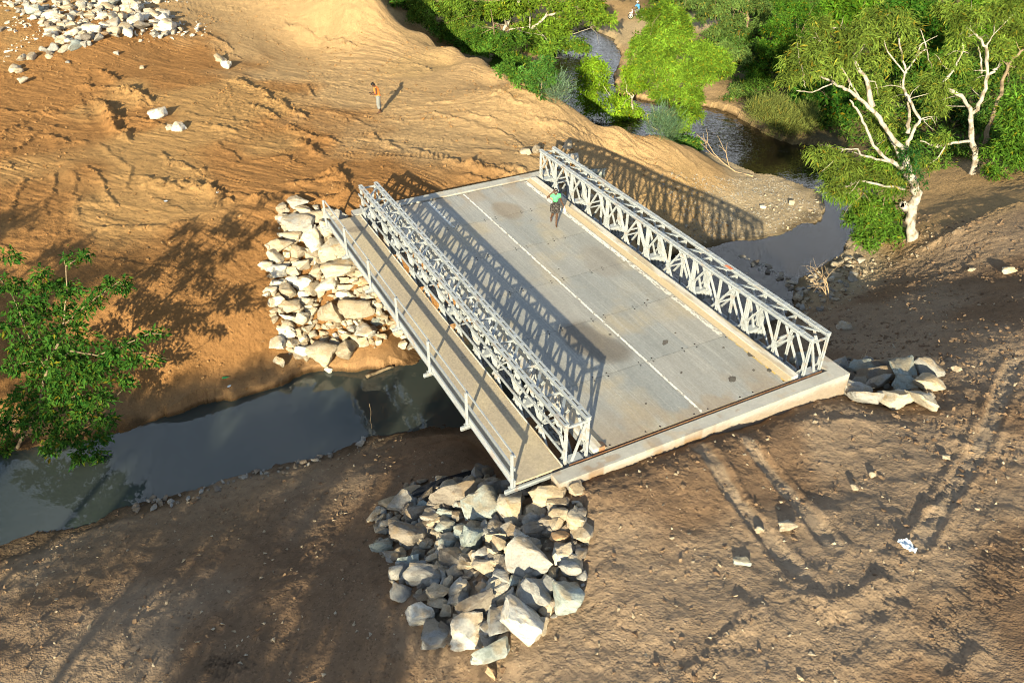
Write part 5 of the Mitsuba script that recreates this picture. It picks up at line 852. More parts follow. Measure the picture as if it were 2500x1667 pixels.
([5.73,21.55,-0.01,0.67,0.86,0.5,-0.23, 't',5006,0.7], 'tan boulder hard against the end of the far right truss', None),
([8.15,22.2,-0.36,0.59,0.94,0.44,-0.18, 't',5007,0.7], 'tall tan boulder just beyond the end of the far right truss', None),
([7.6,20.61,-0.52,0.82,1.15,0.61,-0.17, 'w',5008,0.7], 'bluish white boulder beside the far right truss in its shadow', None),
([6.7,20.3,-0.38,0.62,0.65,0.46,0.18, 'd',5009,0.7], 'dark boulder behind the right truss near its far end', None),
([8.46,19.6,-1.2,1.06,0.88,0.75,-0.27, 'b',5010,0.7], 'large bluish boulder at the edge of the truss shadow on the far side', None),
([7.89,19.97,-0.93,0.53,0.53,0.4,-0.04, 'c',5011,0.7], 'pale boulder behind the right truss next to a larger bluish one', None),
([19.19,2.76,-1.31,0.66,0.42,0.36,-0.09, 'c',5012,0.7], 'pale rock on the dark slope at the right edge of the picture', None),
([18.98,4.2,-1.97,0.4,0.22,0.22,-0.04, 't',5013,0.7], 'small tan rock lying on the shaded slope left of the pale rock', None),
([9.99,-1.64,-0.63,0.4,0.28,0.25,-0.23, 't',5014,0.7], 'round tan rock on the earth right of the right hand rock pile', None),
([12.31,4.89,-3.43,0.74,0.41,0.41,-0.33, 'c',5015,0.7], 'flat cream rock on the slope beyond the right abutment', None),
([-0.89,-4.73,-0.05,0.52,0.34,0.31,0.3, 't',5016,0.7], 'flat tan slab lying in the earth in the foreground', None),
([-1.56,-4.45,-0.11,0.31,0.17,0.17,0.2, 't',5017,0.7], 'small tan rock left of the flat slab in the foreground', None),
([2.01,-4.38,-0.25,0.25,0.17,0.16,-0.32, 't',5018,0.7], 'small tan rock in the earth well below the right abutment', None),
([16.4,9.48,-4.6,0.54,0.34,0.3,0.01, 'w',5019,0.7], 'pale stone beside the bare dead shrub', None),
([14.87,10.57,-4.98,0.6,0.39,0.34,0.05, 'c',5020,0.7], 'pale stone on the pool edge left of the bare dead shrub', None),
([21.19,17.31,-4.6,0.48,0.38,0.32,0.13, 'c',5021,0.7], 'pale round stone on the gravel spit', None),
([19.25,17.69,-4.63,0.37,0.27,0.23,0.1, 'w',5022,0.7], 'small white stone on the gravel spit near the shadow of the truss', None),
([22.78,16.81,-4.7,0.22,0.16,0.14,-0.26, 'c',5023,0.7], 'small stone in the water off the tip of the gravel spit', None),
([21.93,15.01,-5.01,0.37,0.2,0.2,-0.32, 'g',5024,0.7], 'flat stone in the dark water beside the spit', None),
([25.75,31.55,-5.36,1.08,0.94,0.79,0.03, 'g',5025,0.7], 'large grey boulder in the stream under the bright green tree', None),
([5.36,-4.75,-0.19,0.26,0.16,0.15,-0.16, 't',5026,0.7], 'tan stone beside the tracks right of the foreground', None),
([-2.73,-5.08,-0.1,0.45,0.28,0.26,-0.1, 'b',5027,0.7], 'half buried grey slab in the foreground earth', None),
([2.96,-4.2,-0.32,0.23,0.18,0.16,0.27, 't',5028,0.7], 'brown stone in the foreground earth', None),
([3.13,-1.73,-0.27,0.2,0.12,0.11,0.27, 'c',5029,0.7], 'small pale stone in the earth below the abutment wall', None)]
for i, (r, l, g) in enumerate(ROCKS):
    v, f = place_rock(r)
    k = add('boulder', (v, f), 'mat_rock_' + r[7], smooth=28)
    lab(k, l, 'rock', g)
RUBBLE = [
('small broken grey stones between the rocks of the near pile', 'g',180,0.14,0.62,[[-10.07,3.69],[-8.45,4.12],[-6.05,3.43],[-4.99,-0.96],[-6.55,-3.85],[-8.35,-4.05],[-10.04,-2.55],[-10.46,0.08]]),
('small broken dark brown stones between the rocks of the near pile', 'd',180,0.14,0.62,[[-10.07,3.69],[-8.45,4.12],[-6.05,3.43],[-4.99,-0.96],[-6.55,-3.85],[-8.35,-4.05],[-10.04,-2.55],[-10.46,0.08]]),
('small broken tan stones between the rocks of the near pile', 't',180,0.14,0.62,[[-10.07,3.69],[-8.45,4.12],[-6.05,3.43],[-4.99,-0.96],[-6.55,-3.85],[-8.35,-4.05],[-10.04,-2.55],[-10.46,0.08]]),
('small broken cream stones between the rocks of the walkway pile', 'c',190,0.12,0.5,[[-7.78,22.13],[-6.19,20.16],[-5.87,16.83],[-4.87,14.65],[-6.17,13.71],[-9.06,14.71],[-10.34,15.11],[-9.95,17.19],[-9.68,19.18],[-8.48,20.48]]),
('small broken tan stones between the rocks of the walkway pile', 't',190,0.12,0.5,[[-7.78,22.13],[-6.19,20.16],[-5.87,16.83],[-4.87,14.65],[-6.17,13.71],[-9.06,14.71],[-10.34,15.11],[-9.95,17.19],[-9.68,19.18],[-8.48,20.48]]),
('small loose cream stones between the rocks of the hilltop pile', 'c',100,0.2,0.6,[[-19.15,63.84],[-8.1,59.28],[-7.91,50.36],[-11.15,48.61],[-13.18,48.72],[-14.53,48.37],[-16.05,49.27],[-16.6,53.83],[-17.55,58.64],[-19.2,60.31]]),
('small loose grey stones between the rocks of the hilltop pile', 'g',100,0.2,0.6,[[-19.15,63.84],[-8.1,59.28],[-7.91,50.36],[-11.15,48.61],[-13.18,48.72],[-14.53,48.37],[-16.05,49.27],[-16.6,53.83],[-17.55,58.64],[-19.2,60.31]]),
('small broken grey stones between the rocks of the right pile', 'g',25,0.15,0.4,[[9.01,2.11],[10.3,-0.42],[7.96,-2.33],[5.91,-0.67]]),
('small broken dark brown stones between the rocks of the right pile', 'd',25,0.15,0.4,[[9.01,2.11],[10.3,-0.42],[7.96,-2.33],[5.91,-0.67]]),
('small grey stones along the pool edge right of the bridge', 'g',55,0.12,0.45,[[14.8,10.46],[16.52,10.56],[19.14,11.16],[19.14,9.83],[15.54,7.81],[11.67,6.55]]),
('small tan stones along the pool edge right of the bridge', 't',55,0.12,0.45,[[14.8,10.46],[16.52,10.56],[19.14,11.16],[19.14,9.83],[15.54,7.81],[11.67,6.55]]),
('small cream stones under the far end of the bridge', 'c',60,0.2,0.6,[[5.96,20.4],[8.16,19.75],[12.96,15.92],[10.08,15.81],[4.89,18.46]]),
('small grey stones under the far end of the bridge', 'g',60,0.2,0.6,[[5.96,20.4],[8.16,19.75],[12.96,15.92],[10.08,15.81],[4.89,18.46]]),
('small grey stones in a line across the shallow pool by the truss', 'g',30,0.1,0.38,[[14.42,14.09],[15.23,12.4],[15.02,10.46],[14.29,9.83],[14.44,11.83],[13.94,13.68]]),
('small dark brown stones in a line across the shallow pool by the truss', 'd',30,0.1,0.38,[[14.42,14.09],[15.23,12.4],[15.02,10.46],[14.29,9.83],[14.44,11.83],[13.94,13.68]]),
('small dark brown stones along the near waterline left of the bridge', 'd',45,0.06,0.3,[[-16.96,9.67],[-12.2,9.2],[-10.03,9.1],[-8.04,9.15],[-8.03,8.39],[-10.21,8.46],[-12.36,8.43],[-16.87,8.7]]),
('small grey stones along the near waterline left of the bridge', 'g',45,0.06,0.3,[[-16.96,9.67],[-12.2,9.2],[-10.03,9.1],[-8.04,9.15],[-8.03,8.39],[-10.21,8.46],[-12.36,8.43],[-16.87,8.7]])]
rs = np.random.RandomState(8)
for l, tone, n, smin, smax, poly in RUBBLE:
    P_ = shapely.Polygon(poly); x0, y0, x1, y1 = P_.bounds; xy = np.c_[rs.uniform(x0, x1, n * 6), rs.uniform(y0, y1, n * 6)]
    xy = xy[shapely.contains_xy(P_, xy[:, 0], xy[:, 1])][:n]; z = np.maximum(height(xy[:, 0], xy[:, 1]), WZ - .08); b = MB()
    for (x, y), zz in zip(xy, z):
        s_ = smin + (smax - smin) * rs.rand() ** 2; v, f = rock_mesh(rs.randint(40), (s_ * (.8 + .5 * rs.rand()), s_ * (.7 + .4 * rs.rand()), s_ * (.6 + .3 * rs.rand())), .8, 0)
        a = rs.rand() * 6.3; c, q_ = math.cos(a), math.sin(a)
        b.put(np.stack([v[:, 0] * c - v[:, 1] * q_, v[:, 0] * q_ + v[:, 1] * c, v[:, 2]], 1) + (x, y, zz + s_ * .2), f)
    k = b.add('rubble', 'mat_rock_' + tone, smooth=28); lab(k, l, 'rubble', None, 'stuff')

# clods and pebbles strewn over the earth
rs = np.random.RandomState(5)
PROTO = [trimesh.convex.convex_hull(np.random.RandomState(k).normal(size=(10, 3)) * (.5, .42, .33)) for k in range(24)]
def strew(name, label, mat, n, x0, x1, y0, y1, smin, smax, pw, keep):
    b = MB(); xy = np.c_[rs.rand(n) * (x1 - x0) + x0, rs.rand(n) * (y1 - y0) + y0]
    xy = xy[keep(xy[:, 0], xy[:, 1])]; z = height(xy[:, 0], xy[:, 1])
    sz = smin + (smax - smin) * rs.rand(len(xy)) ** pw; an = rs.rand(len(xy)) * 6.283; pk = rs.randint(0, 24, len(xy))
    ok = z > WZ + .05
    for k in range(24):
        m = (pk == k) & ok; h = PROTO[k]; v = np.array(h.vertices); c, s_ = np.cos(an[m]), np.sin(an[m])
        V = np.stack([v[None, :, 0] * c[:, None] - v[None, :, 1] * s_[:, None], v[None, :, 0] * s_[:, None] + v[None, :, 1] * c[:, None], np.repeat(v[None, :, 2], m.sum(), 0)], -1) * sz[m][:, None, None]
        V += np.c_[xy[m], z[m] + sz[m] * .12][:, None]
        F = h.faces[None] + (np.arange(m.sum()) * len(v))[:, None, None]
        if m.sum(): b.put(V.reshape(-1, 3), F.reshape(-1, 3))
    k = b.add(name, mat); lab(k, label, 'ground cover', None, 'stuff')
def off_bridge(x, y): return ~((np.abs(x) < 7) & (y > -.7) & (y < 19))
def clump(x, y, f, s, t): return n2(x, y, f, s, 2) > t
M('mat_clod_brown', {'type': 'diffuse', 'reflectance': proc(lambda p, n, uv: mix(mi.Color3f(.16, .10, .062), mi.Color3f(.26, .18, .115), noise(p.x * 5, p.y * 5, 3)))})
M('mat_clod_orange', {'type': 'diffuse', 'reflectance': proc(lambda p, n, uv: mix(mi.Color3f(.25, .125, .045), mi.Color3f(.33, .20, .095), noise(p.x * 1.5, p.y * 1.5, 3)))})
strew('clods', 'brown clods strewn on the near bank earth', 'mat_clod_brown', 9000, -22, 14, -9, 9.5, .02, .10, 3.0, lambda x, y: off_bridge(x, y) & (rs.rand(len(x)) < .25 + 1.6 * np.clip(n2(x, y, .5, 71, 2) + .1, 0, 1)))
strew('clods', 'brown clods strewn on the right bank below the abutment', 'mat_clod_brown', 4000, 5, 24, -6, 12, .025, .13, 3.0, lambda x, y: off_bridge(x, y))
strew('clods', 'orange clods strewn on the cut earth of the far side', 'mat_clod_orange', 16000, -26, 16, 12, 60, .025, .12, 3.4, lambda x, y: off_bridge(x, y) & (clump(x, y, .35, 72, .05) | (rs.rand(len(x)) < .12)))
strew('pebbles', 'pale pebbles scattered over the near bank', 'mat_rock_t', 2600, -20, 16, -9, 9, .02, .09, 3, off_bridge)
strew('pebbles', 'grey pebbles on the gravel spit and the pool edge', 'mat_rock_t', 1500, 8, 22, 7, 19, .03, .16, 3, off_bridge)
strew('pebbles', 'small grey and brown pebbles covering the gravel spit', 'mat_rock_g', 2600, 13, 23, 13, 21, .025, .10, 3, lambda x, y: np.ones(len(x), bool))
strew('pebbles', 'whitish pebbles between the boulders at the top of the slope', 'mat_rock_w', 1500, -25, -6, 48, 70, .05, .28, 2.5, lambda x, y: clump(x, y, .3, 73, -.1))

# ---------------------------------------------------------------- plants
STYLE = {'droop': (.31, .058, .75, 12), 'fine': (.25, .085, .3, 15), 'bush': (.32, .09, .4, 12), 'broad': (.36, .15, .45, 10), 'vine': (.28, .12, .8, 12), 'grass': (.60, .03, -.9, 14), 'glossy': (.20, .085, .6, 12)}
def leaves(blobs, style, cover, col, rs, size=1.0, split=True):
    L, Wd, droop, per = STYLE[style]; L *= size; Wd *= size
    C = []; sub = []
    for (c, r) in blobs:          # each mass breaks up into smaller clumps with gaps between them
        k = int(rs.randint(9, 13)) if split else 0
        for _ in range(k):
            d = rs.normal(size=3); d /= np.linalg.norm(d); d[2] = abs(d[2]) * .9 - .25
            sub.append((c + d * r * (.45 + .4 * rs.rand()), r * ((.19 if style == 'droop' else .22) + .24 * rs.rand(3)), .62 + .76 * rs.rand()))
        if not k: sub.append((c, r, 1.0))
    TI = []
    for (c, r, ti) in sub:
        ns = max(3, int(cover * math.pi * r[0] * r[2] / (L * Wd * .55) / per))
        d = rs.normal(size=(ns, 3)); d /= np.linalg.norm(d, axis=1, keepdims=True)
        rad = .35 + .65 * rs.rand(ns, 1) ** .6
        d[:, 2] = np.where(d[:, 2] < -.35, -d[:, 2] * .6, d[:, 2])
        lump = .72 + .56 * meshkit.noise(d * 2.3 + c, int(rs.randint(1000)))[:, None]
        p = c + d * rad * r * lump
        C.append(np.c_[p, d]); TI.append(np.full(ns, ti))
    C = np.vstack(C); n = len(C)
    tint = (.70 + .60 * rs.rand(n)) * np.concatenate(TI)
    out = rs.normal(size=(n, per, 3)) * (.75, .75, .55) + C[:, None, 3:] * .9
    out[..., 2] -= droop * (0.6 + .8 * rs.rand(n, per))
    out /= np.linalg.norm(out, axis=2, keepdims=True)
    l = L * (.6 + .7 * rs.rand(n, per, 1))
    base = C[:, None, :3] + rs.normal(size=(n, per, 3)) * L * .42
    side = np.cross(out, np.array((0, 0, 1.0)) + rs.normal(size=(n, per, 3)) * .5); side /= np.linalg.norm(side, axis=2, keepdims=True) + 1e-9
    nrm = np.cross(side, out)
    w = Wd * l / L
    v = np.stack([base, base + out * l * .42 + side * w * .5 + nrm * w * .18, base + out * l - np.array((0, 0, 1.0)) * l * .12 * max(droop, 0), base + out * l * .42 - side * w * .5 + nrm * w * .18], 2)
    f = np.array([[0, 1, 2], [0, 2, 3]])[None] + (np.arange(n * per) * 4)[:, None, None]
    col = np.asarray(col)
    tl = (tint[:, None] * (.8 + .4 * rs.rand(n, per)))[..., None]
    yel = (rs.rand(n, per, 1) < .05)
    cc = col * tl * np.array((1.0, 1.0, 1.0)) + (rs.rand(n, per, 1) - .5) * np.array((.035, .02, 0)) + yel * np.array((.14, .05, 0))
    cc = np.clip(np.repeat(cc[:, :, None, :], 4, 2), .004, .9)
    return v.reshape(-1, 3), f.reshape(-1, 3), cc.reshape(-1, 3)
def add_crown(name, parent, blobs, style, cover, col, seed, size=1.0, split=True):
    v, f, c = leaves(blobs, style, cover, col, np.random.RandomState(seed), size, split)
    key = num(name if parent is None else parent + '__' + name)
    scene[key] = mikit.ply((v, f), 'mat_leaf', smooth=False, color=c)
    lab(key, kind='stuff')
    return key
def wobble(pts, a, rs, n=4):
    p = np.asarray(pts, float); out = [p[0]]
    for u, w in zip(p[:-1], p[1:]):
        for k in range(1, n + 1): out.append(u + (w - u) * k / n + (rs.normal(size=3) * a if k < n else 0))
    return np.array(out)
PLANTS = [
{'name': 'tree', 'label': 'white trunked tree leaning over the stream with a burl low on its trunk', 'cat': 'tree', 'bark': 'white', 'leaf': 'droop', 'cover': 2.5, 'col': (0.125,0.18,0.03), 'limbs': [([[21.25,8.98,-3.47],[21.25,8.98,-3.22],[20.85,9.19,-2.06],[20.73,9.25,-1.18],[20.85,9.19,-0.76],[20.41,9.41,0.08],[19.98,9.63,0.82],[19.69,9.78,1.55]],0.29,0.16),([[20.52,9.36,-1.44],[20.27,9.37,-1.22],[20.09,9.35,-1.09]],0.24,0.17),([[19.69,9.78,1.55],[18.75,10.11,2.46],[17.96,10.35,3.35],[17.1,10.63,4.07],[16.21,10.93,4.7],[15.38,11.19,5.09],[14.51,11.48,5.49],[13.85,11.66,5.46]],0.115,0.03),([[19.84,9.71,0.7],[18.83,9.95,1.25],[17.85,10.19,2.05],[17.08,10.31,3.13],[16.31,10.44,4.03],[15.78,10.44,4.47]],0.1,0.035),([[19.69,9.78,1.55],[19.87,9.79,2.46],[20.1,9.76,3.12],[19.49,10.18,3.99],[19.15,10.44,4.55],[19.13,10.55,5.18],[19.4,10.51,5.65],[19.69,10.46,6.05]],0.095,0.03),([[19.68,9.9,2.45],[19.72,10.11,3.22],[19.67,10.35,3.91]],0.1,0.05),([[17.48,10.47,3.91],[17.19,10.92,4.99],[16.68,11.48,5.9],[16.39,11.93,6.72]],0.12,0.04),([[19.49,9.88,0.99],[18.49,10.04,1.28],[17.28,10.3,1.65],[16.81,10.18,2.08],[15.95,10.26,2.17],[15.0,10.39,2.49]],0.065,0.02),([[20.19,9.53,-0.42],[18.74,9.74,0.0],[17.25,9.99,0.49],[16.44,9.88,0.38]],0.07,0.03),([[19.66,9.91,1.19],[19.35,10.24,1.85],[19.2,10.48,2.1]],0.07,0.04),([[19.26,10.57,5.16],[18.92,11.02,6.29],[18.89,11.32,6.85]],0.06,0.02),([[19.69,10.46,6.05],[20.07,10.49,6.21],[19.78,10.86,6.99]],0.05,0.02),([[15.23,11.06,5.15],[14.24,11.29,4.81],[13.41,11.44,4.96]],0.04,0.02),([[16.8,10.82,4.35],[15.9,11.51,5.71],[15.61,11.88,6.28]],0.045,0.015),([[16.82,11.59,5.85],[17.2,11.57,6.37],[17.33,11.67,7.15]],0.04,0.015),([[19.11,10.53,5.19],[18.33,11.15,6.12],[18.03,11.53,6.97]],0.045,0.015),([[19.48,10.57,5.63],[19.78,10.58,6.43],[20.46,10.4,6.74]],0.04,0.015),([[16.39,11.93,6.72],[16.08,12.14,7.19],[16.14,12.17,7.64]],0.03,0.012),([[14.48,11.45,5.5],[14.07,11.54,5.6],[13.74,11.6,5.35]],0.025,0.012)], 'blobs': [([14.45,11.8,5.83],[1.65,1.48,1.47]),([16.44,11.67,6.64],[1.58,1.37,1.3]),([18.36,11.36,7.17],[1.59,1.34,1.22]),([19.12,11.87,5.34],[1.41,1.41,1.55]),([20.68,10.17,4.41],[0.91,0.95,1.09]),([17.52,11.8,4.7],[1.16,1.02,1.0]),([13.64,11.77,5.25],[0.94,0.9,0.95]),([19.77,11.54,2.29],[1.31,1.17,1.15]),([14.8,10.49,2.18],[1.14,0.8,0.54]),([16.57,10.49,1.0],[1.43,1.12,0.93]),([18.89,10.87,-0.01],[1.67,1.3,1.07]),([16.21,10.22,-0.04],[0.93,0.75,0.65]),([20.02,11.64,3.64],[1.29,1.1,1.04]),([21.06,9.75,3.12],[0.59,0.63,0.74]),([15.66,11.85,6.07],[0.95,0.91,0.96]),([14.24,12.13,6.39],[0.94,0.81,0.77]),([15.07,12.38,7.25],[0.78,0.7,0.69]),([19.63,11.16,5.96],[0.98,0.89,0.9]),([16.27,11.77,5.39],[0.89,0.76,0.71])], 'ivy': [([19.95,9.31,0.38],[0.52,0.92,1.42]),([19.61,9.54,1.33],[0.47,0.62,0.84])]},
{'name': 'tree', 'label': 'white trunked forked tree behind and right of the burled tree on the bank', 'cat': 'tree', 'bark': 'white', 'leaf': 'droop', 'cover': 2.5, 'col': (0.13,0.195,0.03), 'limbs': [([[31.0,12.98,-3.32],[31.0,12.98,-3.07],[30.81,13.08,-1.93],[30.37,13.31,-0.97],[29.9,13.55,0.34],[30.13,13.43,1.43],[30.02,13.49,2.84],[30.38,13.3,3.19]],0.21,0.07),([[29.9,13.55,0.34],[29.41,13.58,1.14],[28.64,13.74,1.83],[27.58,14.07,2.25]],0.12,0.08),([[27.31,14.21,2.38],[27.74,14.06,3.26],[27.97,14.02,4.25],[27.82,14.17,4.97]],0.09,0.03),([[30.02,13.49,2.84],[29.61,13.85,4.33],[29.21,14.21,4.8],[28.83,14.55,5.18]],0.1,0.04),([[29.78,13.72,2.9],[29.7,13.94,3.63],[29.48,14.21,4.26]],0.06,0.03),([[30.37,13.31,-0.97],[29.16,13.63,-0.96],[28.17,13.84,-1.14],[26.93,14.17,-0.66]],0.09,0.04),([[28.58,13.67,-1.06],[28.19,13.64,-1.75],[27.56,13.74,-2.15]],0.05,0.02),([[29.58,13.83,4.34],[30.14,13.99,4.9]],0.05,0.02),([[29.86,13.57,3.1],[28.86,13.63,3.22]],0.04,0.02)], 'blobs': [([28.8,14.79,5.62],[1.81,1.51,1.36]),([30.61,14.08,5.73],[1.82,1.51,1.37]),([31.04,14.32,3.8],[1.28,1.13,1.09]),([28.15,14.67,3.47],[1.07,1.07,1.18]),([27.99,14.53,4.78],[1.05,0.95,0.94]),([27.78,15.54,5.81],[1.43,1.13,0.95]),([27.97,13.64,-0.66],[0.5,0.42,0.39]),([27.45,13.79,-2.05],[0.61,0.56,0.56]),([28.69,15.07,1.08],[0.81,0.76,0.78]),([30.33,14.23,2.07],[0.6,0.6,0.66])]},
{'name': 'tree', 'label': 'slanting tan trunked tree closest to the right border behind the forked white one', 'cat': 'tree', 'bark': 'tan', 'leaf': 'droop', 'cover': 2.5, 'col': (0.13,0.19,0.03), 'limbs': [([[35.6,15.59,-3.65],[35.6,15.59,-3.4],[35.38,15.7,-2.14],[35.42,15.68,-0.82],[35.37,15.71,0.76],[35.29,15.75,2.09],[35.69,15.54,2.93],[36.24,15.26,3.57]],0.17,0.06),([[35.29,15.75,2.09],[36.11,15.32,1.9],[36.73,15.01,2.09]],0.06,0.03)], 'blobs': [([35.55,15.95,4.21],[1.26,1.2,1.27]),([36.37,15.64,1.98],[1.18,1.01,0.95]),([35.06,16.43,3.71],[1.16,1.05,1.05]),([36.77,15.44,3.1],[1.06,1.17,1.4])]},
{'name': 'tree', 'label': 'bright lime green tree standing at the stream edge in the middle of the far side', 'cat': 'tree', 'bark': 'tan', 'leaf': 'fine', 'cover': 5.5, 'col': (0.125,0.22,0.022), 'limbs': [([[22.91,30.26,-5.75],[22.91,30.26,-5.5],[22.36,30.66,-4.53],[21.97,30.97,-3.16],[21.58,31.28,-1.61]],0.16,0.1),([[21.58,31.28,-1.61],[21.99,31.07,0.14],[22.46,30.83,1.21]],0.09,0.03),([[21.58,31.28,-1.61],[20.66,31.81,0.13],[20.35,32.02,1.7]],0.09,0.03),([[22.16,30.87,-2.03],[23.4,30.23,-1.58],[24.77,29.53,-0.7]],0.07,0.03),([[23.54,29.94,0.33],[23.87,29.77,0.01],[23.6,29.91,0.65]],0.03,0.02)], 'blobs': [([21.32,31.75,2.89],[1.71,1.64,1.74]),([21.11,31.52,1.21],[2.1,1.91,1.93]),([24.72,29.56,-0.26],[1.25,1.45,1.79]),([23.3,30.4,0.68],[1.62,1.46,1.45]),([22.26,30.26,-1.2],[1.89,1.75,1.79]),([21.42,31.25,-0.59],[1.51,1.49,1.63]),([22.35,29.77,-3.31],[1.34,1.5,1.82]),([21.44,30.57,-2.39],[1.4,1.37,1.48]),([20.41,32.33,0.78],[1.37,1.5,1.78]),([22.3,30.01,-4.54],[0.91,0.91,1.01]),([20.57,31.91,-0.76],[1.14,1.16,1.31]),([23.68,29.87,-0.86],[1.01,1.02,1.14]),([22.73,29.79,-2.14],[1.01,1.03,1.15]),([21.54,31.19,2.07],[1.59,1.59,1.75]),([23.94,29.73,-0.53],[1.38,1.35,1.46]),([20.83,31.33,0.23],[1.49,1.48,1.61]),([23.08,30.06,-0.39],[1.38,1.35,1.46])]},
{'name': 'shrub', 'label': 'low yellow green shrub along the embankment edge left of the lime green tree', 'cat': 'shrub', 'bark': 'white', 'leaf': 'bush', 'cover': 3.4, 'col': (0.155,0.27,0.018), 'limbs': [([[21.67,35.06,-5.84],[21.67,35.06,-4.24],[21.55,35.12,-3.39],[21.15,35.33,-2.92]],0.1,0.05),([[21.56,35.12,-3.51],[21.87,34.96,-2.68]],0.07,0.04),([[20.06,35.89,-3.27],[19.37,36.24,-2.21],[18.7,36.59,-1.39]],0.03,0.015)], 'blobs': [([20.12,35.86,-4.24],[2.19,1.72,1.42]),([18.92,36.81,-2.77],[1.36,1.56,1.93]),([19.38,36.8,-1.42],[1.48,1.36,1.39]),([21.56,35.12,-4.85],[1.38,1.16,1.07]),([22.26,35.43,-2.63],[1.5,1.72,2.12]),([23.23,34.26,-5.47],[1.25,1.19,1.26]),([18.49,36.69,-3.63],[0.82,0.89,1.06])]},
{'name': 'tree', 'label': 'broad tree with forked white limbs spreading over the stream at the top', 'cat': 'tree', 'bark': 'white', 'leaf': 'broad', 'cover': 3.6, 'col': (0.12,0.2,0.02), 'limbs': [([[20.59,56.0,-5.17],[20.59,56.0,-4.92],[20.75,55.97,-3.92],[21.31,55.74,-2.51],[21.99,55.45,-1.4],[22.53,55.23,-0.31]],0.25,0.12),([[20.73,55.93,-4.48],[21.64,55.4,-3.61],[22.93,54.68,-3.17],[23.68,54.24,-2.45],[24.55,53.74,-1.6],[26.07,52.9,-1.17],[27.32,52.2,-0.75]],0.2,0.05),([[21.27,55.65,-2.48],[20.99,55.9,-1.11],[21.11,55.96,-0.31],[21.54,55.85,0.48]],0.13,0.06),([[23.19,54.55,-3.02],[23.24,54.69,-1.65],[23.17,54.9,-0.31]],0.07,0.03),([[24.3,53.87,-1.88],[24.65,53.91,-1.37],[25.63,53.63,-0.58]],0.07,0.03),([[20.73,55.92,-3.91],[21.6,55.65,-2.94],[23.38,54.9,-2.7]],0.08,0.04),([[25.3,54.02,-4.15],[27.06,53.23,-3.46],[28.68,52.52,-2.91]],0.05,0.02)], 'blobs': [([23.77,55.37,-1.15],[3.52,2.6,1.96]),([27.09,52.88,-1.41],[3.34,2.41,1.73]),([29.12,51.62,-2.34],[1.51,1.54,1.74]),([25.78,54.34,-2.84],[2.89,2.21,1.76]),([21.94,56.32,-1.29],[2.02,1.68,1.53]),([20.53,56.81,-1.8],[1.35,1.57,1.96]),([28.0,52.75,-0.79],[2.33,1.72,1.3]),([26.27,53.64,-3.74],[2.05,1.6,1.33]),([23.05,55.86,-3.01],[1.36,1.28,1.33])]},
{'name': 'bush', 'label': 'feathery bush beyond the top of the sand mound, leftmost of the greenery', 'cat': 'bush', 'bark': 'tan', 'leaf': 'fine', 'cover': 3.4, 'col': (0.11,0.19,0.025), 'limbs': [([[15.1,57.04,-3.75],[15.1,57.04,-3.5],[15.16,57.01,-2.11]],0.08,0.03)], 'blobs': [([14.81,57.19,-1.42],[2.45,2.27,2.33]),([17.25,56.61,-0.74],[2.29,2.0,1.91]),([17.55,56.01,-2.29],[1.98,1.96,2.14]),([13.88,58.23,-0.85],[1.64,1.59,1.7]),([15.91,56.62,-2.66],[1.32,1.44,1.71])]},
{'name': 'bush', 'label': 'dark green bush under the forked white limbs at the embankment crest', 'cat': 'bush', 'bark': 'tan', 'leaf': 'fine', 'cover': 3.4, 'col': (0.075,0.165,0.022), 'limbs': [([[17.63,50.34,-4.81],[17.63,50.34,-4.56],[17.64,50.33,-3.2]],0.06,0.03),([[17.51,50.52,-2.82],[17.51,50.63,-1.27],[17.33,50.83,0.25]],0.06,0.03)], 'blobs': [([17.15,50.59,-3.33],[2.2,2.02,2.04]),([15.91,51.45,-2.58],[1.41,1.44,1.63]),([18.76,50.1,-2.74],[1.73,1.69,1.83]),([19.2,49.43,-4.39],[1.74,1.71,1.85]),([18.04,49.91,-4.09],[1.42,1.36,1.43]),([16.94,51.37,-2.15],[1.41,1.35,1.42])]},
{'name': 'bush', 'label': 'rounded dark bush at the water edge halfway along the embankment crest', 'cat': 'bush', 'bark': 'tan', 'leaf': 'fine', 'cover': 3.4, 'col': (0.07,0.165,0.03), 'limbs': [([[8.95,26.78,0.83],[8.95,26.78,1.08],[9.02,26.74,2.19]],0.05,0.03)], 'blobs': [([9.02,26.74,2.01],[1.05,1.14,1.36]),([9.35,26.8,2.58],[0.63,0.68,0.81]),([8.37,27.08,2.01],[0.84,0.85,0.95]),([8.66,26.82,1.21],[0.74,0.68,0.68])]},
{'name': 'bush', 'label': 'leafy bush hanging over the blue water below the spreading white limbs', 'cat': 'bush', 'bark': 'white', 'leaf': 'broad', 'cover': 3.6, 'col': (0.1,0.185,0.022), 'limbs': [([[23.68,52.29,-5.23],[23.68,52.29,-4.98],[24.05,52.11,-3.99],[23.51,52.38,-3.0]],0.06,0.03)], 'blobs': [([24.43,52.47,-4.4],[2.18,1.86,1.74]),([26.02,51.43,-4.21],[1.5,1.33,1.3]),([23.03,52.96,-4.92],[1.51,1.44,1.53]),([22.76,53.44,-3.43],[1.33,1.25,1.3])]},
{'name': 'reed_clump', 'label': 'bluish green reed clump on the water edge beside the rounded dark bush', 'cat': 'reeds', 'bark': 'tan', 'leaf': 'grass', 'cover': 5, 'col': (0.13,0.2,0.12), 'limbs': [], 'blobs': [([9.68,26.09,1.27],[0.47,0.58,0.75]),([9.48,26.19,0.99],[0.42,0.46,0.55])]},
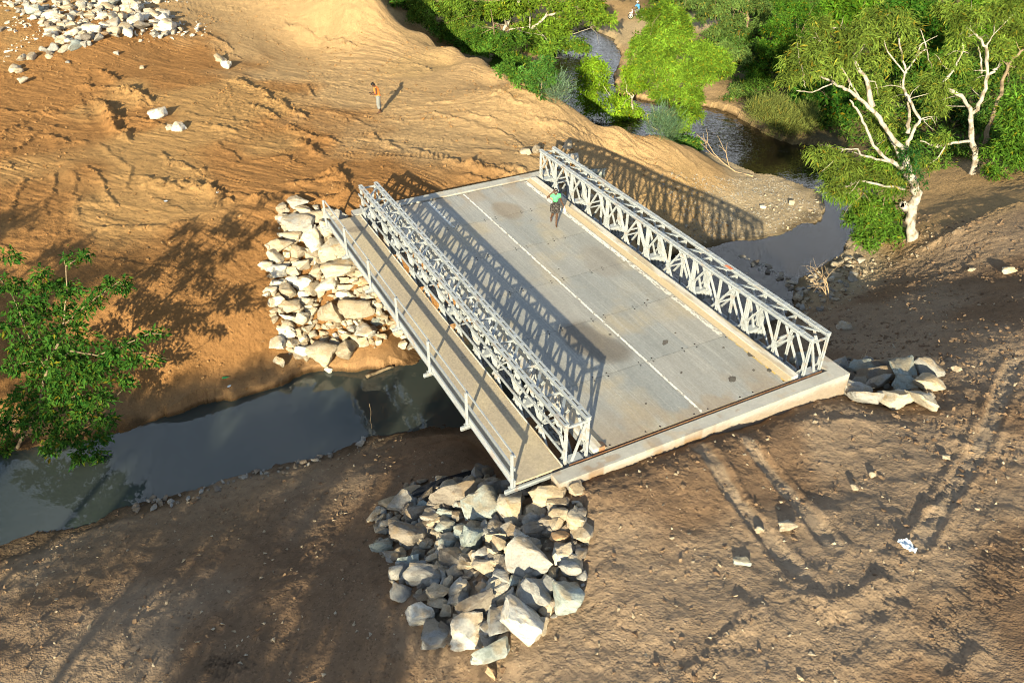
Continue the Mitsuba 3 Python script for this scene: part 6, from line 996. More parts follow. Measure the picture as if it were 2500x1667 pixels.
{'name': 'reed_clump', 'label': 'bluish green reed clump under the lime green tree at the embankment edge', 'cat': 'reeds', 'bark': 'tan', 'leaf': 'grass', 'cover': 5, 'col': (0.1,0.17,0.09), 'limbs': [], 'blobs': [([15.69,23.63,-1.03],[0.76,0.83,0.99]),([16.16,23.4,-1.42],[0.66,0.58,0.57])]},
{'name': 'bush', 'label': 'bright green bush at the foot of the burled white tree beside the pool', 'cat': 'bush', 'bark': 'tan', 'leaf': 'bush', 'cover': 3.4, 'col': (0.085,0.175,0.022), 'limbs': [([[20.73,10.3,-4.24],[20.73,10.3,-3.99],[20.49,10.42,-2.97]],0.05,0.02)], 'blobs': [([19.91,10.72,-2.7],[1.31,1.2,1.22]),([19.63,10.41,-3.5],[1.03,0.9,0.85]),([20.77,10.5,-2.25],[0.94,0.96,1.09]),([19.25,11.05,-2.7],[0.75,0.7,0.73]),([20.75,10.17,-3.2],[0.85,0.87,0.98]),([20.24,11.0,-1.81],[0.93,0.79,0.73])]},
{'name': 'bush', 'label': 'bright green bush hanging down the bank at the right border', 'cat': 'bush', 'bark': 'tan', 'leaf': 'bush', 'cover': 3.4, 'col': (0.08,0.17,0.02), 'limbs': [], 'blobs': [([30.97,11.49,0.19],[1.11,1.33,1.7]),([30.81,11.46,-1.35],[1.13,1.04,1.06]),([31.03,11.58,1.49],[0.69,1.0,1.41]),([30.47,11.52,-2.36],[0.52,0.5,0.54]),([32.04,10.94,-0.92],[1.12,1.22,1.46])]},
{'name': 'tree', 'label': 'vine hung grey trunk standing behind the lime green tree across the stream', 'cat': 'tree', 'bark': 'tan', 'leaf': 'vine', 'cover': 3.5, 'col': (0.085,0.14,0.035), 'limbs': [([[41.16,45.13,-4.23],[41.16,45.13,-3.98],[41.17,45.13,-2.7],[40.99,45.22,-1.03],[40.97,45.23,0.33]],0.22,0.16),([[41.0,45.22,-1.58],[39.59,45.94,-0.76],[38.37,46.57,-1.31]],0.06,0.03)], 'blobs': [([39.15,46.5,-1.79],[2.51,2.22,2.17]),([41.9,44.87,-1.05],[1.33,1.86,2.58]),([39.96,45.42,-2.91],[1.51,1.64,1.95]),([38.77,46.14,-3.36],[1.85,1.71,1.75]),([37.66,47.6,-0.89],[2.5,1.8,1.3]),([39.9,46.35,-0.59],[1.99,1.56,1.29]),([42.57,44.52,-2.87],[1.18,1.49,1.96])]},
{'name': 'tree', 'label': 'tall dark feathery tree on the far bank left of the burled tree', 'cat': 'tree', 'bark': 'tan', 'leaf': 'fine', 'cover': 3.4, 'col': (0.055,0.13,0.014), 'limbs': [([[35.57,32.3,-4.15],[35.57,32.3,-3.9],[34.99,32.6,-0.72]],0.15,0.08)], 'blobs': [([34.75,33.63,1.42],[1.94,1.6,1.43]),([33.8,33.66,0.24],[1.53,1.5,1.62]),([35.0,32.93,-0.8],[1.82,1.82,2.0]),([36.07,33.06,1.05],[1.53,1.41,1.44]),([33.68,33.5,-1.13],[1.4,1.53,1.82]),([32.94,33.66,-2.17],[1.56,1.52,1.65]),([34.69,32.87,-2.32],[1.56,1.44,1.47]),([32.65,33.8,-3.15],[1.14,1.07,1.11])]},
{'name': 'tree', 'label': 'dark broad leaved tree in the shade behind the limbs of the burled tree', 'cat': 'tree', 'bark': 'tan', 'leaf': 'broad', 'cover': 3.6, 'col': (0.04,0.11,0.014), 'limbs': [([[32.8,26.39,-4.42],[32.8,26.39,-4.17],[32.43,26.58,-2.31]],0.12,0.06)], 'blobs': [([32.37,26.83,-2.83],[1.7,1.61,1.69]),([33.34,26.11,-3.81],[1.58,1.48,1.54]),([31.49,27.4,-2.64],[1.04,1.14,1.36]),([34.61,25.68,-4.72],[1.46,1.35,1.38]),([34.43,26.45,-3.15],[1.72,1.63,1.71]),([32.49,26.55,-4.17],[1.19,1.05,1.03]),([35.78,25.31,-6.01],[1.49,1.37,1.4]),([34.77,25.6,-5.93],[1.21,1.07,1.05])]},
{'name': 'tree', 'label': 'light green broad leaved tree at the top behind the crown of the burled tree', 'cat': 'tree', 'bark': 'tan', 'leaf': 'broad', 'cover': 3.6, 'col': (0.075,0.165,0.014), 'limbs': [([[41.33,31.66,-5.32],[41.33,31.66,-5.07],[40.57,32.05,-0.05]],0.16,0.08)], 'blobs': [([39.28,32.72,1.83],[1.68,1.49,1.45]),([40.92,32.1,1.56],[1.83,1.56,1.46]),([39.78,32.46,0.54],[1.56,1.44,1.47]),([38.69,33.35,1.53],[1.13,1.06,1.1]),([41.99,31.88,0.3],[1.43,1.38,1.48]),([38.44,33.38,0.26],[1.14,1.07,1.11])]},
{'name': 'tree', 'label': 'dense dark tree filling the gap between the two white trunked trees', 'cat': 'tree', 'bark': 'tan', 'leaf': 'broad', 'cover': 3.6, 'col': (0.045,0.115,0.014), 'limbs': [([[44.81,27.57,-5.17],[44.81,27.57,-4.92],[43.56,28.21,-0.13]],0.16,0.08)], 'blobs': [([42.31,29.08,2.01],[2.05,1.73,1.59]),([43.86,28.06,1.14],[1.78,1.69,1.78]),([43.62,28.18,-0.37],[1.81,1.8,1.98]),([45.3,27.54,0.05],[1.53,1.67,1.98]),([44.84,27.55,-1.68],[1.69,1.67,1.83]),([42.22,29.13,-0.19],[1.53,1.67,1.99]),([45.9,26.78,-3.34],[1.28,1.58,2.03]),([43.63,28.17,-2.54],[1.56,1.7,2.02])]},
{'name': 'tree', 'label': 'yellow green tree at the top right corner behind the slanting trunk', 'cat': 'tree', 'bark': 'tan', 'leaf': 'bush', 'cover': 3.4, 'col': (0.09,0.19,0.016), 'limbs': [([[49.13,22.98,-5.22],[49.13,22.98,-4.97],[47.43,23.86,0.4]],0.14,0.08)], 'blobs': [([45.34,25.15,2.69],[2.24,1.71,1.37]),([47.27,23.94,2.52],[1.97,1.75,1.71]),([47.43,23.86,0.4],[1.75,1.82,2.09]),([48.6,23.25,0.97],[1.47,1.68,2.08]),([46.29,24.66,0.58],[1.21,1.32,1.57]),([49.04,23.03,-1.33],[1.64,1.62,1.77])]},
{'name': 'bush', 'label': 'dark understory bush between the two white trunks', 'cat': 'bush', 'bark': 'tan', 'leaf': 'broad', 'cover': 3.6, 'col': (0.045,0.1,0.02), 'limbs': [([[38.23,19.66,-4.76],[38.23,19.66,-4.51],[38.01,19.78,-3.38]],0.04,0.02)], 'blobs': [([37.92,20.16,-2.81],[1.37,1.34,1.45]),([39.05,19.58,-4.05],[0.88,1.04,1.31]),([37.02,20.74,-2.4],[0.99,1.16,1.45]),([40.61,19.0,-3.11],[0.88,1.11,1.46]),([41.49,18.44,-4.66],[0.76,0.91,1.15]),([38.83,19.36,-5.2],[0.63,0.61,0.66])]},
{'name': 'bush', 'label': 'low scrub on the small sandy bank right of the lime green tree', 'cat': 'bush', 'bark': 'tan', 'leaf': 'fine', 'cover': 3.4, 'col': (0.1,0.16,0.04), 'limbs': [], 'blobs': [([30.02,33.69,-4.74],[0.85,0.76,0.74]),([31.14,33.34,-4.68],[1.0,0.83,0.74]),([30.77,33.65,-3.96],[0.85,0.75,0.74]),([31.79,33.01,-4.56],[0.71,0.78,0.92]),([29.86,34.9,-1.24],[0.84,0.91,1.09]),([30.98,34.32,-1.48],[1.12,1.05,1.09])]},
{'name': 'grass_tussock', 'label': 'straw coloured grass hummock on the far bank above the dark stream bend', 'cat': 'grass', 'bark': 'tan', 'leaf': 'grass', 'cover': 5, 'col': (0.16,0.19,0.05), 'limbs': [], 'blobs': [([28.4,26.01,-3.79],[1.4,1.13,0.99]),([27.44,26.72,-3.18],[1.27,0.99,0.82]),([29.25,25.57,-4.14],[0.89,0.9,0.99]),([26.68,27.11,-2.73],[0.76,0.67,0.65]),([27.97,26.79,-2.72],[1.14,0.78,0.49]),([29.82,25.73,-3.48],[0.77,0.84,0.99])]},
{'name': 'tree', 'label': 'dark tree top right of the motorbike track', 'cat': 'tree', 'bark': 'tan', 'leaf': 'broad', 'cover': 3.6, 'col': (0.06,0.12,0.02), 'limbs': [([[44.06,58.65,-5.2],[44.06,58.65,-4.95],[44.31,58.53,-3.02]],0.12,0.08)], 'blobs': [([44.21,58.58,-3.5],[2.13,1.84,1.75]),([42.94,59.56,-2.61],[2.12,1.72,1.5]),([45.38,57.98,-4.46],[1.36,1.13,1.01]),([46.29,57.85,-2.93],[2.51,1.91,1.5])]},
{'name': 'bush', 'label': 'scrub on the slope behind the motorbike track at the top edge', 'cat': 'bush', 'bark': 'tan', 'leaf': 'broad', 'cover': 3.6, 'col': (0.1,0.17,0.03), 'limbs': [], 'blobs': [([35.93,64.85,-2.92],[1.76,1.32,1.02]),([34.39,65.63,-2.76],[2.15,1.62,1.27]),([39.56,62.98,-2.44],[3.9,2.21,0.76])]},
{'name': 'bush', 'label': 'dark shaded bush hidden just over the crest of the sand mound', 'cat': 'bush', 'bark': 'tan', 'leaf': 'broad', 'cover': 3.6, 'col': (0.035,0.09,0.012), 'limbs': [], 'blobs': [([13.36,62.07,-0.71],[1.69,1.64,1.76]),([12.54,62.71,-0.19],[1.69,1.43,1.32]),([14.38,61.32,-2.22],[1.2,1.31,1.55]),([15.35,60.71,-3.49],[1.03,1.13,1.34])]},
{'name': 'tree', 'label': 'glossy dark green tree leaning over the left water with sparse reaching branches', 'cat': 'tree', 'bark': 'tan', 'leaf': 'glossy', 'cover': 3.8, 'col': (0.045,0.115,0.018), 'limbs': [([[-21.0,14.87,-5.48],[-21.0,14.87,-5.23],[-20.24,14.48,-4.18],[-19.38,14.04,-2.93],[-18.52,13.6,-1.1],[-17.57,13.11,0.47],[-17.26,12.95,1.38]],0.1,0.035),([[-18.52,13.6,-1.1],[-17.51,13.01,-0.16],[-16.72,12.54,-0.32],[-15.83,12.02,0.13],[-14.88,11.46,0.7],[-14.49,11.19,0.74]],0.035,0.01),([[-15.84,12.11,0.07],[-15.1,11.62,-0.26],[-14.47,11.18,-0.36]],0.018,0.007),([[-17.26,12.95,1.38],[-16.92,12.78,2.26],[-16.69,12.66,3.22],[-16.68,12.66,3.63]],0.028,0.008),([[-16.67,12.65,3.22],[-16.24,12.43,3.52],[-15.83,12.22,3.69]],0.025,0.01),([[-17.46,13.05,0.87],[-16.45,12.65,1.7],[-15.29,12.17,2.51],[-15.07,12.17,2.01]],0.022,0.007),([[-18.52,13.6,-1.1],[-18.66,13.78,0.4],[-18.65,13.89,1.95],[-18.83,14.1,2.57]],0.035,0.012),([[-19.38,14.04,-2.93],[-17.8,13.04,-2.05],[-16.71,12.3,-2.14],[-15.88,11.68,-1.14]],0.028,0.008),([[-20.24,14.48,-4.18],[-19.35,13.8,-3.84],[-18.43,13.11,-4.29],[-18.39,12.86,-5.24]],0.028,0.008),([[-19.78,14.25,-3.55],[-20.12,14.25,-2.96],[-20.89,14.48,-3.75]],0.025,0.01),([[-18.16,13.41,-0.54],[-18.88,13.67,-0.61],[-19.61,13.94,-0.74]],0.022,0.007)], 'blobs': [([-17.52,13.09,2.75],[0.31,0.31,0.34]),([-15.98,12.3,3.63],[0.26,0.23,0.22]),([-16.56,12.59,3.34],[0.18,0.25,0.34]),([-18.31,13.94,3.29],[0.36,0.28,0.23]),([-18.67,14.01,2.2],[0.58,0.47,0.41]),([-17.38,13.02,2.26],[0.63,0.46,0.35]),([-16.84,12.74,2.2],[0.47,0.39,0.35]),([-15.64,12.34,2.26],[0.58,0.43,0.32]),([-15.18,12.11,2.2],[0.21,0.24,0.29]),([-16.17,12.5,1.7],[0.37,0.34,0.35]),([-18.31,13.72,1.51],[0.64,0.5,0.41]),([-17.72,13.19,1.13],[0.75,0.58,0.47]),([-16.65,12.75,1.32],[0.32,0.32,0.35]),([-18.85,13.99,0.73],[0.6,0.48,0.42]),([-17.44,12.93,0.61],[0.65,0.51,0.42]),([-16.85,12.63,0.28],[0.44,0.35,0.3]),([-18.8,13.75,-0.06],[0.66,0.52,0.42]),([-18.15,13.3,-0.33],[0.77,0.6,0.49]),([-17.59,12.9,-0.6],[0.89,0.65,0.49]),([-19.36,14.03,-0.89],[0.62,0.47,0.37]),([-14.87,11.39,0.55],[0.49,0.34,0.24]),([-15.86,12.01,0.01],[0.6,0.43,0.3]),([-15.6,11.76,-0.46],[0.44,0.38,0.36]),([-16.36,12.26,-0.4],[0.44,0.38,0.36]),([-14.89,11.4,-0.39],[0.28,0.22,0.18]),([-16.98,12.47,-0.87],[0.72,0.58,0.49]),([-16.31,11.9,-1.28],[0.5,0.38,0.31]),([-17.77,12.88,-1.58],[0.9,0.69,0.56]),([-18.78,13.62,-1.6],[0.68,0.56,0.5]),([-17.1,12.31,-2.0],[0.57,0.45,0.37]),([-18.63,13.32,-2.46],[0.86,0.65,0.5]),([-19.89,14.3,-2.56],[0.7,0.57,0.51]),([-17.82,12.68,-2.81],[0.75,0.6,0.51]),([-17.21,12.36,-3.19],[0.46,0.37,0.32]),([-19.47,13.75,-3.37],[0.76,0.6,0.51]),([-20.56,14.54,-3.7],[0.59,0.56,0.58]),([-18.72,13.14,-3.81],[0.82,0.67,0.58]),([-17.72,12.52,-3.95],[0.41,0.38,0.39]),([-18.34,12.83,-4.67],[0.48,0.44,0.46]),([-21.14,14.83,-4.81],[0.48,0.42,0.4]),([-17.87,12.59,-4.91],[0.36,0.29,0.26]),([-18.39,12.86,-5.24],[0.24,0.21,0.2]),([-19.35,13.46,-4.52],[0.36,0.32,0.33])]},
{'name': 'bush', 'label': 'dark bush between the burled tree limbs on the far slope', 'cat': 'bush', 'bark': 'tan', 'leaf': 'broad', 'cover': 3.6, 'col': (0.05,0.12,0.016), 'limbs': [([[38.06,24.92,-5.53],[38.06,24.92,-5.28],[37.88,25.01,-4.55]],0.06,0.03)], 'blobs': [([38.15,25.21,-4.66],[1.49,1.37,1.4]),([37.36,26.17,-4.11],[1.35,1.23,1.23]),([39.27,24.75,-5.43],[1.23,1.09,1.06])]},
{'name': 'bush', 'label': 'dark leafy bush behind the fork of the second white tree', 'cat': 'bush', 'bark': 'tan', 'leaf': 'broad', 'cover': 3.6, 'col': (0.055,0.12,0.018), 'limbs': [([[47.23,25.28,-4.61],[47.23,25.28,-4.36],[47.01,25.39,-3.61]],0.06,0.03)], 'blobs': [([46.57,25.62,-3.61],[1.7,1.59,1.65]),([48.17,25.02,-4.68],[1.58,1.54,1.67]),([46.6,26.05,-4.87],[1.3,1.32,1.49]),([49.15,24.97,-3.8],[1.43,1.47,1.67])]},
{'name': 'bush', 'label': 'dark bush at the foot of the slanting trunk', 'cat': 'bush', 'bark': 'tan', 'leaf': 'broad', 'cover': 3.6, 'col': (0.05,0.11,0.018), 'limbs': [([[40.43,18.21,-4.42],[40.43,18.21,-4.17],[40.22,18.32,-3.5]],0.06,0.03)], 'blobs': [([40.4,18.68,-3.87],[1.13,1.08,1.14]),([41.47,18.35,-3.26],[1.25,1.21,1.3]),([39.75,19.46,-3.79],[0.88,0.89,0.98])]},
{'name': 'tree', 'label': 'dark tree behind the lime green tree at the top edge', 'cat': 'tree', 'bark': 'tan', 'leaf': 'broad', 'cover': 3.6, 'col': (0.06,0.125,0.022), 'limbs': [([[46.36,62.0,-5.12],[46.36,62.0,-4.87],[46.26,62.06,-3.87]],0.06,0.03)], 'blobs': [([46.43,61.97,-4.04],[3.02,2.3,1.83]),([48.93,61.02,-4.94],[2.44,2.03,1.84]),([45.0,63.04,-3.6],[2.42,1.89,1.57]),([50.74,60.2,-3.79],[2.82,2.21,1.83])]},
{'name': 'tree', 'label': 'leafy tree at the top edge right of the vine hung trunk', 'cat': 'tree', 'bark': 'tan', 'leaf': 'broad', 'cover': 3.6, 'col': (0.06,0.13,0.018), 'limbs': [([[58.41,61.39,-4.82],[58.41,61.39,-4.57],[58.24,61.47,-3.53]],0.06,0.03)], 'blobs': [([58.85,61.16,-5.26],[2.97,2.58,2.47]),([56.94,62.48,-4.45],[2.54,2.12,1.92]),([61.22,60.17,-4.78],[2.75,2.35,2.2]),([63.38,59.17,-5.33],[2.55,2.26,2.21])]},
{'name': 'bush', 'label': 'scrubby bush on the far bank behind the sandy patch', 'cat': 'bush', 'bark': 'tan', 'leaf': 'bush', 'cover': 3.4, 'col': (0.075,0.14,0.03), 'limbs': [([[36.19,39.79,-4.41],[36.19,39.79,-4.16],[36.07,39.85,-3.35]],0.06,0.03)], 'blobs': [([35.91,40.16,-3.01],[1.4,1.34,1.41]),([36.99,39.49,-4.19],[1.26,1.27,1.42]),([35.39,40.65,-2.66],[1.09,1.09,1.21]),([37.62,39.61,-3.36],[1.25,1.27,1.42])]},
{'name': 'bush', 'label': 'mid green bush left of the burled tree crown on the far slope', 'cat': 'bush', 'bark': 'tan', 'leaf': 'fine', 'cover': 3.4, 'col': (0.06,0.14,0.015), 'limbs': [([[38.13,33.03,-4.72],[38.13,33.03,-4.47],[37.98,33.11,-3.7]],0.06,0.03)], 'blobs': [([38.14,33.25,-3.76],[1.62,1.58,1.72]),([37.42,33.4,-4.99],[1.48,1.44,1.54]),([39.42,32.71,-4.05],[1.48,1.43,1.53])]},
{'name': 'tree', 'label': 'tree at the top edge behind the crowns of the white trunked trees', 'cat': 'tree', 'bark': 'tan', 'leaf': 'broad', 'cover': 3.6, 'col': (0.07,0.15,0.02), 'limbs': [([[71.78,53.7,-4.67],[71.78,53.7,-4.42],[71.52,53.83,-3.39]],0.06,0.03)], 'blobs': [([71.13,54.04,-5.11],[2.95,2.44,2.18]),([73.47,53.06,-4.63],[2.52,2.23,2.18]),([69.49,55.1,-4.46],[2.31,2.0,1.91]),([75.95,51.9,-5.0],[2.53,2.24,2.19])]},
{'name': 'tree', 'label': 'tree at the top edge nearest the right corner', 'cat': 'tree', 'bark': 'tan', 'leaf': 'broad', 'cover': 3.6, 'col': (0.07,0.15,0.02), 'limbs': [([[78.53,48.48,-4.51],[78.53,48.48,-4.26],[78.23,48.63,-3.25]],0.06,0.03)], 'blobs': [([77.82,48.84,-4.6],[2.9,2.4,2.15]),([80.28,47.81,-4.13],[2.48,2.2,2.14]),([82.89,46.69,-4.18],[2.48,2.2,2.15])]},
{'name': 'bush', 'label': 'low green bush along the crest between the mound and the white limbs', 'cat': 'bush', 'bark': 'tan', 'leaf': 'fine', 'cover': 3.4, 'col': (0.07,0.16,0.02), 'limbs': [], 'blobs': [([15.97,56.1,-3.25],[1.49,1.32,1.29]),([17.2,55.36,-3.92],[1.49,1.32,1.29]),([18.35,54.76,-4.63],[1.5,1.23,1.08]),([14.75,56.84,-2.58],[1.32,1.23,1.28])]},
{'name': 'bush', 'label': 'low green bush on the crest left of the rounded dark bush', 'cat': 'bush', 'bark': 'tan', 'leaf': 'fine', 'cover': 3.4, 'col': (0.075,0.17,0.025), 'limbs': [], 'blobs': [([8.06,27.89,1.64],[0.96,0.85,0.83]),([8.86,27.37,0.93],[0.86,0.74,0.69]),([7.32,28.27,2.11],[0.85,0.79,0.82])]},
{'name': 'bush', 'label': 'grey green scrub on the bank right of the motorbike track', 'cat': 'bush', 'bark': 'tan', 'leaf': 'bush', 'cover': 3.4, 'col': (0.09,0.15,0.04), 'limbs': [], 'blobs': [([37.29,51.68,-3.68],[1.59,1.51,1.6]),([38.52,51.05,-4.88],[1.42,1.33,1.38]),([39.75,50.65,-6.0],[1.44,1.35,1.4])]},
{'name': 'bush', 'label': 'mid green bush behind the feathery bush at the top', 'cat': 'bush', 'bark': 'tan', 'leaf': 'bush', 'cover': 3.4, 'col': (0.085,0.18,0.025), 'limbs': [], 'blobs': [([22.24,63.25,-3.59],[2.01,1.97,2.13]),([23.61,62.43,-4.48],[1.83,1.78,1.9]),([21.15,63.92,-3.16],[1.64,1.56,1.65])]},
{'name': 'bush', 'label': 'loose leafy growth hanging over the creek left of the burled trunk', 'cat': 'bush', 'bark': 'tan', 'leaf': 'droop', 'cover': 3.6, 'col': (0.1,0.185,0.022), 'limbs': [([[21.0,9.99,-4.02],[21.0,9.99,-3.77],[20.06,10.3,-2.19],[18.84,10.76,-0.8]],0.05,0.02),([[20.2,10.4,-2.26],[20.13,10.55,-0.73],[19.76,10.85,0.25]],0.04,0.015)], 'blobs': [([18.27,11.05,-0.46],[1.15,0.96,0.88]),([19.53,11.08,0.37],[1.15,1.01,0.97]),([20.45,10.72,-0.78],[0.9,0.95,1.09]),([19.05,10.88,-1.68],[0.99,0.85,0.79]),([17.31,11.43,0.09],[0.88,0.74,0.67]),([20.42,11.18,1.25],[0.79,0.75,0.78]),([17.82,11.28,-0.98],[0.71,0.62,0.59])]}]
for i, pl in enumerate(PLANTS):
    rs = np.random.RandomState(100 + i)
    root = num(pl['name']); USED[root] = USED.get(root, 0)
    lab(root, pl['label'], pl['cat'], pl.get('group'))
    for j, (pts, r0, r1) in enumerate(pl['limbs']):
        p = wobble(pts, min(.05, r0 * .25), rs); rad = np.linspace(r0, r1, len(p)) * (1 + .1 * rs.normal(size=len(p)))
        b = MB(); b.tube(p, rad, 9 if r0 > .1 else 6); b.add('trunk' if j == 0 else 'limb', 'mat_bark_' + pl['bark'], root, smooth=True)
    bl = [(np.array(c), np.array(r)) for c, r in pl['blobs']]
    # twigs reach from the limbs into the crown
    ends = np.array([q for pts, r0, r1 in pl['limbs'] for q in pts[1:]]) if pl['limbs'] else np.zeros((0, 3))
    if len(ends) and pl['leaf'] != 'glossy':
        b = MB()
        for c, r in bl:
            for _ in range(3):
                t = c + rs.normal(size=3) * r * .5; e = ends[np.argmin(np.linalg.norm(ends - t, axis=1) + rs.rand(len(ends)) * .4)]
                if np.linalg.norm(t - e) < 4.5: b.tube(wobble([e, (e + t) / 2 + rs.normal(size=3) * .12 + (0, 0, .08), t], .03, rs, 2), np.linspace(.028, .008, 5), 4, False)
        if b.v: b.add('twigs', 'mat_bark_' + pl['bark'], root, smooth=True); lab(root + '__twigs', kind='stuff')
    add_crown('crown' if pl['name'] == 'tree' else 'foliage', root, bl, pl['leaf'], pl['cover'], pl['col'], 300 + i, pl.get('size', 1.0), pl['leaf'] not in ('glossy', 'grass'))
    if pl.get('ivy'): add_crown('ivy', root, [(np.array(c), np.array(r)) for c, r in pl['ivy']], 'vine', 2.0, (.03, .09, .02), 700 + i, .5, False)
# trees standing behind the viewpoint whose shade falls on the near bank
AV, PV = np.array((.624, .781)), np.array((.781, -.624))
for i, (sa, sp, zc, rr, rz, cov) in enumerate(((-33, -8.9, 5.2, 2.2, 1.7, 1.6), (-34, -12.4, 5.0, 2.7, 1.7, 1.4), (-32, -16.5, 4.7, 2.6, 1.8, .85), (-35, -21, 5.2, 3.0, 2.0, .8), (-38, -27, 7.4, 3.6, 3.6, 1.0))):
    c = AV * sa + PV * sp; rs = np.random.RandomState(900 + i); g = float(height(c[:1], c[1:])[0])
    root = num('shade_tree'); USED[root] = 0
    lab(root, ('low spreading', 'broad', 'rounded', 'dense', 'tall wide')[i] + ' tree on the near bank behind the viewpoint, shading the earth', 'tree')
    b = MB(); b.tube(wobble([(c[0], c[1], g - .3), (c[0] + .2, c[1], (g + zc) / 2), (c[0], c[1] + .2, zc)], .08, rs), np.linspace(.24, .1, 9), 8); b.add('trunk', 'mat_bark_tan', root, smooth=True)
    bl = [(np.array((c[0], c[1], zc)) + rs.normal(size=3) * (rr * .5, rr * .5, rz * .35), np.array((rr * .55, rr * .55, rz * .55))) for _ in range(9)]
    add_crown('crown', root, bl, 'broad', cov, (.06, .13, .02), 950 + i)
# a taller tree out of frame on the left bank, shading the orange slope
for i, (x, y, zc, rr, rz) in enumerate(((-28.5, 9.0, 2.2, 2.6, 2.4), (-34.5, 10.5, 5.2, 3.0, 2.6))):
    rs = np.random.RandomState(930 + i); g = float(height(np.array([x]), np.array([y]))[0]); root = num('bank_tree'); USED[root] = 0
    lab(root, ('leafy tree on the far bank just outside the left border', 'larger leafy tree farther outside the left border')[i], 'tree')
    b = MB(); b.tube(wobble([(x, y, g - .3), (x + .4, y, (g + zc) / 2), (x, y + .3, zc)], .1, rs), np.linspace(.22, .09, 9), 8); b.add('trunk', 'mat_bark_tan', root, smooth=True)
    bl = [(np.array((x, y, zc)) + rs.normal(size=3) * (rr * .6, rr * .6, rz * .45), np.array((rr * .42, rr * .42, rz * .3))) for _ in range(11)]
    for c, r in bl:
        b = MB(); b.tube(wobble([(x, y, zc - rz * .6), (c + (x, y, zc)) / 2, c], .1, rs), np.linspace(.06, .02, 9), 5); b.add('limb', 'mat_bark_tan', root, smooth=True)
    add_crown('crown', root, bl, 'broad', 1.8, (.05, .14, .02), 970 + i)

# undergrowth of the wooded bank: leafy ground cover that nobody could count
rs = np.random.RandomState(11)
bl = []
for _ in range(2600):
    x, y = rs.uniform(17, 62), rs.uniform(8, 62)
    if x - .42 * (y - 20) < 24 + 2.5 * rs.rand() or (y < 15 and x < 33): continue
    if 48 < y + .15 * (x - 30) < 62 and x < 46: continue
    z = float(grid(_Z, np.array([x]), np.array([y]))[0]); sd = float(grid(_SD, np.array([x]), np.array([y]))[0])
    if sd < .8: continue
    r = .45 + .75 * rs.rand() ** 2; bl.append((np.array((x, y, max(z, WZ) + .25 * r)), np.array((r, r, r * .8))))
add_crown('undergrowth', None, bl[:1100], 'bush', 1.5, (.07, .14, .022), 41, 1.1, False)
lab('undergrowth', 'low leafy undergrowth covering the wooded far bank', 'undergrowth', None, 'stuff')
bl = []
for _ in range(500):      # the strip of scrub on the embankment's river side
    k = rs.randint(len(EDGE) - 1); t = rs.rand(); e = np.array(EDGE[k]) * (1 - t) + np.array(EDGE[k + 1]) * t
    o = rs.uniform(1.6, 5.0); x, y = e[0] + .72 * o, e[1] + .69 * o
    sd = float(grid(_SD, np.array([x]), np.array([y]))[0]); z = float(grid(_Z, np.array([x]), np.array([y]))[0])
    if sd < .2 or rs.rand() < .45: continue
    r = .35 + .45 * rs.rand(); bl.append((np.array((x, y, z + .3 * r)), np.array((r, r, r * .8))))
if bl:
    add_crown('undergrowth', None, bl[:190], 'fine', 2.4, (.075, .16, .025), 43, 1.2)
    lab('undergrowth_001', 'low green scrub on the river side of the embankment crest', 'undergrowth', None, 'stuff')

# ---------------------------------------------------------------- dead wood and litter
def branchy(name, base, up, n, L, r, mat, label, cat, seed, spread=.6):
    rs = np.random.RandomState(seed); b = MB()
    def grow(p, d, L, r, k):
        pts = [p]
        for _ in range(4):
            d = vn(d + rs.normal(size=3) * .16); pts.append(pts[-1] + d * L / 4)
        b.tube(pts, np.linspace(r, r * .45, 5), 5)
        if k > 0:
            for _ in range(n): j = rs.randint(2, 5); grow(pts[j], vn(d + rs.normal(size=3) * spread), L * (.5 + .25 * rs.rand()), r * .5, k - 1)
    grow(np.array(base, float), vn(np.array(up, float)), L, r, 2)
    k = b.add(name, mat, smooth=True); lab(k, label, cat)
p = np.array([14.19, 7.5, -4.42])
branchy('dead_shrub', p - (0, 0, .1), (-.25, .25, 1), 4, 1.5, .035, 'mat_stick', 'bare dead shrub with pale twigs on the shore right of the bridge', 'shrub', 3, .8)
branchy('dead_shrub', p + (.12, -.05, -.1), (.05, .35, 1), 4, 1.6, .03, 'mat_stick', 'second bare stem leaning beside the dead shrub by the pool', 'shrub', 4, .8)
branchy('fallen_branch', np.array([21.71, 21.39, -4.61]) + (0, 0, .05), (-.62, .75, .04), 3, 2.3, .06, 'mat_stick', 'pale fallen branch lying from the gravel spit into the dark stream', 'branch', 6, .28)
for i, (x, y, dx, dy, L, lb) in enumerate((( -8.1, 9.6, .1, .2, 1.1, 'thin stick standing in the water left of the walkway'), (-7.2, 12.9, .9, .1, 1.3, 'dark driftwood log at the waterline below the walkway pile'), (10.6, 11.2, .85, -.5, 1.8, 'thin branch lying in the pool right of the bridge'), (12.4, 12.6, .9, -.3, 1.2, 'twig floating on the pool nearest the gravel spit'), (9.2, 1.4, .6, .4, .8, 'short stick on the earth beyond the right abutment'))):
    zz = max(float(height(np.array([x]), np.array([y]))[0]), WZ) + .02
    rs = np.random.RandomState(20 + i); e = np.array((x, y, zz)) + vn(np.array((dx, dy, .9 if i == 0 else .02))) * L
    b = MB(); b.tube(wobble([(x, y, zz - .1 * (i == 0)), (np.array((x, y, zz)) + e) / 2 + (.03, .03, .01), e], .02, rs, 3), np.linspace(.018 if i != 1 else .09, .008 if i != 1 else .06, 7), 6)
    k = b.add('stick', 'mat_stick' if i != 1 else 'mat_bark_tan', smooth=True); lab(k, lb, 'stick')
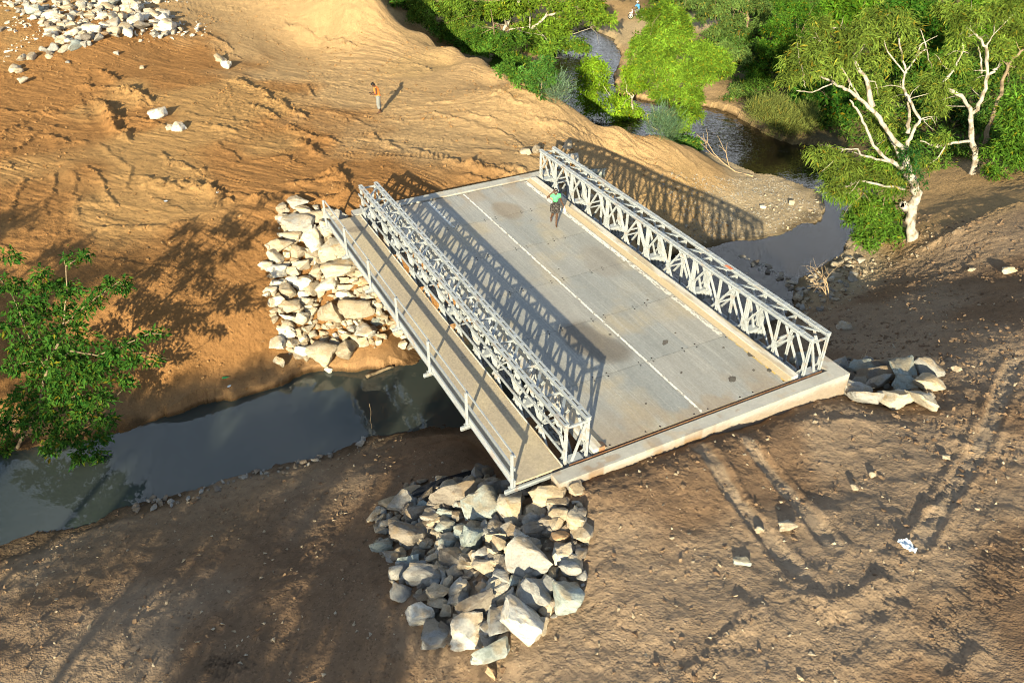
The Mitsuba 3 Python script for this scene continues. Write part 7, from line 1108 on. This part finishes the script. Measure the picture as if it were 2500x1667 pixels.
def crumple(name, at, s, mat, label, cat, seed):
    n = 14; u, v = np.meshgrid(np.linspace(-1, 1, n), np.linspace(-1, 1, n)); rs = np.random.RandomState(seed)
    P = np.stack([u.ravel(), v.ravel(), np.zeros(n * n)], 1); P[:, :2] *= (1 - .25 * np.abs(P[:, 1::-1]) ** 2)
    P = P * (s[0], s[1], 0) + np.c_[(meshkit.noise(P * 2.3, seed) - .5) * s[0] * .4, (meshkit.noise(P * 2.1 + 5, seed) - .5) * s[1] * .4, meshkit.fbm(P * 2.6, 3, seed) * s[2]]
    P += np.array(at); P[:, 2] += .02
    i, j = np.meshgrid(np.arange(n - 1), np.arange(n - 1), indexing='ij')
    k = add(name, (P, np.stack([i * n + j, i * n + j + 1, (i + 1) * n + j + 1, (i + 1) * n + j], -1).reshape(-1, 4)), mat, smooth=35); lab(k, label, cat)
crumple('plastic_bag', [1.21, -6.78, 0.12], (.17, .24, .16), 'mat_bag', 'crumpled white plastic bag lying on the tracked earth in the right foreground', 'bag', 5)
crumple('black_sheet', np.array([-7.49, 3.2, -2.59]) + (0, 0, .05), (1.2, .26, .10), 'mat_black_sheet', 'crumpled black plastic sheet behind the near pile of rocks', 'plastic sheet', 6)
b = MB(); q = np.array([-12.81, 14.65, -4.2]); b.tube([q + (0, 0, .05), q + (.16, -.03, .05), q + (.19, -.035, .05), q + (.27, -.05, .05)], [.04, .04, .016, .014], 10); k = b.add('bottle', 'mat_green_glass', smooth=True); lab(k, 'small green bottle lying on the bank near the left waterline', 'bottle')
for i, (q, mt, lb) in enumerate((([-12.64, 14.29, -4.42], 'mat_bag', 'scrap of pale litter on the bank beside the green bottle'), ([-12.79, 24.78, -0.38], 'mat_bag', 'white scrap of litter on the shaded orange slope'), ([-10.44, 24.35, -0.25], 'mat_bag', 'white scrap of litter on the orange earth left of the walkway end'))):
    crumple('litter', q, (.09, .07, .06), mt, lb, 'litter', 30 + i)

# ---------------------------------------------------------------- people
def hull(a, ra, b_, rb):
    s0, s1 = m3.Manifold.sphere(ra, 14).translate(list(map(float, a))), m3.Manifold.sphere(rb, 14).translate(list(map(float, b_)))
    return m3.Manifold.batch_hull([s0, s1])
def blob(bones, L=.035, it=6):
    m = m3.Manifold.batch_boolean([hull(*b_) for b_ in bones], m3.OpType.Add).refine_to_length(L).to_mesh()
    tm = trimesh.Trimesh(np.array(m.vert_properties[:, :3], float), np.array(m.tri_verts), process=False)
    trimesh.smoothing.filter_taubin(tm, iterations=it); return np.array(tm.vertices), np.array(tm.faces)
def hand_bones(w, d, side, curl=.5):
    """palm, four unequal bent fingers and a thumb; d = direction of the forearm, side = towards the thumb"""
    d = vn(np.array(d, float)); s_ = np.array(side, float); s_ = vn(s_ - d * (s_ @ d)); n = np.cross(d, s_); w = np.array(w, float)
    o = [(w, .024, w + d * .075 + s_ * .02, .021), (w, .024, w + d * .075 - s_ * .022, .019)]
    for k, L in enumerate((.072, .082, .075, .058)):
        a = w + d * .085 + s_ * (.030 - .020 * k); m = a + vn(d + n * curl * .4) * L * .5; e = m + vn(d + n * curl * 1.4) * L * .5
        o += [(a, .0095, m, .0088), (m, .0088, e, .0078)]
    a = w + d * .025 + s_ * .026; m = a + vn(d * .7 + s_ * .8) * .035; o += [(a, .012, m, .010), (m, .010, m + vn(d + s_ * .3 + n * .4) * .03, .009)]
    return o
def person(J, label, outfit, at, face, scale=1.0, hair=True):
    """J: joints in metres, x forward, y to the person's left, z up"""
    root = num('person'); USED[root] = 0; lab(root, label, 'person')
    F = np.array((face[0], face[1], 0.0)); F = vn(F); Lf = np.array((-F[1], F[0], 0))
    W = lambda m: (m[0][:, :1] * F * scale + m[0][:, 1:2] * Lf * scale + m[0][:, 2:] * np.array((0, 0, scale)) + np.array(at), m[1])
    j = {k: np.array(v, float) for k, v in J.items()}
    B = [(j['pelvis'], .112, j['waist'], .092), (j['waist'], .092, j['chest'], .106), (j['chest'], .104, j['neck'], .05), (j['neck'], .055, j['head'] - (0, 0, .05), .052)]
    for s in 'LR':
        B += [(j['sh' + s], .054, j['chest'], .09), (j['sh' + s], .052, j['el' + s], .040), (j['el' + s], .040, j['wr' + s], .027), (j['pelvis'], .10, j['hip' + s], .09), (j['hip' + s], .088, j['kn' + s], .058), (j['kn' + s], .056, j['kn' + s] * .55 + j['an' + s] * .45 + (-.02, 0, 0), .053), (j['kn' + s], .052, j['an' + s], .036), (j['an' + s], .036, j['to' + s], .028), (j['an' + s] - (.03, 0, .03), .03, j['to' + s], .026)]
        dd = vn(j['wr' + s] - j['el' + s]); B += hand_bones(j['wr' + s], dd, (0.4, 1 if s == 'R' else -1, .3))
    h = j['head']; tf = vn(j.get('look', h + (1, 0, 0)) - h); up = vn(np.array((0, 0, 1.0)) - tf * tf[2])
    lf = np.cross(up, tf)
    B += [(h + up * .02 - tf * .015, .088, h + tf * .02 - up * .04, .068), (h + tf * .045 - up * .075, .036, h, .06), (h + tf * .085 - up * .02, .014, h + tf * .095 - up * .035, .013), (h + lf * .082 - up * .015, .018, h + lf * .084 - up * .035, .014), (h - lf * .082 - up * .015, .018, h - lf * .084 - up * .035, .014)]
    add('body', W(blob(B, .022, 5)), 'mat_skin', root, smooth=True)
    if hair:
        add('hair', W(blob([(h + up * .035 - tf * .03, .092, h - tf * .045 - up * .03, .072), (h + up * .055 + tf * .02, .075, h - tf * .03 + up * .03, .085)], .03, 4)), 'mat_hair', root, smooth=True)
    eyes = MB()
    for s in (-1, 1):
        e = h + tf * .083 + lf * s * .032 + up * .004; eyes.box(e[0] - .008, e[0] + .008, e[1] - .010, e[1] + .010, e[2] - .006, e[2] + .006)
    add('eyes', W(eyes.mesh()), 'mat_white_cloth', root)
    mo = MB(); e = h + tf * .078 - up * .064; mo.box(e[0] - .008, e[0] + .008, e[1] - .022, e[1] + .022, e[2] - .005, e[2] + .005); add('mouth', W(mo.mesh()), 'mat_hair', root)
    for nm, mat, bones in outfit(j): add(nm, W(blob(bones, .03, 4)), mat, root, smooth=True)
    return root, W
def worker(j):
    up = [(j['pelvis'] + (0, 0, .04), .150, j['waist'], .150), (j['waist'], .150, j['chest'], .158), (j['chest'] + (0, .09, .05), .10, j['chest'] + (0, -.09, .05), .10), (j['shL'] * .75 + j['neck'] * .25, .07, j['chest'], .12), (j['shR'] * .75 + j['neck'] * .25, .07, j['chest'], .12)]
    sh = [(j['pelvis'], .146, j['hipL'], .125), (j['pelvis'], .146, j['hipR'], .125)]
    for s in 'LR': sh += [(j['hip' + s], .122, j['kn' + s], .105), (j['kn' + s], .105, j['kn' + s] * .6 + j['an' + s] * .4, .095)]
    return [('vest', 'mat_vest', up), ('shorts', 'mat_shorts', sh)]
JW = dict(pelvis=(0, 0, .95), waist=(.02, 0, 1.10), chest=(.07, 0, 1.33), neck=(.12, 0, 1.50), head=(.22, 0, 1.60), look=(.62, 0, 1.22), shL=(.08, .18, 1.42), shR=(.08, -.18, 1.42), elL=(.08, .24, 1.13), elR=(.08, -.23, 1.13), wrL=(.31, .12, 1.10), wrR=(.31, -.08, 1.12), hipL=(0, .10, .90), hipR=(0, -.10, .90), knL=(.03, .11, .50), knR=(-.01, -.12, .50), anL=(-.03, .12, .09), anR=(-.09, -.14, .09), toL=(.12, .13, .03), toR=(.05, -.17, .03))
qw = [0.32, 31.08, -0.02]
rw, Ww = person(JW, 'man in an orange vest and grey shorts looking down at his hands on the sand road', worker, (qw[0], qw[1], qw[2]), (-.93, .30), 1.06)
b = MB(); b.beam((.38, .06, 1.16), (.46, .0, 1.20), .07, .012); k = add('phone', Ww(b.mesh()), 'mat_black'); lab(k, 'dark phone in the hands of the man in the orange vest', 'phone')
def walker(j):
    top = [(j['waist'] + (0, 0, .06), .112, j['chest'], .126), (j['chest'] + (0, .08, .06), .085, j['chest'] + (0, -.08, .06), .085), (j['shL'], .072, j['chest'], .112), (j['shR'], .072, j['chest'], .112), (j['shL'], .068, j['shL'] * .7 + j['elL'] * .3, .062), (j['shR'], .068, j['shR'] * .7 + j['elR'] * .3, .062)]
    sk = [(j['waist'] - (0, 0, .05), .122, j['pelvis'], .142)]
    for s in 'LR': sk += [(j['pelvis'], .13, j['hip' + s] - (0, 0, .05), .13), (j['hip' + s], .13, j['hip' + s] * .45 + j['kn' + s] * .55, .128)]
    return [('top', 'mat_top', top), ('skirt', 'mat_skirt', sk)]
JF = dict(pelvis=(0, 0, .96), waist=(.01, 0, 1.12), chest=(.03, 0, 1.32), neck=(.03, 0, 1.48), head=(.05, 0, 1.60), look=(1.0, -.1, 1.45), shL=(.02, .165, 1.41), shR=(.02, -.165, 1.41), elL=(-.04, .25, 1.13), elR=(.10, -.36, 1.36), wrL=(.02, .36, .90), wrR=(.13, -.16, 1.58), hipL=(0, .09, .90), hipR=(0, -.09, .90), knL=(.10, .07, .50), knR=(-.02, -.09, .49), anL=(.14, .05, .08), anR=(-.30, -.12, .20), toL=(.30, .04, .03), toR=(-.22, -.13, .05))
qf = (2.33, 13.45, .0)
rf, Wf = person(JF, 'woman in a green top and dotted dark skirt walking on the bridge deck', walker, qf, (-.36, -.93), 1.02)
add('hair_band', Wf(blob([((.10, .02, 1.70), .018, (.11, -.02, 1.70), .018)], .02, 2)), 'mat_white_cloth', rf, smooth=True)
k = add('cloth', Wf(blob([((.03, .38, .86), .030, (.05, .43, .66), .045), ((.05, .43, .66), .045, (.03, .41, .60), .03)], .03, 4)), 'mat_white_cloth', smooth=True); lab(k, 'white cloth held in the lowered hand of the woman on the deck', 'cloth')

# ---------------------------------------------------------------- motorcycle and rider beyond the stream
qb = np.array([37.49, 57.76, -4.08]); fb = vn(np.array((-.83, .10, 0.0))); lb_ = np.array((-fb[1], fb[0], 0))
BW = lambda m: (m[0][:, :1] * fb + m[0][:, 1:2] * lb_ + m[0][:, 2:] * np.array((0, 0, 1.0)) + qb, m[1])
mk = num('motorcycle'); USED[mk] = 0; lab(mk, 'small white and brown motorcycle on the track across the stream', 'motorcycle')
for x in (.62, -.62):
    wk_ = num(mk + '__wheel'); th = np.linspace(0, 2 * np.pi, 25)
    b = MB(); b.tube(np.c_[x + .27 * np.cos(th), 0 * th, .31 + .27 * np.sin(th)], .045, 7, False); add('tyre', BW(b.mesh()), 'mat_black', wk_, smooth=True)
    b = MB(); b.tube(np.c_[x + .215 * np.cos(th), 0 * th, .31 + .215 * np.sin(th)], .02, 6, False)
    for a in np.arange(6) * np.pi / 3: b.beam((x, 0, .31), (x + .21 * math.cos(a), 0, .31 + .21 * math.sin(a)), .02, .02, up=(0, 1, 0))
    add('rim', BW(b.mesh()), 'mat_white_cloth', wk_, smooth=True)
b = MB(); b.tube([(.62, .07, .31), (.45, .06, .72), (.38, .05, .95)], .028, 6); b.tube([(.62, -.07, .31), (.45, -.06, .72), (.38, -.05, .95)], .028, 6); add('fork', BW(b.mesh()), 'mat_chrome', mk, smooth=True)
add('fender', BW(blob([((.50, 0, .66), .06, (.72, 0, .62), .05)], .03, 3)), 'mat_white_cloth', mk, smooth=True)
add('fairing', BW(blob([((.40, 0, .92), .11, (.22, 0, .55), .09), ((.22, 0, .55), .09, (-.25, 0, .40), .10)], .04, 4)), 'mat_brown_plastic', mk, smooth=True)
add('engine', BW(blob([((.0, 0, .36), .13, (-.15, 0, .36), .13)], .04, 3)), 'mat_black', mk, smooth=True)
add('seat', BW(blob([((-.02, 0, .76), .11, (-.62, 0, .80), .10)], .04, 4)), 'mat_black', mk, smooth=True)
add('rear_carrier', BW(blob([((-.65, 0, .84), .05, (-.95, 0, .86), .04)], .04, 3)), 'mat_white_cloth', mk, smooth=True)
b = MB(); b.tube([(.26, .36, 1.02), (.36, .14, .98), (.36, -.14, .98), (.26, -.36, 1.02)], .02, 6); add('handlebar', BW(b.mesh()), 'mat_black', mk, smooth=True)
add('headlight', BW(blob([((.48, 0, .90), .07, (.5, 0, .9), .06)], .03, 3)), 'mat_chrome', mk, smooth=True)
def rider(j):
    up = [(j['pelvis'], .14, j['waist'], .13), (j['waist'], .13, j['chest'], .145), (j['chest'] + (0, .09, .05), .09, j['chest'] + (0, -.09, .05), .09)]
    for s in 'LR': up += [(j['sh' + s], .07, j['chest'], .11), (j['sh' + s], .07, j['el' + s], .055)]
    tr = [(j['pelvis'], .14, j['hipL'], .12), (j['pelvis'], .14, j['hipR'], .12)]
    for s in 'LR': tr += [(j['hip' + s], .115, j['kn' + s], .085), (j['kn' + s], .085, j['an' + s], .06)]
    h = j['head']
    return [('shirt', 'mat_blue_cloth', up), ('trousers', 'mat_shorts', tr), ('cap', 'mat_white_cloth', [(h + (0, 0, .06), .098, h + (.03, 0, .05), .095), (h + (.09, 0, .05), .04, h + (.15, 0, .04), .03)])]
JB = dict(pelvis=(-.25, 0, .92), waist=(-.22, 0, 1.07), chest=(-.17, 0, 1.30), neck=(-.14, 0, 1.46), head=(-.10, 0, 1.60), look=(.9, .2, 1.55), shL=(-.16, .18, 1.39), shR=(-.16, -.18, 1.39), elL=(.0, .27, 1.17), elR=(.0, -.27, 1.17), wrL=(.20, .32, 1.08), wrR=(.20, -.32, 1.08), hipL=(-.22, .12, .88), hipR=(-.22, -.12, .88), knL=(.18, .20, .72), knR=(.18, -.20, .72), anL=(.02, .20, .34), anR=(.02, -.20, .34), toL=(.18, .21, .30), toR=(.18, -.21, .30))
rb_, Wb = person(JB, 'rider in a blue shirt and white cap on the motorcycle', rider, qb, fb[:2], 1.0, False)
